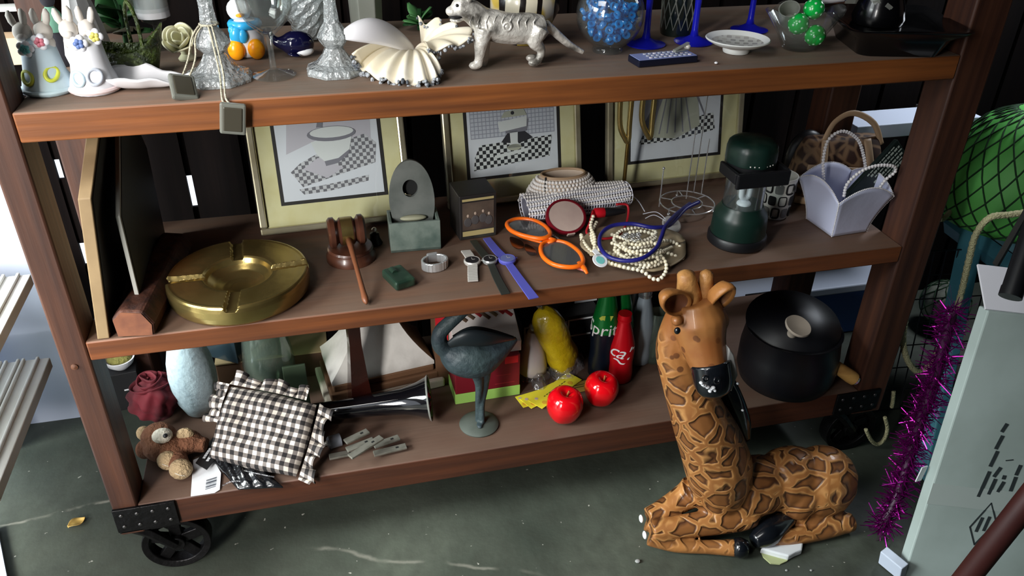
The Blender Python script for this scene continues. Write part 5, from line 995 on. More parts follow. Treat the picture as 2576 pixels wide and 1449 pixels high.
for pts in ([(aty(2072, 452, yb)), aty(2071, 400, yb), aty(2084, 352, yb), aty(2120, 330, yb), aty(2158, 352, yb), aty(2174, 400, yb), aty(2178, 440, yb)], [aty(2123, 492, c.y - 0.045), aty(2132, 462, c.y - 0.050), aty(2165, 432, c.y - 0.055), aty(2205, 417, c.y - 0.055), aty(2246, 418, c.y - 0.055), aty(2252, 432, c.y - 0.052), aty(2228, 452, c.y - 0.048), aty(2212, 474, c.y - 0.045)]):
    C = cr([Mi @ p for p in pts], 8); hd = obj('handle', S().tube(C, 0.0012, 6), 'pearl_white', t, smooth=180); obj('handle_beads', S().beads(spaced(C, 0.0066), 0.0035, 10, 7), 'pearl_white', hd, smooth=180)
# --- booklet stuck in the purse
pa = aty(2160, 488, c.y - 0.01); pb = aty(2268, 372, c.y + 0.012); p0 = c + Vector((0, 0, 0.008)); d = (pb - pa).normalized(); L = 0.150; base = pb - d * L
sxv = Vector((0, 1, 0)).cross(d).normalized(); nrm = d.cross(sxv); M = Matrix((( sxv.x, nrm.x, d.x, base.x), (sxv.y, nrm.y, d.y, base.y), (sxv.z, nrm.z, d.z, base.z), (0, 0, 0, 1)))
t = thing('booklet', 'black packet with pale printed lines stuck into the lilac purse', 'packet', (0, 0, 0)); t.matrix_world = M
obj('packet', S().box((0, 0, L / 2), (0.056, 0.010, L)), 'booklet', t, smooth=0, bev=0.002); s = S(); rr = random.Random(3)
for k, x in enumerate((-0.021, -0.013, -0.004, 0.005, 0.013, 0.021)):
    z0 = L * rr.uniform(0.35, 0.5); z1 = L * rr.uniform(0.85, 0.97)
    while z0 < z1: q = rr.uniform(0.004, 0.010); s.box((x, -0.0053, z0 + q / 2), (0.0042 if k % 2 else 0.0024, 0.0006, q)); z0 += q + 0.0022
obj('printed_lines', s, 'booklet_ink', t, smooth=0)
# ================================================================== BOTTOM SHELF
def text_mesh(body, size, shear=0.0, ext=0.0002, spacing=1.0):
    """letters as plain geometry, so they can be wrapped round a bottle"""
    c = bpy.data.curves.new('lettering_tmp', 'FONT'); c.body = body; c.size = size; c.shear = shear; c.extrude = ext; c.align_x = 'CENTER'; c.align_y = 'CENTER'; c.space_character = spacing; c.resolution_u = 3
    o = bpy.data.objects.new('lettering_tmp', c); COL.objects.link(o); me = bpy.data.meshes.new_from_object(o.evaluated_get(bpy.context.evaluated_depsgraph_get()))
    s = S(); s.v = [v.co.copy() for v in me.vertices]; s.f = [tuple(p.vertices) for p in me.polygons]; s.mi = [0] * len(s.f)
    bpy.data.objects.remove(o); bpy.data.curves.remove(c); bpy.data.meshes.remove(me); return s
mk('egg_blue', (186, 206, 214), 0.55, noise=(120, (166, 186, 196), 0.45, 0.7), bump=(120, 0.15)); mk('velvet_red', (92, 12, 26), 0.8, noise=(18, (54, 6, 16), 0.4, 0.65), sheen=0.0)
mk('plush_brown', (112, 72, 50), 0.9, bump=(160, 0.8)); mk('plush_tan', (170, 146, 112), 0.9, bump=(160, 0.8)); mk('plush_cream', (214, 206, 190), 0.9, bump=(120, 0.6)); mk('moss', (128, 124, 66), 0.9, bump=(120, 0.8))
m = mk('gingham', (220, 210, 196), 0.85); g = NT(m); at_ = g.n('Attribute'); at_.attribute_name = 'cloth'; at_.attribute_type = 'GEOMETRY'; sp = g.n('SeparateXYZ'); g.l(at_.outputs['Vector'], sp.inputs[0])
def stripe(o): return g.math('GREATER_THAN', g.math('FRACT', g.math('MULTIPLY', o, 62.0)), 0.5)
sm = g.math('ADD', stripe(sp.outputs[0]), stripe(sp.outputs[1])); c1 = g.mix(g.math('GREATER_THAN', sm, 0.5), (216, 206, 194), (110, 102, 98)); g.l(g.mix(g.math('GREATER_THAN', sm, 1.5), c1, (30, 27, 28)), g.b.inputs['Base Color'])
mk('black_film', (14, 15, 18), 0.22, coat=0.4, bump=(45, 0.25)); mk('card_black', (24, 24, 26), 0.5); mk('card_white', (226, 228, 232), 0.5); mk('bar_ink', (70, 74, 84), 0.6)
thin_glass('glass_vase', (214, 226, 216), 0.12, 0.04, (150, 164, 154), refl=1.2); thin_glass('glass_slate', (120, 146, 156), 0.5, 0.1, (62, 82, 92)); mk('green_board', (48, 62, 44), 0.6); mk('carton_brown', (92, 66, 46), 0.75, noise=(10, (74, 52, 38), 0.4, 0.7)); mk('carton_top', (150, 132, 98), 0.75)
mk('stucco', (208, 204, 198), 0.7, noise=(12, (176, 172, 166), 0.42, 0.7), bump=(30, 0.15)); mk('plinth_brown', (104, 74, 52), 0.6); mk('plinth_cream', (206, 196, 178), 0.65)
mk('glass_amber', (46, 17, 12), 0.16, coat=0.4, noise=(9, (26, 8, 8), 0.4, 0.65)); mk('glass_black', (10, 10, 14), 0.08, coat=0.6, spec=0.7)
mk('alloy', (150, 148, 138), 0.42, 0.6, noise=(30, (110, 108, 98), 0.45, 0.7)); mk('socket_grey', (150, 154, 164), 0.35, 0.4)
mk('verdigris', (52, 66, 68), 0.55, noise=(14, (36, 46, 54), 0.4, 0.66), bump=(70, 0.35)); mk('verdigris_dark', (24, 30, 34), 0.4); mk('base_slate', (78, 84, 78), 0.65, noise=(20, (62, 68, 62), 0.4, 0.7))
mk('box_maroon', (110, 16, 30), 0.5); mk('box_lime', (150, 196, 96), 0.5); mk('box_white', (206, 200, 196), 0.55); mk('stripe_red', (150, 40, 44), 0.6); mk('stripe_brown', (96, 76, 60), 0.6); mk('stripe_tan', (134, 122, 96), 0.6); mk('box_red', (196, 26, 40), 0.45)
thin_glass('milk_glass', (226, 222, 222), 0.72, 0.3, (198, 190, 190)); thin_glass('film', (240, 240, 242), 0.10, 0.12, (190, 190, 196), (80, 1.0), 1.6); mk('yellow_wrap', (182, 158, 20), 0.3, noise=(16, (140, 112, 22), 0.4, 0.7), coat=0.4, bump=(40, 0.5))
mk('ticket_yellow', (240, 226, 60), 0.5); mk('ticket_orange', (222, 176, 52), 0.6); mk('ticket_pink', (196, 172, 160), 0.6); mk('ticket_tan', (190, 158, 76), 0.6); mk('ticket_ink', (104, 92, 40), 0.7)
mk('apple_red', (214, 10, 22), 0.14, noise=(6, (176, 6, 18), 0.4, 0.7), coat=0.6); mk('apple_stem', (150, 84, 40), 0.5)
mk('sprite_green', (14, 110, 44), 0.25, 0.3, noise=(5, (6, 66, 28), 0.4, 0.7)); mk('sprite_navy', (10, 18, 30), 0.3); mk('leaf_lime', (170, 178, 70), 0.4); mk('letter_white', (222, 220, 220), 0.5); mk('cola_red', (196, 10, 26), 0.28, 0.25); mk('bottle_silver', (150, 162, 172), 0.3, 0.35); mk('crown_silver', (188, 192, 196), 0.25, 0.9)
mk('enamel_black', (8, 8, 13), 0.42); mk('knob_taupe', (156, 144, 132), 0.5); mk('handle_wood', (196, 150, 84), 0.5, noise=(10, (146, 100, 52), 0.4, 0.7, (1, 1, 4)))
# --- egg vase
c = at(506, 1034, ZB); k0 = mpp(c); r = 56 * k0; H = 0.205
tag(obj('egg_vase', S().lathe([(0.0005, 0), (r * 0.45, 0), (r * 0.62, 0.008), (r * 0.86, H * 0.18), (r * 0.99, H * 0.38), (r, H * 0.48), (r * 0.93, H * 0.66), (r * 0.74, H * 0.84), (r * 0.45, H * 0.97), (r * 0.40, H), (0.0005, H * 0.995)], 40), 'egg_blue', loc=c, smooth=60), 'tall pale blue egg-shaped vase on the bottom shelf', 'vase')
# --- crumpled red velvet flower
c = at(402, 1052, ZB); t = thing('velvet_rose', 'crumpled dark red velvet rose left of the pale blue egg vase', 'flower', c); s = S()
def vr(i, j):
    a = 2 * PI * i; e = PI * (0.02 + 0.96 * j); w = 1 + 0.13 * math.sin(5 * a + 6 * e) * math.sin(e) + 0.08 * math.sin(9 * a - 4 * e)
    return (0.046 * w * math.sin(e) * math.cos(a), 0.040 * w * math.sin(e) * math.sin(a), 0.052 - 0.050 * math.cos(e) * (1 + 0.05 * math.sin(4 * a)))
obj('petals', S().grid(vr, 48, 24), 'velvet_red', t, smooth=180)
for k, (r_, z_, tl) in enumerate(((0.034, 0.088, 0.9), (0.024, 0.098, 0.5), (0.013, 0.104, 0.2))):
    obj('petal', S().grid(lambda i, j: ((r_ * (0.6 + 0.5 * j) + 0.003 * math.sin(14 * i)) * math.cos(2 * PI * i + k), (r_ * (0.6 + 0.5 * j) + 0.003 * math.sin(14 * i)) * 0.85 * math.sin(2 * PI * i + k), z_ - 0.02 + 0.026 * j + 0.003 * math.sin(9 * i)), 30, 4), 'velvet_red', t, solid=0.002, smooth=180)
c = at(332, 1010, ZB); hb = hz(325, 945, c.y) - ZB; t = thing('small_box', 'black and white box with a mossy bowl on it, behind the red velvet rose', 'box', c, 0.15); hb = 0.092
obj('carton', S().box((0, 0, hb / 2), (0.055, 0.05, hb)), 'card_black', t, smooth=0, bev=0.001); obj('label_line', S().box((0.008, -0.0254, hb * 0.55), (0.024, 0.0008, 0.003)).box((0.0, -0.0254, hb * 0.25), (0.003, 0.0008, 0.03)), 'card_white', t, smooth=0)
c2 = c + Vector((0, 0, hb + 0.0006)); t = thing('moss_bowl', 'little white bowl filled with moss on the black and white box', 'bowl', c2)
obj('bowl', S().lathe([(0.0005, 0), (0.014, 0), (0.026, 0.012), (0.030, 0.024), (0.027, 0.024), (0.022, 0.012), (0.0005, 0.008)], 28, caps=(False, False)), 'white_gloss', t); obj('moss', S().ball((0, 0, 0.022), (0.024, 0.022, 0.012)), 'moss', t, smooth=180)
# --- plush toy
c = at(432, 1168, ZB); t = thing('plush_puppy', 'brown plush puppy lying with its round foot pads to the front', 'soft toy', c)
def pz(u, v, z): return at(u, v, ZB + z) - c
s = S().ball(pz(415, 1122, 0.030), (0.040, 0.036, 0.029)).ball(pz(400, 1100, 0.042), (0.034, 0.030, 0.030)).ball(pz(470, 1112, 0.030), (0.030, 0.026, 0.024)).ball(pz(365, 1130, 0.020), (0.018, 0.020, 0.019))
s.tube([pz(420, 1130, 0.026), pz(428, 1152, 0.022)], [0.022, 0.020], 12).tube([pz(440, 1140, 0.022), pz(455, 1180, 0.020)], [0.020, 0.019], 12).tube([pz(480, 1115, 0.026), pz(520, 1120, 0.024)], [0.018, 0.015], 12)
obj('body', s, 'plush_brown', t, smooth=180, remesh=0.003, smit=3)
mz = obj('muzzle', S().ball(pz(408, 1096, 0.066), (0.019, 0.016, 0.014)), 'plush_cream', t, smooth=180); obj('nose', S().ball(pz(416, 1096, 0.078), (0.0045, 0.005, 0.004)), 'black_plastic', mz, smooth=180)
for u, v, r_ in ((423, 1158, 0.0205), (455, 1180, 0.0215)):
    q = pz(u, v, 0.024); q.z = max(q.z, r_ + 0.0006); f = obj('foot', S().ball(q, (r_, r_ * 0.8, r_)), 'plush_tan', t, smooth=180); obj('stitch', S().tube(cr([q + Vector((-0.008, -r_ * 0.72, 0.006)), q + Vector((0.0, -r_ * 0.80, 0.001)), q + Vector((0.008, -r_ * 0.70, -0.005))], 5), 0.0008, 5), 'plush_cream', f, smooth=180)
obj('ear', S().ball(pz(466, 1094, 0.050), (0.017, 0.010, 0.016)), 'plush_tan', t, smooth=180); obj('ear', S().ball(pz(362, 1090, 0.045), (0.014, 0.012, 0.016)), 'plush_tan', t, smooth=180)
# --- gingham pillow
pc = at(650, 1150, ZB + 0.055); pc = at(662, 1084, ZB + 0.066)
t = thing('gingham_pillow', 'black and white gingham pillow with frilled ends', 'pillow', (pc.x, pc.y, ZB))
Mp = xf((0, 0, pc.z - ZB), (0.70, 0.12, -0.40)); PW, PH = 0.092, 0.074
def attr(o, pts):
    a = o.data.attributes.new('cloth', 'FLOAT_VECTOR', 'POINT')
    for i, p in enumerate(pts): a.data[i].vector = p
def pil(i, j, sg):
    x, y = (2 * i - 1), (2 * j - 1); e = (max(0, (1 - x ** 4)) * max(0, (1 - y ** 4))) ** 0.55
    wr = 0.004 * math.sin(7 * x + 3 * y) * e + 0.003 * math.sin(11 * y - 4 * x) * e
    return Vector((PW * x * (1 - 0.06 * (1 - e) * abs(y)), PH * y * (1 - 0.06 * (1 - e) * abs(x)), sg * (0.030 * e) + wr))
s = S(); at1 = []
for sg in (1, -1):
    g_ = S().grid(lambda i, j: pil(i if sg > 0 else 1 - i, j, sg), 36, 30); at1 += [(p.x + 0.5, p.y + 0.5, 0) for p in g_.v]; s.add(g_.v, g_.f, Mp)
o = obj('cushion', s, 'gingham', t, smooth=180); attr(o, at1)
for side, pts in (('right', [(PW, -PH), (PW * 1.02, 0), (PW, PH)]), ('top', [(PW * 0.7, PH), (0, PH * 1.02), (-PW, PH)]), ('left', [(-PW, PH), (-PW * 1.02, PH * 0.5), (-PW, -PH * 0.05)])):
    C = cr([(x, y, 0) for x, y in pts], 20); n = len(C); dirv = {'right': Vector((1, -0.2, 0)), 'top': Vector((0, 1, 0)), 'left': Vector((-1, 0, 0))}[side]; tang = (C[-1] - C[0]).normalized()
    def fr_(i, j):
        q = i * (n - 1); k = min(int(q), n - 2); p = C[k].lerp(C[k + 1], q - k); ph = i * 42
        return p + dirv * (0.024 * j * (1 + 0.25 * math.sin(ph * 0.37))) + tang * (0.006 * j * math.sin(ph)) + Vector((0, 0, 0.010 * j * math.cos(ph) - 0.008 * j))
    g_ = S().grid(fr_, 90, 6); uv = [(0.5 + 0.9 * i / 90 * (C[-1] - C[0]).length * 1.3, 0.5 + 0.03 * j / 6, 0) for j in range(7) for i in range(91)]
    s = S(); s.add(g_.v, g_.f, Mp); o = obj('frill', s, 'gingham', t, smooth=180); attr(o, uv)
# --- packaged item with price tag
c = at(600, 1185, ZB); t = thing('film_packet', 'black packet in shiny film with a black header card under the gingham pillow', 'packet', c, 0)
def pb(u, v, z): return at(u, v, ZB + z) - c
P4 = [pb(530, 1150, .012), pb(575, 1108, .012), pb(735, 1190, .008), pb(712, 1226, .004), pb(600, 1232, .004), pb(545, 1195, .008)]
def bag(i, j):
    a = P4[0].lerp(P4[5], j); b = P4[1].lerp(P4[3], j); p = a.lerp(b, i); e = (math.sin(PI * i) * math.sin(PI * j)) ** 0.5
    p = P4[0].lerp(P4[1], i) * (1 - j) + (P4[4].lerp(P4[3], i)) * j
    return p + Vector((0, 0, 0.014 * e + 0.003 * math.sin(22 * i + 9 * j) * e + 0.002 * math.sin(37 * j) * e))
obj('pouch', S().grid(bag, 40, 24), 'black_film', t, smooth=180, solid=0.003)
hc_ = [pb(492, 1165, .0135), pb(536, 1100, .0135), pb(572, 1118, .0135), pb(520, 1182, .0135)]
hd = obj('header_card', S().prism([(p.x, p.y) for p in hc_], 0.0128, 0.0142), 'card_black', t, smooth=0)
d1 = (hc_[1] - hc_[0]).normalized(); n1 = Vector((d1.y, -d1.x, 0)); s = S(); ang = math.atan2(d1.y, d1.x)
for off, l0, l1, n_ in ((0.010, 0.016, 0.046, 5), (0.020, 0.010, 0.050, 7)):
    for k in range(n_): q = hc_[0] + d1 * (l0 + (l1 - l0) * k / n_) + n1 * off; s.box((0, 0, 0), ((l1 - l0) / n_ * 0.8, 0.0052, 0.0006), xf((q.x, q.y, 0.0146), (0, 0, ang)))
obj('printed_words', s, 'card_white', hd, smooth=0)
obj('film_edge', S().tube(cr([pb(560, 1222, .008), pb(580, 1212, .012), pb(610, 1210, .012), pb(640, 1216, .009)], 5), [0.0022] * 16, 6, flat=0.4).tube(cr([pb(600, 1180, .02), pb(640, 1190, .022), pb(690, 1200, .016)], 5), 0.0014, 6), 'film', t, smooth=180)
tg = [at(486, 1158, ZB + 0.004), at(528, 1140, ZB + 0.006), at(556, 1190, ZB + 0.004), at(553, 1232, ZB + 0.002), at(540, 1240, ZB + 0.0012), at(480, 1249, ZB + 0.001)]; c = tg[5]
t = thing('price_tag', 'white price tag with a barcode lying at the bottom shelf edge', 'tag', c); L_ = [p - c for p in tg]
obj('card', S().loft([[p for p in L_], [p + Vector((0, 0, 0.0008)) for p in L_]], flip=False), 'card_white', t, smooth=0)
a, b, d = at(519, 1208, ZB + .0052) - c, at(545, 1200, ZB + .0052) - c, at(516, 1234, ZB + .0036) - c; s = S()
for k, w_ in enumerate((0.08, 0.03, 0.12, 0.05, 0.03, 0.1, 0.04, 0.06)):
    f0 = k / 8; f1 = f0 + w_ * 0.7; q = [a.lerp(d, f0), b.lerp(b + (d - a), f0), b.lerp(b + (d - a), f1), a.lerp(d, f1)]; s.loft([q, [p + Vector((0, 0, 0.0004)) for p in q]])
obj('barcode', s, 'bar_ink', t, smooth=0)
# --- brown carton, slate glass, clear vase, green board
a = at(548, 1000, ZB); c = aty(690, 905, 0.345); t = thing('brown_carton', 'low brown carton at the back of the bottom shelf', 'carton', (0.245, 0.365, ZB)); hb = hz(690, 900, 0.32) - ZB
obj('carton', S().box((0, 0, hb / 2), (0.235, 0.09, hb)), 'carton_brown', t, smooth=0, bev=0.001); obj('lid', S().box((0, 0, hb + 0.001), (0.238, 0.093, 0.003)), 'carton_top', t, smooth=0)
c = Vector((0.165, 0.36, ZB + hb + 0.0032)); t = thing('square_vase', 'slate blue square glass vase standing on the brown carton', 'vase', c, 0.2)
obj('vase', S().lathe([(0.0005, 0), (0.052, 0), (0.054, 0.004), (0.060, 0.14), (0.056, 0.14), (0.049, 0.007), (0.0005, 0.006)], 4, caps=(False, False)), 'glass_slate', t, smooth=0, bev=0.002)
c = at(690, 988, ZB); k0 = mpp(c); r = 62 * k0; H = 0.215
tag(obj('oval_vase', S().lathe([(0.0005, 0), (r * 0.55, 0), (r * 0.70, 0.006), (r * 0.98, H * 0.28), (r, H * 0.42), (r * 0.86, H * 0.72), (r * 0.66, H), (r * 0.61, H), (r * 0.81, H * 0.72), (r * 0.94, H * 0.42), (r * 0.92, H * 0.28), (r * 0.64, 0.009), (0.0005, 0.006)], 40, caps=(False, False)), 'glass_vase', loc=c, smooth=60), 'clear oval glass vase behind the gingham pillow', 'vase')
c = at(756, 1040, ZB) + Vector((0, 0.01, 0)); tag(obj('green_folder', S().box((0, 0, 0.055), (0.046, 0.006, 0.11)), 'green_board', loc=c, rot=(-0.12, 0, 0.05), smooth=0, bev=0.001), 'narrow dark green folder leaning right of the clear oval vase', 'folder')
# --- concave white pedestal on a stepped plinth
c = at(952, 948, ZB); ang = 0.14; t = thing('white_pedestal', 'white flaring pedestal on a stepped brown and cream plinth', 'pedestal', c, ang)
a0 = at(812, 1006, ZB); b0 = at(1112, 968, ZB); w = (b0 - a0).length / 2
obj('plinth', S().box((0, 0.0, 0.011), (2 * w, 0.172, 0.022)), 'plinth_cream', t, smooth=0, bev=0.004); obj('plinth_step', S().box((0, 0, 0.031), (1.82 * w, 0.155, 0.018)), 'plinth_brown', t, smooth=0, bev=0.003); obj('plinth_step', S().box((0, 0, 0.048), (1.70 * w, 0.142, 0.016)), 'plinth_brown', t, smooth=0, bev=0.003)
rings = []
for k in range(13):
    f = k / 12; q = 0.24 + 0.62 * (1 - f) ** 2.3; z = 0.057 + 0.185 * f; x, y = w * q, 0.080 * q; n = 10
    pts = []
    for sx, sy, ex_, ey_ in ((-1, -1, 1, 0), (1, -1, 0, 1), (1, 1, -1, 0), (-1, 1, 0, -1)):
        for m_ in range(n): u_ = m_ / n; px = sx * x + ex_ * 2 * x * u_; py = sy * y + ey_ * 2 * y * u_; dent = 1 - 0.10 * f * math.sin(PI * u_) + 0.05 * f * math.sin(3 * PI * u_) ** 2; pts.append((px * (dent if ex_ == 0 else 1), py * (dent if ey_ == 0 else 1), z))
    rings.append(pts)
ring0 = [(x * 1.0, y * 1.0, 0.056 - 0.004 * 0) for x, y, z in rings[0]]
obj('flared_column', S().loft([[(x, y, z - 0.001) for x, y, z in rings[0]]] + [[(x, y, z + 0.008) for x, y, z in rings[0]]] + [[(x, y, z + 0.008) for x, y, z in r_] for r_ in rings[1:]]), 'stucco', t, smooth=50)
c = at(909, 1026, ZB); k0 = mpp(c); t = thing('amber_vase', 'tall dark amber four-sided glass vase before the white pedestal', 'vase', c, PI / 4 + 0.15)
w = 35 * k0 * 1.15; obj('glass', S().lathe([(0.0005, 0), (w, 0), (w * 1.02, 0.006), (w * 0.72, 0.09), (w * 0.50, 0.17), (w * 0.52, 0.26), (w * 0.46, 0.26), (w * 0.4, 0.17), (0.0005, 0.02)], 4, caps=(False, False)), 'glass_amber', t, smooth=0, bev=0.003)
# --- black trumpet vase lying down
a = at(742, 1066, ZB) + Vector((0, 0, 0.022)); b = at(1084, 1048, ZB) + Vector((0, 0, 0.0505)); c = at(920, 1075, ZB); t = thing('trumpet_vase', 'black glass trumpet vase lying on its side', 'vase', c)
M = along(a - c, b - c); L = (b - a).length; sc_ = 1.0
obj('vase', S().lathe([(0.0005, 0), (0.018, 0.0), (0.0195, 0.004), (0.0205, L * 0.35), (0.0235, L * 0.62), (0.0285, L * 0.80), (0.0365, L * 0.91), (0.0455, L * 0.985), (0.0480, L), (0.044, L * 0.995), (0.034, L * 0.915), (0.026, L * 0.80), (0.018, L * 0.5), (0.0005, L * 0.45)], 40, M, caps=(False, False)), 'glass_black', t, smooth=60)
obj('clear_lip', S().lathe([(0.0462, L * 0.985), (0.0488, L * 0.997), (0.0476, L * 1.001), (0.045, L * 0.998)], 40, M, caps=(False, False)), 'glass_frost', t, smooth=60)
# --- socket and metal strips
a = at(826, 1128, ZB) + Vector((0, 0, .0135)); b = at(858, 1118, ZB) + Vector((0, 0, .0135)); c = a; t = thing('lamp_socket', 'pale metal lamp socket lying beside the loose metal strips', 'socket', c); M = along(a - c, b - c); L = (b - a).length
obj('shell', S().lathe([(0.0005, 0), (0.010, 0), (0.013, 0.003), (0.013, L), (0.010, L), (0.009, L * 0.3), (0.0005, L * 0.3)], 24, M, caps=(False, False)), 'socket_grey', t); obj('contact', S().lathe([(0.004, -0.007), (0.006, 0), (0.0005, 0.001)], 12, M), 'steel', t); 
strips = [((868, 1112), (926, 1084), .030, 'topmost grey metal strip of the pile, behind the others'), ((872, 1132), (940, 1106), .020, 'grey metal strip nearest the lamp socket'), ((880, 1150), (960, 1100), .034, 'grey metal strip with a hole lying across the pile'), ((940, 1122), (1004, 1100), .014, 'short grey metal strip at the back right of the pile'), ((940, 1142), (1022, 1122), .008, 'grey metal strip at the front right of the pile'), ((828, 1150), (900, 1136), .006, 'grey metal strip lying flat under the lamp socket')]
for k, ((u0, v0), (u1, v1), zc, lab) in enumerate(strips):
    a = at(u0, v0, ZB + zc); b = at(u1, v1, ZB + zc); L = (b - a).length; ang = math.atan2(b.y - a.y, b.x - a.x); t = thing('metal_strip', lab, 'metal strip', (a + b) / 2, ang, 'grey metal strips on the bottom shelf')
    obj('strip', S().box((0, 0, 0), (L, 0.015, 0.0045)), 'alloy', t, smooth=0, bev=0.001); obj('slot', S().box((L * 0.22, 0, 0.0024), (0.006, 0.004, 0.0006)), 'hole_dark', t, smooth=0)
for k, (u, v, zc) in enumerate(((905, 1120, 0.004), (960, 1130, 0.004))): pass
# --- heron
c = at(1205, 1068, ZB); k0 = mpp(c); y0 = c.y; t = thing('bronze_heron', 'dark verdigris bronze wading bird on a round base, its neck bent up', 'figurine', c)
def P(u, v, dy=0): return aty(u, v, y0 + dy) - c
obj('base', S().lathe([(0.0005, 0), (0.040, 0), (0.041, 0.003), (0.034, 0.008), (0.012, 0.012), (0.0005, 0.013)], 36), 'base_slate', t)
s = S().tube(cr([P(1120, 880), P(1150, 893), P(1200, 897), P(1245, 880), P(1300, 852)], 6), crv([22 * k0, 46 * k0, 52 * k0, 36 * k0, 6 * k0], 6), 14)
s.tube(cr([P(1130, 885), P(1108, 868), P(1106, 840), P(1124, 818), P(1150, 796), P(1178, 776)], 6), crv([22 * k0, 20 * k0, 18 * k0, 17 * k0, 15 * k0, 10 * k0], 6), 12)
q = P(1178, 776); s.ball(q, (0.014, 0.011, 0.011))
s.tube([q, q + Vector((0.045, -0.004, 0.012))], [0.007, 0.001], 8)
s.tube(cr([P(1195, 930), P(1205, 965), P(1203, 1010), P(1202, 1062)], 5), crv([17 * k0, 11 * k0, 8 * k0, 7 * k0], 5), 10).tube(cr([P(1220, 930, 0.01), P(1218, 975, 0.008), P(1212, 1020, -0.002), P(1214, 1070, -0.010)], 5), crv([17 * k0, 11 * k0, 8 * k0, 7 * k0], 5), 10)
for sg in (0.004, -0.010): s.ball((0.002 + sg * 0.4, sg - 0.006, 0.012), (0.007, 0.010, 0.004))
obj('body', s, 'verdigris', t, smooth=180, remesh=0.0022, smit=4)
obj('wing', S().tube(cr([P(1130, 868, -0.026), P(1175, 850, -0.032), P(1230, 852, -0.030), P(1296, 852, -0.010)], 6), crv([9 * k0, 22 * k0, 20 * k0, 3 * k0], 6), 10, flat=0.5, up=(0, 1, 0)), 'verdigris_dark', t, smooth=180)
obj('wing', S().tube(cr([P(1140, 850, 0.020), P(1185, 836, 0.022), P(1240, 842, 0.018), P(1292, 848, 0.004)], 6), crv([7 * k0, 16 * k0, 14 * k0, 3 * k0], 6), 10, flat=0.5, up=(0, 1, 0)), 'verdigris_dark', t, smooth=180)
# --- boxes behind the heron
a = at(1146, 1018, ZB); b = at(1308, 992, ZB); ang = math.atan2(b.y - a.y, b.x - a.x); w = (b - a).length; dp = 0.12; n1 = Vector((-math.sin(ang), math.cos(ang), 0)); c = (a + b) / 2 + n1 * dp / 2; h1 = 0.026; h2 = hz(1145, 915, a.y) - ZB
t = thing('maroon_box', 'maroon gift box with a lime green bottom behind the bronze bird', 'box', c, ang)
obj('bottom', S().box((0, 0, h1 / 2), (w, dp, h1)), 'box_lime', t, smooth=0, bev=0.001); obj('lid', S().box((0, 0, (h1 + h2) / 2), (w * 0.985, dp * 0.985, h2 - h1)), 'box_maroon', t, smooth=0, bev=0.0015); obj('sticker', S().box((w * 0.36, -dp * 0.494, h2 - 0.012), (w * 0.2, 0.0008, 0.018)), 'box_red', t, smooth=0)
obj('fine_print', S().box((w * 0.26, -dp * 0.4935, h1 + 0.012), (w * 0.3, 0.0006, 0.0016)).box((w * 0.24, -dp * 0.4935, h1 + 0.034), (w * 0.22, 0.0006, 0.0010)), 'stripe_red', t, smooth=0)
c2 = Vector((c.x + 0.004, c.y + 0.008, ZB + h2 + 0.0006)); t = thing('striped_box', 'white box with slanting red and brown bars on its sloping top, on the maroon box', 'box', c2, ang); hz1, hz2 = 0.026, 0.088; w2 = w * 1.0; d2 = dp * 0.94
s = S(); s.add([(-w2 / 2, -d2 / 2, 0), (w2 / 2, -d2 / 2, 0), (w2 / 2, d2 / 2, 0), (-w2 / 2, d2 / 2, 0), (-w2 / 2, -d2 / 2, hz1), (w2 / 2, -d2 / 2, hz1), (w2 / 2, d2 / 2, hz2), (-w2 / 2, d2 / 2, hz2)], [(3, 2, 1, 0), (4, 5, 6, 7), (0, 1, 5, 4), (1, 2, 6, 5), (2, 3, 7, 6), (3, 0, 4, 7)])
bx = obj('box', s, 'box_white', t, smooth=0, bev=0.0015); sl = math.atan2(hz2 - hz1, d2)
for k, mt in enumerate(('stripe_brown', 'stripe_brown', 'stripe_red', 'stripe_brown', 'stripe_tan', 'stripe_red', 'stripe_red')):
    x = -w2 * 0.34 + k * w2 * 0.115; y = d2 * (0.10 + 0.03 * (k % 3)); M = xf((x, y, (hz1 + hz2) / 2 + (hz2 - hz1) / d2 * y + 0.0006), (sl, 0, 0)) @ Matrix.Rotation(0.75, 4, 'Z'); obj('printed_bar', S().tube([(0, -0.022, 0), (0, 0.022, 0)], 0.0042, 8, flat=0.12, up=(0, 0, 1), M=M), mt, bx, smooth=180)
c = at(1118, 985, ZB) + Vector((0.002, 0.05, 0)); t = thing('red_carton', 'upright red and white carton behind the bronze bird, left of the maroon box', 'carton', (c.x, c.y, ZB), ang); hh_ = hz(1110, 770, c.y) - ZB; hh_ = min(hh_, 0.30)
obj('carton', S().box((0, 0, hh_ / 2), (0.030, 0.05, hh_)), 'plinth_brown', t, smooth=0); obj('red_panel', S().box((0, -0.0254, hh_ * 0.8), (0.026, 0.0008, hh_ * 0.36)), 'box_red', t, smooth=0)
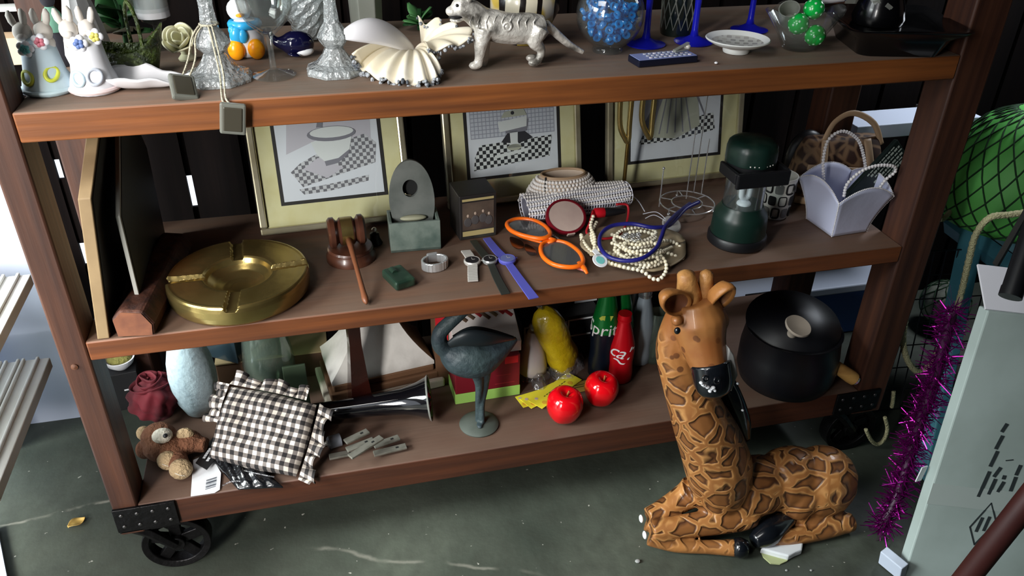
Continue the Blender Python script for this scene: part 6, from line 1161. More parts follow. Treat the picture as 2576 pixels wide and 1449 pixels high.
# --- frosted bottle, yellow bundle, black carton
c = at(1338, 944, ZB); k0 = mpp(c); t = thing('frosted_bottle', 'frosted teardrop bottle with a clear stopper, in clear film', 'bottle', c)
zb = hz(1320, 830, c.y) - ZB; r = 37 * k0
obj('bottle', S().lathe([(0.0005, 0.008), (r * 0.7, 0.008), (r * 0.98, 0.018), (r, zb * 0.25), (r * 0.82, zb * 0.55), (r * 0.5, zb * 0.85), (r * 0.36, zb * 0.96), (0.0005, zb * 0.97)], 32), 'milk_glass', t, smooth=60); obj('stopper', S().ball((0, 0, zb + 0.004), (0.011, 0.011, 0.009)), 'glass_cast', t, smooth=180)
s = S(); rr = random.Random(6)
def flm(i, j): a = 2 * PI * i; q = 0.030 + 0.016 * math.sin(3 * a) + 0.010 * rr.uniform(-.3, .3); return (q * math.cos(a) * (0.5 + 0.6 * j) + 0.006, -0.010 + q * 0.8 * math.sin(a) * (0.5 + 0.6 * j) - 0.01 * j, 0.034 - 0.033 * j + 0.004 * rr.random() * (j < 1))
obj('film_wrap', S().grid(flm, 26, 6), 'film', t, smooth=0)
c = at(1424, 936, ZB); k0 = mpp(c); t = thing('yellow_bundle', 'bulging yellow bottle wrapped in film, leaning left behind the tickets', 'bottle', c, rot=(0.0, -0.36, 0)); r = 42 * k0; t.location.z += 0.015
obj('bottle', S().lathe([(0.0005, 0.004), (r * 0.6, 0.004), (r * 0.92, 0.014), (r, 0.04), (r * 0.86, 0.07), (r * 0.94, 0.10), (r * 0.95, 0.130), (r * 0.82, 0.152), (r * 0.6, 0.166), (r * 0.3, 0.176), (0.0005, 0.178)], 32, fr=lambda a, i, z: 1 + 0.05 * math.sin(3 * a + 30 * z)), 'yellow_wrap', t, smooth=180)
obj('twisted_film', S().tube(cr([(0, 0, 0.18), (-0.008, 0, 0.196), (-0.012, 0, 0.204)], 4), crv([0.008, 0.012, 0.002], 4), 8, flat=0.4), 'film', t, smooth=180)
obj('film_skirt', S().lathe([(r * 0.9, 0.03), (r * 1.08, 0.014), (r * 1.16, 0.003)], 24, fr=lambda a, i, z: 1 + 0.08 * math.sin(7 * a), caps=(False, False)), 'film', t)
a = at(1300, 926, ZB); a = Vector((0.795, 0.262, ZB)); b = Vector((0.965, 0.270, ZB)); t = thing('black_carton', 'black carton with white outlined panels behind the yellow bottle', 'carton', (0.885, 0.30, ZB), 0.05)
obj('carton', S().box((0, 0, 0.055), (0.19, 0.07, 0.11)), 'card_black', t, smooth=0, bev=0.001); s = S()
for (x0, x1, z0, z1) in ((-0.088, 0.010, 0.060, 0.098), (0.016, 0.088, 0.056, 0.100)):
    for q in ((x0, z0, x1, z0), (x1, z0, x1, z1), (x1, z1, x0, z1), (x0, z1, x0, z0)): s.box(((q[0] + q[2]) / 2, -0.0354, (q[1] + q[3]) / 2), (abs(q[2] - q[0]) + 0.004, 0.0008, abs(q[3] - q[1]) + 0.004))
obj('white_outline', s, 'card_white', t, smooth=0)
c = aty(1466, 800, 0.33); t = thing('white_card', 'small white card propped on the black carton left of the green bottles', 'card', Vector((c.x, 0.318, ZB + 0.1107))); obj('card', S().box((0, 0, 0.03), (0.055, 0.002, 0.06), xf((0, 0, 0), (-0.1, 0, 0.05))), 'card_white', t, smooth=0)
# --- tickets
tk = [((1306, 1012), (1372, 992), 0.0010, 'yellow ticket lowest in the fan of tickets beside the maroon box', 40), ((1322, 1016), (1405, 974), 0.0024, 'middle yellow ticket of the fan beside the maroon box', 38), ((1346, 1018), (1446, 946), 0.0040, 'long yellow ticket lying on top of the fan, behind the front apple', 40)]
for (u0, v0), (u1, v1), z, lab, wpx in tk:
    a = at(u0, v0, ZB + z); b = at(u1, v1, ZB + z); L = (b - a).length; ang = math.atan2(b.y - a.y, b.x - a.x); W = 0.040; t = thing('ticket', lab, 'ticket', (a + b) / 2, ang)
    obj('card', S().box((0, 0, 0), (L, W, 0.0009)), 'ticket_yellow', t, smooth=0)
    obj('orange_spot', S().lathe([(0.0005, 0.0005), (0.006, 0.0005), (0.006, 0.0009), (0.0005, 0.0009)], 18, xf((-L * 0.36, -W * 0.26, 0))).lathe([(0.0005, 0.0005), (0.006, 0.0005), (0.006, 0.0009), (0.0005, 0.0009)], 18, xf((L * 0.30, -W * 0.2, 0))), 'ticket_orange', t, smooth=0)
    obj('pink_spot', S().lathe([(0.0005, 0.0005), (0.0065, 0.0005), (0.0065, 0.0009), (0.0005, 0.0009)], 18, xf((-L * 0.2, -W * 0.22, 0))).lathe([(0.0005, 0.0005), (0.005, 0.0005), (0.005, 0.0009), (0.0005, 0.0009)], 18, xf((L * 0.42, W * 0.25, 0))).lathe([(0.0005, 0.0005), (0.004, 0.0005), (0.004, 0.0009), (0.0005, 0.0009)], 18, xf((-L * 0.38, W * 0.26, 0))), 'ticket_pink', t, smooth=0)
    s = S()
    for k in range(9): s.box((-L * 0.24 + k * L * 0.062, W * 0.08, 0.0007), (L * (0.045 if k % 3 else 0.03), 0.0022, 0.0004))
    obj('printed_line', s, 'ticket_ink', t, smooth=0)
a = at(1436, 985, ZB + 0.001); b = at(1478, 962, ZB + 0.001); t = thing('ticket', 'tan ticket with brown print lying between the two red apples', 'ticket', (a + b) / 2, 0.1); obj('card', S().box((0, 0, 0), (0.055, 0.034, 0.001)), 'ticket_tan', t, smooth=0); obj('printed_line', S().box((0, 0.006, 0.0007), (0.03, 0.0022, 0.0004)).box((0.004, -0.001, 0.0007), (0.036, 0.0026, 0.0004)), 'ticket_ink', t, smooth=0)
# --- apples
def apple(label, u, v, rpx, rot):
    c = at(u, v, ZB + 0.033); k0 = mpp(c); r = rpx * k0; base = Vector((c.x, c.y, ZB + r * 0.93 + 0.0022)); t = thing('apple', label, 'apple', base, rot=rot, group='shiny red apples on the bottom shelf'); rings = []
    pr = [(0.0005, -0.80), (0.20, -0.86), (0.42, -0.92), (0.62, -0.84), (0.82, -0.58), (0.96, -0.16), (1.0, 0.18), (0.94, 0.52), (0.76, 0.80), (0.52, 0.92), (0.30, 0.88), (0.14, 0.74), (0.0005, 0.66)]
    C = cr([(x, z, 0) for x, z in pr], 3); obj('fruit', S().lathe([(p.x * r, p.y * r) for p in C], 40, fr=lambda a, i, z: 1 + 0.025 * math.cos(5 * a) * (1 if z < 0 else 0.4)), 'apple_red', t, smooth=180)
    obj('stem', S().tube(cr([(0, 0, r * 0.64), (0.001, 0, r * 0.85), (0.003, 0, r * 1.02)], 4), 0.0022, 6), 'apple_stem', t, smooth=180)
apple('shiny red apple in front of the yellow tickets', 1420, 1024, 46, (0.10, 0.1, 0.3)); apple('shiny red apple before the red bottle', 1512, 982, 43, (0.15, -0.1, 1.4))
# --- soda bottles
def bottle(name, label, u, v, Hh, rr_, parts, z_lab=None):
    c = at(u, v, ZB); t = thing(name, label, 'bottle', c)
    prof = [(0.0005, 0), (rr_ * 0.86, 0), (rr_ * 0.97, 0.004), (rr_ * 1.0, Hh * 0.12), (rr_ * 0.93, Hh * 0.28), (rr_ * 1.0, Hh * 0.46), (rr_ * 0.96, Hh * 0.56), (rr_ * 0.70, Hh * 0.74), (rr_ * 0.50, Hh * 0.86), (rr_ * 0.46, Hh * 0.90)]
    lo, hi, cap = parts; zs = Hh * 0.5
    def RR(z):
        for (r0, z0), (r1, z1) in zip(prof, prof[1:]):
            if z0 <= z <= z1: return r0 + (r1 - r0) * (z - z0) / max(z1 - z0, 1e-6)
        return prof[-1][0]
    obj('body', S().lathe(prof + [(0.0005, Hh * 0.90)], 32), lo, t, smooth=60)
    if hi: q = [(RR(z) + 0.0004, z) for z in [Hh * (0.50 + 0.04 * k) for k in range(10)] + [Hh * 0.895]]; obj('shoulder', S().lathe(q, 32, caps=(False, False)), hi, t, smooth=60)
    obj('cap', S().lathe([(rr_ * 0.46, Hh * 0.895), (rr_ * 0.54, Hh * 0.90), (rr_ * 0.54, Hh * 0.925), (rr_ * 0.50, Hh * 0.93), (rr_ * 0.50, Hh * 0.945), (rr_ * 0.53, Hh * 0.95), (rr_ * 0.51, Hh), (0.0005, Hh)], 28), cap, t)
    return t, RR
def wrap(t, RR, body, size, z, a0, mat, shear, tilt=0.0, spacing=1.0, name='lettering'):
    s = text_mesh(body, size, shear, 0.0002, spacing); r0 = RR(z)
    for i, p in enumerate(s.v):
        x = p.x * math.cos(tilt) - p.y * math.sin(tilt); y = p.x * math.sin(tilt) + p.y * math.cos(tilt); zz_ = z + y; r = RR(zz_) + 0.0009 + p.z; a = a0 + x / r0; s.v[i] = Vector((r * math.cos(a), r * math.sin(a), zz_))
    obj(name, s, mat, t, smooth=0)
VA = -PI / 2 - 0.32      # the side of the bottles that faces the viewer
for u, v, lab, hh_ in ((1512, 938, 'green and navy soda bottle with a lime leaf, left of the red bottle', 0.250), (1549, 918, 'green soda bottle standing behind the red bottle', 0.228)):
    t, RR = bottle('soda_bottle', lab, u, v, hh_, 0.0315, ('sprite_navy', 'sprite_green', 'sprite_green' if hh_ < .24 else 'sprite_green'))
    if hh_ > 0.24:
        zl = hz(1500, 838, at(u, v, ZB).y - 0.03) - ZB; wrap(t, RR, 'Sprite', 0.042, zl, VA - 0.10, 'letter_white', 0.1)
        s = S(); a0 = VA - 0.05; zq = zl + 0.028; pts = [(-0.016, 0.0), (-0.009, 0.008), (0.004, 0.010), (0.016, 0.008), (0.011, -0.003), (0.0, -0.008), (-0.011, -0.006)]; r_ = RR(zq) + 0.0012; s.add([(r_ * math.cos(a0 + x / r_), r_ * math.sin(a0 + x / r_), zq + z) for x, z in pts], [tuple(range(7))]); obj('lime_leaf', s, 'leaf_lime', t, smooth=0)
    else: zl = hz(1524, 880, at(u, v, ZB).y - 0.03) - ZB; wrap(t, RR, 's', 0.046, zl, VA - 0.95, 'letter_white', 0.35)
t, RR = bottle('soda_bottle', 'red soda bottle with white script lettering', 1556, 950, 0.174, 0.0290, ('cola_red', None, 'cola_red')); zl = hz(1556, 893, at(1556, 950, ZB).y - 0.03) - ZB
wrap(t, RR, "ca'l", 0.044, zl, VA - 0.16, 'letter_white', 0.35, -0.22, 0.95)
wrap(t, RR, "~", 0.05, zl - 0.020, VA - 0.25, 'letter_white', 0.2, -0.5, name='swash')
for u, v, lab, hh_ in ((1604, 905, 'silver aluminium soda bottle, the nearer one, right of the red bottle', 0.196), (1577, 885, 'silver aluminium soda bottle in the rear behind the red bottle', 0.205)): bottle('soda_bottle', lab, u, v, hh_, 0.0285, ('bottle_silver', None, 'crown_silver'))
c = at(1640, 900, ZB); t = thing('clear_jar', 'small clear glass jar between the silver bottles and the giraffe', 'jar', c); obj('jar', S().lathe([(0.0005, 0), (0.026, 0), (0.029, 0.004), (0.030, 0.10), (0.022, 0.13), (0.020, 0.13), (0.027, 0.10), (0.026, 0.006), (0.0005, 0.005)], 28, caps=(False, False)), 'glass_vase', t); obj('paper', S().box((0, 0, 0.045), (0.03, 0.02, 0.07), xf((0, 0, 0), (0.2, 0.3, 0.4))), 'glass_frost', t, smooth=0)
# --- black pot
c = at(1968, 950, ZB); k0 = mpp(c); r = 118 * k0; t = thing('black_pot', 'black enamel pot with a taupe lid knob and a wooden side handle', 'pot', c); hp = 0.135
obj('pot', S().lathe([(0.0005, 0), (r * 0.78, 0), (r * 0.92, 0.008), (r, 0.035), (r * 1.0, 0.085), (r * 0.94, hp), (r * 0.97, hp + 0.004), (r * 0.92, hp + 0.004), (r * 0.88, hp - 0.002), (0.0005, hp - 0.01)], 48, caps=(False, False)), 'enamel_black', t, smooth=60)
Ml = xf((0, 0.008, hp + 0.006), (0.22, -0.10, 0)); lid = obj('lid', S().lathe([(r * 0.93, 0), (r * 0.95, 0.004), (r * 0.72, 0.024), (r * 0.40, 0.038), (0.0005, 0.043)], 44, Ml), 'enamel_black', t, smooth=60)
kn = aty(2005, 824, c.y - 0.052) - c; Mk = xf(kn, (0.35, 0.12, 0)); obj('knob', S().lathe([(0.010, -0.026), (0.012, -0.010), (0.026, 0.0), (0.0285, 0.004), (0.027, 0.008), (0.018, 0.006), (0.0005, 0.004)], 32, Mk), 'knob_taupe', lid, smooth=60)
a = aty(2068, 898, c.y - 0.045) - c; b = aty(2152, 956, c.y - 0.075) - c; M = along(a, b); L = (b - a).length
hd = obj('handle', S().lathe([(0.0005, 0), (0.010, 0.0), (0.0125, 0.004), (0.0135, L * 0.4), (0.0155, L * 0.85), (0.0145, L * 0.96), (0.010, L * 0.98), (0.0005, L * 0.98)], 20, M), 'handle_wood', t); obj('handle_end', S().lathe([(0.0105, L * 0.97), (0.0105, L * 1.03), (0.007, L * 1.06), (0.0045, L * 1.04), (0.0005, L * 1.0)], 16, M), 'chrome', hd)
obj('handle_stem', S().tube([Vector((a.x * 0.80, a.y * 0.80, a.z + 0.004)), a], 0.006, 8), 'enamel_black', hd)
# ================================================================== FLOOR AND SURROUNDINGS
# --- carved giraffe
gb = at(1800, 1330, ZF); gb = Vector((gb.x, gb.y, ZF)); yg = -0.125
def GP(u, v, z=None, y=None): return (at(u, v, ZF + z) if z is not None else aty(u, v, yg if y is None else y)) - gb
HC = GP(1752, 800); MZ = GP(1790, 945, y=yg - 0.055)
m = mk('giraffe_paint', (176, 118, 62), 0.42, coat=0.15); g = NT(m); ov = g.obj(); vo = g.n('TexVoronoi'); vo.feature = 'DISTANCE_TO_EDGE'; vo.inputs['Scale'].default_value = 23.5
wb = g.n('TexNoise'); wb.inputs['Scale'].default_value = 16; g.l(ov, wb.inputs[0]); wm = g.n('Mix', data_type='VECTOR'); wm.inputs[0].default_value = 0.045; g.l(ov, wm.inputs[4]); g.l(wb.outputs['Color'], wm.inputs[5]); g.l(wm.outputs[1], vo.inputs[0]); de = vo.outputs['Distance']
def dist_to(p):
    q = g.n('VectorMath', operation='DISTANCE'); g.l(ov, q.inputs[0]); q.inputs[1].default_value = p; return q.outputs['Value']
hd = g.math('MINIMUM', dist_to(HC), dist_to(HC.lerp(MZ, 0.55))); face = g.rng(hd, 0.060, 0.085); sp = g.n('SeparateXYZ'); g.l(ov, sp.inputs[0]); low = g.rng(sp.outputs['Z'], 0.012, 0.040); mask = g.math('MULTIPLY', face, low)
n1 = g.noise(ov, 12, 5); tan = g.mix(g.rng(n1, 0.3, 0.7), (172, 116, 64), (138, 88, 48)); rim = g.mix(g.rng(de, 0.095, 0.15), (186, 134, 80), (78, 46, 26)); inside = g.mix(g.rng(de, 0.17, 0.27), rim, (128, 82, 44))
c1 = g.mix(g.math('MULTIPLY', mask, g.rng(de, 0.04, 0.09)), tan, inside); vs = g.n('TexVoronoi'); vs.inputs['Scale'].default_value = 46; g.l(ov, vs.inputs[0])
spots = g.math('MULTIPLY', g.math('MULTIPLY', g.rng(vs.outputs['Distance'], 0.25, 0.31, 1, 0), g.rng(dist_to(HC.lerp(MZ, 0.55) + Vector((-0.022, 0, -0.004))), 0.056, 0.066, 1, 0)), 0.92); c1 = g.mix(spots, c1, (96, 58, 34))
g.l(g.mix(g.math('MULTIPLY', g.rng(n1, 0.5, 0.75), g.math('SUBTRACT', 1.0, face)), c1, (142, 82, 40)), g.b.inputs['Base Color'])
hgt = g.math('MULTIPLY', g.rng(de, 0.09, 0.17, 1.0, 0.0), mask); g.bump(g.math('ADD', hgt, g.math('MULTIPLY', g.noise(ov, 40, 4), 0.25)), 0.6, 0.005)
mk('giraffe_tan', (178, 120, 64), 0.45, noise=(14, (146, 92, 48), 0.4, 0.7), bump=(50, 0.25)); mk('giraffe_horn', (190, 138, 80), 0.45, noise=(40, (150, 100, 54), 0.4, 0.7), bump=(60, 0.3)); mk('ear_inside', (110, 66, 42), 0.5, noise=(20, (168, 116, 60), 0.5, 0.75)); mk('muzzle_black', (14, 17, 22), 0.2, coat=0.5); mk('plaster_chip', (216, 218, 222), 0.75); mk('plaster_grey_chip', (150, 150, 148), 0.8); mk('flake_green', (168, 174, 128), 0.7)
t = thing('giraffe_statue', 'painted carved giraffe statue lying with its head raised on the concrete floor', 'statue', gb); s = S()
kg = mpp(gb + Vector((0, 0, 0.3)))
s.tube(cr([GP(1812, 1240, .085), GP(1808, 1180), GP(1790, 1120), GP(1757, 1045), GP(1720, 955, y=yg + 0.012), GP(1698, 880, y=yg + 0.022), GP(1712, 820, y=yg + 0.022), GP(1738, 775, y=yg + 0.012)], 6), crv([74 * kg, 88 * kg, 84 * kg, 70 * kg, 54 * kg, 46 * kg, 44 * kg, 44 * kg], 6), 18)
s.tube(cr([GP(1748, 752, y=yg + 0.004), HC + Vector((0.002, -0.004, 0.0)), HC.lerp(MZ, 0.40), HC.lerp(MZ, 0.75), MZ], 5), crv([0.034, 0.048, 0.041, 0.034, 0.030], 5), 18)
s.ball(GP(1813, 806, y=yg - 0.016), (0.014, 0.018, 0.018)).ball(GP(1702, 806, y=yg - 0.022), (0.010, 0.012, 0.010))
s.ball(GP(1815, 1228, .100), (0.066, 0.058, 0.066)).ball(GP(1900, 1222, .100), (0.080, 0.060, 0.068)).ball(GP(1985, 1205, .104), (0.080, 0.064, 0.074)).ball(GP(2062, 1212, .094), (0.078, 0.070, 0.082))
# near haunch, hind leg
s.tube(cr([GP(2046, 1165, .13), GP(2022, 1215, .105), GP(2000, 1268, .066), GP(1990, 1290, .046)], 5), crv([0.044, 0.050, 0.040, 0.025], 5), 14)
s.tube(cr([GP(1998, 1288, .040), GP(2060, 1304, .032), GP(2140, 1316, .027)], 5), crv([0.028, 0.026, 0.021], 5), 12)
s.tube(cr([GP(2142, 1312, .024), GP(2070, 1336, .020), GP(1990, 1350, .020), GP(1935, 1352, .020)], 5), crv([0.020, 0.018, 0.018, 0.018], 5), 12)
# front legs folded under
s.tube(cr([GP(1862, 1262, .080), GP(1880, 1296, .056), GP(1800, 1312, .052), GP(1700, 1326, .047), GP(1640, 1334, .043)], 5), crv([0.040, 0.029, 0.027, 0.023, 0.022], 5), 12)
s.tube(cr([GP(1636, 1346, .030), GP(1700, 1372, .017), GP(1780, 1376, .016), GP(1850, 1378, .018)], 5), crv([0.023, 0.0145, 0.0145, 0.018], 5), 12)
s.tube(cr([GP(1748, 1232, .090), GP(1724, 1250, .068), GP(1670, 1282, .052), GP(1632, 1302, .044)], 5), crv([0.034, 0.029, 0.023, 0.021], 5), 12)
s.tube(cr([GP(1628, 1312, .030), GP(1680, 1334, .018), GP(1750, 1330, .018)], 5), crv([0.020, 0.014, 0.014], 5), 12)
obj('body', s, 'giraffe_paint', t, smooth=180, remesh=0.0032, smit=4)
for (u0, v0, u1, v1, r0, r1) in ((1736, 768, 1726, 690, 0.026, 0.0165), (1772, 752, 1778, 688, 0.0185, 0.0125)):
    a, b = GP(u0, v0, y=yg + 0.01), GP(u1, v1, y=yg + 0.01); obj('ossicone', S().tube([a, a.lerp(b, .4), a.lerp(b, .8), b, b + Vector((0, 0, 0.006))], [r0, (r0 + r1) / 2, r1, r1 * 0.92, r1 * 0.4], 14), 'giraffe_horn', t, smooth=180)
for sx, (u0, v0, u1, v1), w_ in ((-1, (1722, 770, 1683, 752), 0.0235), (1, (1795, 770, 1824, 732), 0.022)):
    a, b = GP(u0, v0, y=yg - 0.006), GP(u1, v1, y=yg - 0.022); d = (b - a); L = d.length * 1.35; dn = d.normalized(); nrm = Vector((sx * 0.25, -1, 0.25)); nrm = (nrm - dn * nrm.dot(dn)).normalized(); sd_ = dn.cross(nrm)
    Q = Matrix(((sd_.x, nrm.x, dn.x, 0), (sd_.y, nrm.y, dn.y, 0), (sd_.z, nrm.z, dn.z, 0), (0, 0, 0, 1))); L *= 0.57; mid = a + dn * L * 0.75
    n_ = 28; rg = lambda k, o, fx: [mid + Q.to_3x3() @ Vector((w_ * k * math.cos(q) * fx, o, L * k * math.sin(q) * (1 + 0.15 * math.sin(q)))) for q in [2 * PI * h / n_ for h in range(n_)]]
    er = obj('ear', S().loft([rg(0.25, -0.020, 1), rg(0.70, -0.016, 1), rg(0.96, -0.002, 1), rg(1.0, 0.006, 1), rg(0.90, 0.010, 1), rg(0.78, 0.004, 1)], caps=(True, False)), 'giraffe_tan', t, smooth=180)
    obj('ear_inside', S().loft([rg(0.80, 0.0045, 1), rg(0.60, -0.004, 1), rg(0.3, -0.009, 1), rg(0.02, -0.010, 1)], caps=(False, True)), 'ear_inside', er, smooth=180)
M2 = MZ + (MZ - HC).normalized() * 0.012; dz = (MZ - HC).normalized()
mz = obj('muzzle', S().tube(cr([HC.lerp(MZ, 0.74) + Vector((0.002, -0.004, 0)), MZ + dz * 0.010, MZ + dz * 0.030, MZ + dz * 0.040], 5), crv([0.0352, 0.0340, 0.027, 0.011], 5), 20), 'muzzle_black', t, smooth=180)
s = S(); rr = random.Random(12)
for k, (u, v) in enumerate(((1764, 963), (1772, 970), (1780, 974), (1790, 978), (1798, 982), (1786, 984), (1768, 968), (1794, 975))): s.ball(GP(u, v, y=yg - 0.095), (0.0045 * rr.uniform(.6, 1.1), 0.004, 0.0026), n=7, k=5)
obj('chipped_lip', s, 'plaster_chip', mz, smooth=180)
for (u, v) in ((1775, 952), (1803, 957)): obj('nostril', S().torus((0, 0, 0), 0.0045, 0.0022, 14, 6, xf(GP(u, v, y=yg - 0.094), (1.2, 0, 0))), 'muzzle_black', mz, smooth=180)
obj('chipped_cheek', S().prism([(p.x, p.z) for p in [GP(u, v, y=yg - 0.05) for u, v in ((1828, 868), (1840, 885), (1846, 915), (1850, 935), (1842, 955), (1834, 978), (1826, 960), (1822, 910))]], (GP(1830, 900, y=yg - 0.060)).y, (GP(1830, 900, y=yg - 0.035)).y, 'y'), 'plaster_grey_chip', t, smooth=40, bev=0.002)
for (u, v, y) in ((1704, 832, yg - 0.052),): obj('eye', S().ball(GP(u, v, y=y), (0.0055, 0.005, 0.0065)), 'muzzle_black', t, smooth=180)
obj('mane', S().tube(cr([GP(1790, 880, y=yg + 0.055), GP(1822, 960, y=yg + 0.045), GP(1842, 1010, y=yg + 0.035), GP(1862, 1060, y=yg + 0.03), GP(1878, 1105, y=yg + 0.02)], 6), crv([0.014, 0.021, 0.024, 0.021, 0.008], 6), 12), 'muzzle_black', t, smooth=180)
s = S()
for (u, v) in ((1856, 965), (1868, 1032)): s.ball(GP(u, v, y=yg - 0.02), (0.003, 0.003, 0.002), n=7, k=5)
obj('mane_chips', s, 'plaster_chip', t, smooth=180)
obj('hoof', S().tube([GP(1846, 1376, .019), GP(1862, 1378, .020), GP(1880, 1380, .020)], [0.018, 0.021, 0.017], 14), 'muzzle_black', t, smooth=180)
obj('tail_tuft', S().tube(cr([GP(1990, 1300, .046), GP(1958, 1322, .036), GP(1925, 1345, .030), GP(1896, 1362, .026)], 5), crv([0.014, 0.024, 0.027, 0.014], 5), 14), 'muzzle_black', t, smooth=180)
for (u, v) in ((1613, 1305), (1622, 1346)): obj('chipped_knee', S().ball(GP(u, v, .048), (0.004, 0.008, 0.009)), 'plaster_chip', t, smooth=180)
pts = [(1913, 1381), (1936, 1366), (1960, 1362), (1972, 1348), (1988, 1343), (2008, 1350), (2020, 1368), (2018, 1384), (2002, 1390), (1984, 1400), (1960, 1394)]
c = at(1965, 1375, ZF + 0.014); tag(obj('plaster_chip', S().prism([(p.x - c.x, p.y - c.y) for p in [at(u, v, ZF + 0.014) for u, v in pts]], -0.0135, 0.002), 'plaster_chip', loc=c, smooth=0, bev=0.003), 'white broken piece of plaster lying at the giraffe hind hoof', 'plaster chip')
pts = [(1913, 1386), (1940, 1392), (1965, 1398), (1986, 1402), (1980, 1412), (1962, 1420), (1938, 1418), (1920, 1402)]
c = at(1950, 1402, ZF + 0.002); tag(obj('paint_flake', S().prism([(p.x - c.x, p.y - c.y) for p in [at(u, v, ZF + 0.002) for u, v in pts]], -0.0015, 0.0015), 'flake_green', loc=c, smooth=0), 'pale green flake on the floor in front of the white plaster piece', 'flake')
rr = random.Random(21); p0 = None
for (u, v, r_, lab) in ((1604, 1414, 0.006, 'small pale pebble on the floor in front of the giraffe'), (1978, 1436, 0.003, 'tiny white chip on the floor below the green flake'), (2040, 1436, 0.003, 'tiny white chip on the floor right of the green flake')): tag(obj('floor_chip', S().ball((0, 0, r_ * 0.5), (r_, r_ * 0.8, r_ * 0.5), n=8, k=6), 'plaster_grey_chip', loc=at(u, v, ZF), smooth=180), lab, 'chip')
# --- dry leaf
mk('dry_leaf', (206, 172, 96), 0.7, noise=(30, (170, 130, 66), 0.4, 0.7)); a, b = at(172, 1330, ZF), at(216, 1306, ZF); c = (a + b) / 2; L = (b - a).length; tag(obj('dry_leaf', S().grid(lambda i, j: ((j - 0.5) * L, (i - 0.5) * 0.026 * math.sin(PI * min(0.98, max(0.03, j))) , 0.002 + 0.005 * abs(2 * i - 1) ** 2 + 0.002 * math.sin(6 * j)), 6, 14), 'dry_leaf', loc=c, rot=(0, 0, math.atan2(b.y - a.y, b.x - a.x)), solid=0.0008, smooth=180), 'dry yellow leaf on the concrete floor left of the front wheel', 'leaf')
# --- white threshold at the lower left
a, b = at(-4, 1330, 0), at(22, 1460, 0); d = (b - a).normalized(); n1 = Vector((d.y, -d.x, 0)); n1 = n1 if n1.x < 0 else -n1; a = a - d * 0.0; b = b + d * 0.35
s = S().prism([(a.x, a.y), (b.x, b.y), ((b + n1 * .12).x, (b + n1 * .12).y), ((a + n1 * .12).x, (a + n1 * .12).y)], 0.0, 0.012); struct('trim_2', s, 'white_blue_paint', smooth=0)
# --- teal stand
mk('teal_paint', (78, 144, 160), 0.55, noise=(7, (54, 108, 124), 0.4, 0.7)); mk('teal_light', (96, 140, 152), 0.55)
A0 = aty(2392, 500, 0.30); zst = A0.z; t = thing('teal_stand', 'teal painted wooden stand carrying the green netted dome', 'stand', (A0.x + 0.2, 0.16, 0)); o0 = Vector((A0.x + 0.2, 0.16, 0))
B0 = at(2516, 586, zst); ex = (B0 - A0).normalized(); n1 = Vector((-ex.y, ex.x, 0)); n1 = n1 if n1.x > 0 else -n1; Ls = 0.36; Wd = 0.36
cs = [A0, A0 + ex * Ls, A0 + ex * Ls + n1 * Wd, A0 + n1 * Wd]
s = S().prism([((p - o0).x, (p - o0).y) for p in cs], zst - 0.024, zst); obj('top', s, 'teal_light', t, smooth=0, bev=0.003)
for i in range(4):
    p, q = cs[i] - o0, cs[(i + 1) % 4] - o0; p.z = q.z = zst - 0.055; obj('apron', S().tube([p.lerp(q, 0.04), p.lerp(q, 0.96)], 0.03, 4, flat=0.4, up=(q - p).normalized().cross(Vector((0, 0, 1)))), 'teal_paint', t, smooth=0)
foot = at(2318, 1190, 0)
for i, (tp, ft) in enumerate(((cs[0] + ex * 0.10, foot), (cs[1], cs[1] + ex * 0.03 - n1 * 0.02), (cs[2], cs[2] + ex * 0.03), (cs[3], cs[3] - ex * 0.02))):
    p = Vector((tp.x, tp.y, zst - 0.025)) - o0; q = Vector((ft.x, ft.y, 0.001)) - o0; obj('leg', S().loft([[pp + ex * a_ + n1 * b_ for a_, b_ in ((-.028, -.012), (.028, -.012), (.028, .012), (-.028, .012))] for pp in (q, p)]), 'teal_paint', t, smooth=0, bev=0.003)
# --- green netted dome
mk('dome_green', (98, 190, 88), 0.5, noise=(5, (64, 146, 62), 0.4, 0.7)); mk('net_dark', (28, 62, 34), 0.8)
dl = aty(2386, 470, 0.22); rd = 0.165; c = Vector((dl.x + rd * 0.98, 0.20, zst + 0.001)); t = thing('netted_dome', 'large green dome wrapped in diamond netting on the teal stand', 'float', c)
obj('dome', S().lathe([(0.0005, 0.0), (rd * 0.94, 0.0), (rd * 0.99, 0.02), (rd, 0.06), (rd * 0.94, 0.12), (rd * 0.80, 0.18), (rd * 0.58, 0.225), (rd * 0.30, 0.25), (0.0005, 0.258)], 48), 'dome_green', t, smooth=180)
def dm(a, z):
    pr = [(0.94, 0.0), (0.99, 0.02), (1.0, 0.06), (0.94, 0.12), (0.80, 0.18), (0.58, 0.225), (0.30, 0.25), (0.02, 0.258)]
    f = z * (len(pr) - 1); q = min(int(f), len(pr) - 2); f -= q; r_ = rd * (pr[q][0] * (1 - f) + pr[q + 1][0] * f) + 0.0012; return (r_ * math.cos(a), r_ * math.sin(a), pr[q][1] * (1 - f) + pr[q + 1][1] * f + 0.0006)
s = S()
for k in range(26):
    for sg in (-1, 1): s.tube([dm(2 * PI * k / 26 + sg * 1.5 * q / 16, q / 16) for q in range(15)], 0.0019, 5)
obj('netting', s, 'net_dark', t, smooth=180)
obj('dark_opening', S().lathe([(0.0005, 0), (0.026, 0), (0.026, 0.004), (0.0005, 0.004)], 24, along(Vector(dm(-1.75, 0.42)) * 0.985, Vector(dm(-1.75, 0.42)) * 1.01)), 'black_plastic', t)
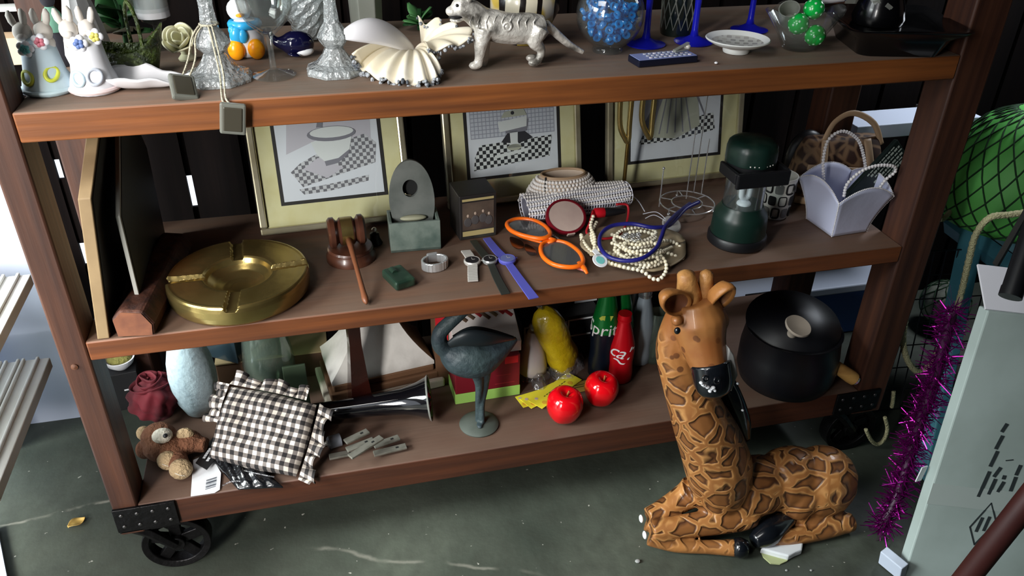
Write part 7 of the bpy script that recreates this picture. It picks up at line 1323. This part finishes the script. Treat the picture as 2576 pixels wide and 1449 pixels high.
# --- rope
mk('rope', (196, 190, 148), 0.85, bump=(260, 0.8)); c = Vector((1.80, 0.12, 0.3)); t = thing('rope', 'pale twisted rope hanging in a loop in front of the teal stand', 'rope', (c.x, c.y, 0)); o1 = Vector((c.x, c.y, 0))
def rp(pts, r_, nm='strand'):
    C = cr([aty(u, v, y) - o1 for u, v, y in pts], 12); n = len(C)
    rr_ = [r_ * (1 + 0.10 * math.sin(2.4 * i)) for i in range(n)]; obj(nm, S().tube(C, rr_, 8), 'rope', t, smooth=180)
rp([(2600, 532, -.02), (2540, 540, -.01), (2490, 548, .0), (2455, 590, .02), (2436, 660, .03), (2420, 730, .04), (2402, 790, .04), (2375, 850, .04), (2345, 910, .04), (2312, 936, .03), (2285, 910, .03), (2272, 860, .04), (2278, 800, .06), (2292, 752, .09)], 0.0068, 'loop')
rp([(2412, 494, .22), (2398, 522, .20), (2376, 548, .18), (2364, 552, .17)], 0.0058); rp([(2545, 512, .12), (2545, 545, .10), (2552, 575, .09)], 0.0055); rp([(2520, 508, .15), (2534, 530, .12), (2560, 520, .12), (2580, 530, .11)], 0.0052)
rp([(2248, 985, .02), (2246, 1010, .02), (2243, 1024, .02)], 0.0045); rp([(2226, 1050, .0), (2232, 1080, .0), (2222, 1108, .0), (2205, 1118, .0), (2190, 1105, .0), (2178, 1080, .0)], 0.0045)
# --- pale netted float behind the wire rack
mk('float_pale', (120, 124, 112), 0.6, noise=(30, (84, 88, 80), 0.45, 0.6)); c = aty(2378, 762, 0.42); rf = 0.066; t = thing('glass_float', 'pale netted ball hanging behind the rope loop', 'float', c); obj('ball', S().ball((0, 0, 0), rf, n=28, k=18), 'float_pale', t, smooth=180); s = S()
for k in range(9):
    for sg in (-1, 1): s.tube([(rf * 1.02 * math.cos(2 * PI * k / 9 + sg * q * 0.16) * math.cos(-1.4 + q * 0.2), rf * 1.02 * math.sin(2 * PI * k / 9 + sg * q * 0.16) * math.cos(-1.4 + q * 0.2), rf * 1.02 * math.sin(-1.4 + q * 0.2)) for q in range(15)], 0.0016, 5)
obj('netting', s, 'net_dark', t, smooth=180); obj('cord', S().tube([(0, 0, rf), (0.01, 0.02, rf + 0.20)], 0.002, 6), 'net_dark', t)
# --- black wire rack
mk('wire_black', (44, 44, 50), 0.45, 0.4); p00, p10 = Vector((1.66, 0.13, 0.0)), Vector((1.93, 0.10, 0.0)); up = Vector((0.02, 0.07, 0.42)); t = thing('wire_rack', 'black wire rack leaning between the cart and the cardboard box', 'rack', p00)
s = S().tube([Vector((0, 0, 0.003)), p10 - p00 + Vector((0, 0, 0.003)), p10 - p00 + up, up], 0.0032, 6, True); obj('frame', s, 'wire_black', t)
for k in range(1, 9): obj('wire', S().tube([(p10 - p00) * (k / 9) + Vector((0, 0, 0.003)), (p10 - p00) * (k / 9) + up], 0.0016, 5), 'wire_black', t)
for k in range(1, 7): obj('wire', S().tube([up * (k / 7), up * (k / 7) + (p10 - p00)], 0.0016, 5), 'wire_black', t)
# --- cardboard box
mk('cardboard', (182, 196, 192), 0.8, noise=(3.5, (150, 162, 156), 0.4, 0.7)); mk('cardboard_top', (226, 224, 230), 0.8); mk('print_ink', (44, 52, 54), 0.8); mk('tape', (180, 190, 186), 0.35)
bl = at(2272, 1452, 0.0) ; bl.z = 0.001; tl = aty(2486, 780, -0.215); zup = (tl - bl); H = zup.length; zd = zup.normalized(); wd = Vector((0.97, -0.24, 0)); wd = (wd - zd * wd.dot(zd)).normalized(); dd = zd.cross(wd); dd = dd if dd.y > 0 else -dd
M = Matrix(((wd.x, dd.x, zd.x, bl.x), (wd.y, dd.y, zd.y, bl.y), (wd.z, dd.z, zd.z, bl.z), (0, 0, 0, 1))); t = thing('cardboard_box', 'tall grey cardboard box leaning back at the right, printed with dark bars and a diamond', 'box'); t.matrix_world = M; BW, BD = 0.34, 0.03
obj('box', S().box((BW / 2, BD / 2, H / 2), (BW, BD, H - 0.002)), 'cardboard', t, smooth=0, bev=0.003)
obj('top_flap', S().box((BW / 2 - 0.002, 0, 0.045), (BW * 1.01, 0.004, 0.09), xf((0, 0.003, H), (-0.75, 0, 0))), 'cardboard_top', t, smooth=0)
Mi = M.inverted()
def onb(u, v):
    d = ray(u, v); q = Mi @ CAM; e = Mi.to_3x3() @ d; k = (-0.0008 - q.y) / e.y; r_ = q + e * k; return r_.x, r_.z
s = S()
for seg in (((2461, 1250), (2490, 1186)), ((2491, 1174), (2510, 1135)), ((2505, 1130), (2523, 1096)), ((2520, 1087), (2534, 1066)), ((2487, 1244), (2505, 1205)), ((2500, 1200), (2518, 1176)), ((2510, 1238), (2526, 1212)), ((2524, 1206), (2528, 1196)), ((2542, 1236), (2556, 1200)), ((2556, 1196), (2568, 1170)), ((2530, 1159), (2549, 1157))):
    (x0, z0), (x1, z1) = onb(*seg[0]), onb(*seg[1]); L = math.hypot(x1 - x0, z1 - z0); a = math.atan2(z1 - z0, x1 - x0); s.box((0, 0, 0), (L, 0.0006, 0.007 if seg[0][0] != 2530 else 0.002), xf(((x0 + x1) / 2, -0.0005, (z0 + z1) / 2), (0, -a, 0)))
obj('printed_bars', s, 'print_ink', t, smooth=0)
dmd = [onb(2494, 1266), onb(2506, 1314), onb(2451, 1370), onb(2440, 1326)]; s = S()
for i in range(4):
    (x0, z0), (x1, z1) = dmd[i], dmd[(i + 1) % 4]; L = math.hypot(x1 - x0, z1 - z0); a = math.atan2(z1 - z0, x1 - x0); s.box((0, 0, 0), (L + 0.002, 0.0006, 0.0028), xf(((x0 + x1) / 2, -0.0005, (z0 + z1) / 2), (0, -a, 0)))
for q0, q1 in (((2455, 1338), (2472, 1302)), ((2474, 1336), (2490, 1300))):
    (x0, z0), (x1, z1) = onb(*q0), onb(*q1); L = math.hypot(x1 - x0, z1 - z0); a = math.atan2(z1 - z0, x1 - x0); s.box((0, 0, 0), (L, 0.0006, 0.0060), xf(((x0 + x1) / 2, -0.0005, (z0 + z1) / 2), (0, -a, 0)))
obj('diamond_mark', s, 'print_ink', t, smooth=0)
x0, z0 = onb(2350, 1262); x1, z1 = onb(2576, 1248); obj('tape', S().box((BW / 2, -0.0004, (z0 + z1) / 2), (BW, 0.0006, 0.045)), 'tape', t, smooth=0)
# --- tinsel
mk('tinsel', (134, 12, 118), 0.16, 0.8); mk('tinsel_core', (52, 4, 46), 0.5); C = cr([aty(u, v, y) for u, v, y in ((2455, 800, -.17), (2430, 900, -.18), (2400, 1000, -.19), (2370, 1080, -.20), (2345, 1160, -.21), (2310, 1270, -.24), (2270, 1350, -.26))], 8); C = [p + Vector((-0.028, 0.030, 0)) for p in C]; o2 = C[-1].copy(); o2.z = 0; t = thing('tinsel_garland', 'magenta tinsel garland hanging down beside the cardboard box', 'garland', o2); C = [p - o2 for p in C]
obj('core', S().tube(C, 0.010, 8), 'tinsel_core', t, smooth=180); s = S(); rr = random.Random(31)
for k in range(1500):
    p = C[rr.randrange(len(C))] + Vector((rr.uniform(-.010, .010), rr.uniform(-.010, .010), rr.uniform(-.010, .010))); d = Vector((rr.gauss(0, 1), rr.gauss(0, 1), rr.gauss(0, 1))).normalized(); L = rr.uniform(0.020, 0.044); w_ = d.orthogonal().normalized() * 0.0011; s.add([p - w_, p + w_, p + d * L + w_ * 0.6, p + d * L - w_ * 0.6], [(0, 1, 2, 3)])
o = obj('foil_strands', s, 'tinsel', t, smooth=0, solid=0.0003); o['kind'] = 'stuff'
tag(obj('paper_scrap', S().box((0, 0, 0), (0.016, 0.002, 0.036)), 'plaster_chip', loc=aty(2318, 1192, -0.262), rot=(0, 0.12, 0.2), smooth=0), 'small white paper scrap stuck to the magenta tinsel', 'paper')
c = at(2270, 1440, ZF); tag(obj('white_wedge', S().box((0, 0, 0.02), (0.02, 0.05, 0.04), xf((0, 0, 0), (0, -0.2, 0.3))), 'white_blue_paint', loc=c + Vector((-0.018, 0.01, 0.003)), smooth=0, bev=0.002), 'white wooden wedge on the floor at the foot of the cardboard box', 'wedge')
# --- black handled tool and grey bar
a, b = aty(2543, 742, -0.30), aty(2604, 560, -0.24); c = a; t = thing('black_pipe', 'black tube end jutting over the top of the cardboard box', 'tube', a); obj('tube', S().tube([Vector((0, 0, 0)), (b - a) * 0.5, (b - a) * 2.2], 0.0165, 20), 'black_plastic', t, smooth=50); obj('end_cap', S().tube([Vector((0, 0, 0)) - (b - a).normalized() * 0.004, (b - a).normalized() * 0.012], 0.0175, 20), 'black_plastic', t, smooth=50)
a, b = aty(2504, 668, -0.06), aty(2590, 520, -0.02); t = thing('grey_bar', 'flat grey metal bar slanting behind the black tube', 'bar', a); obj('bar', S().tube([Vector((0, 0, 0)), (b - a) * 2.0], 0.012, 4, flat=0.3, up=(0, 1, 0)), 'plaster_grey', t, smooth=0)
# --- dark red pole in the near corner
mk('pole_wood', (74, 34, 30), 0.5, noise=(8, (50, 24, 24), 0.4, 0.7)); a, b = aty(2395, 1500, -0.62), aty(2640, 1190, -0.62); k_ = (a.z - 0.017) / (b.z - a.z); t = thing('wooden_pole', 'thick dark red wooden rail crossing in front of the cardboard box', 'pole', a); obj('rail', S().tube([-(b - a) * k_, (b - a) * 0.5, (b - a) * 2.6], 0.0155, 16), 'pole_wood', t, smooth=180)
# --- blue tub and white planks behind the cart
mk('tub_blue', (60, 104, 176), 0.45); p = aty(2100, 740, 0.50); t = thing('blue_tub', 'blue plastic tub with a white lid behind the right end of the cart', 'tub', (1.72, 0.52, 0)); ht = hz(2185, 715, 0.47)
obj('tub', S().box((0, 0, ht / 2), (0.56, 0.13, ht)), 'tub_blue', t, smooth=0, bev=0.006); obj('lid', S().box((0, -0.004, ht + 0.012), (0.58, 0.15, 0.024)), 'white_blue_paint', t, smooth=0, bev=0.004)
p = aty(2160, 330, 0.46); q = aty(2275, 325, 0.46); t = thing('white_plank', 'white painted plank behind the right end of the middle shelf', 'plank', ((p.x + q.x) / 2 + 0.1, 0.50, p.z - 0.02)); obj('plank', S().box((0, 0, 0.018), (0.36, 0.10, 0.036)), 'white_blue_paint', t, smooth=0, bev=0.002); obj('bracket', S().box((0.12, 0.03, -0.04), (0.02, 0.06, 0.08)).box((0.12, 0.108, 0.0), (0.02, 0.003, 0.04)), 'plaster_grey', t, smooth=0)
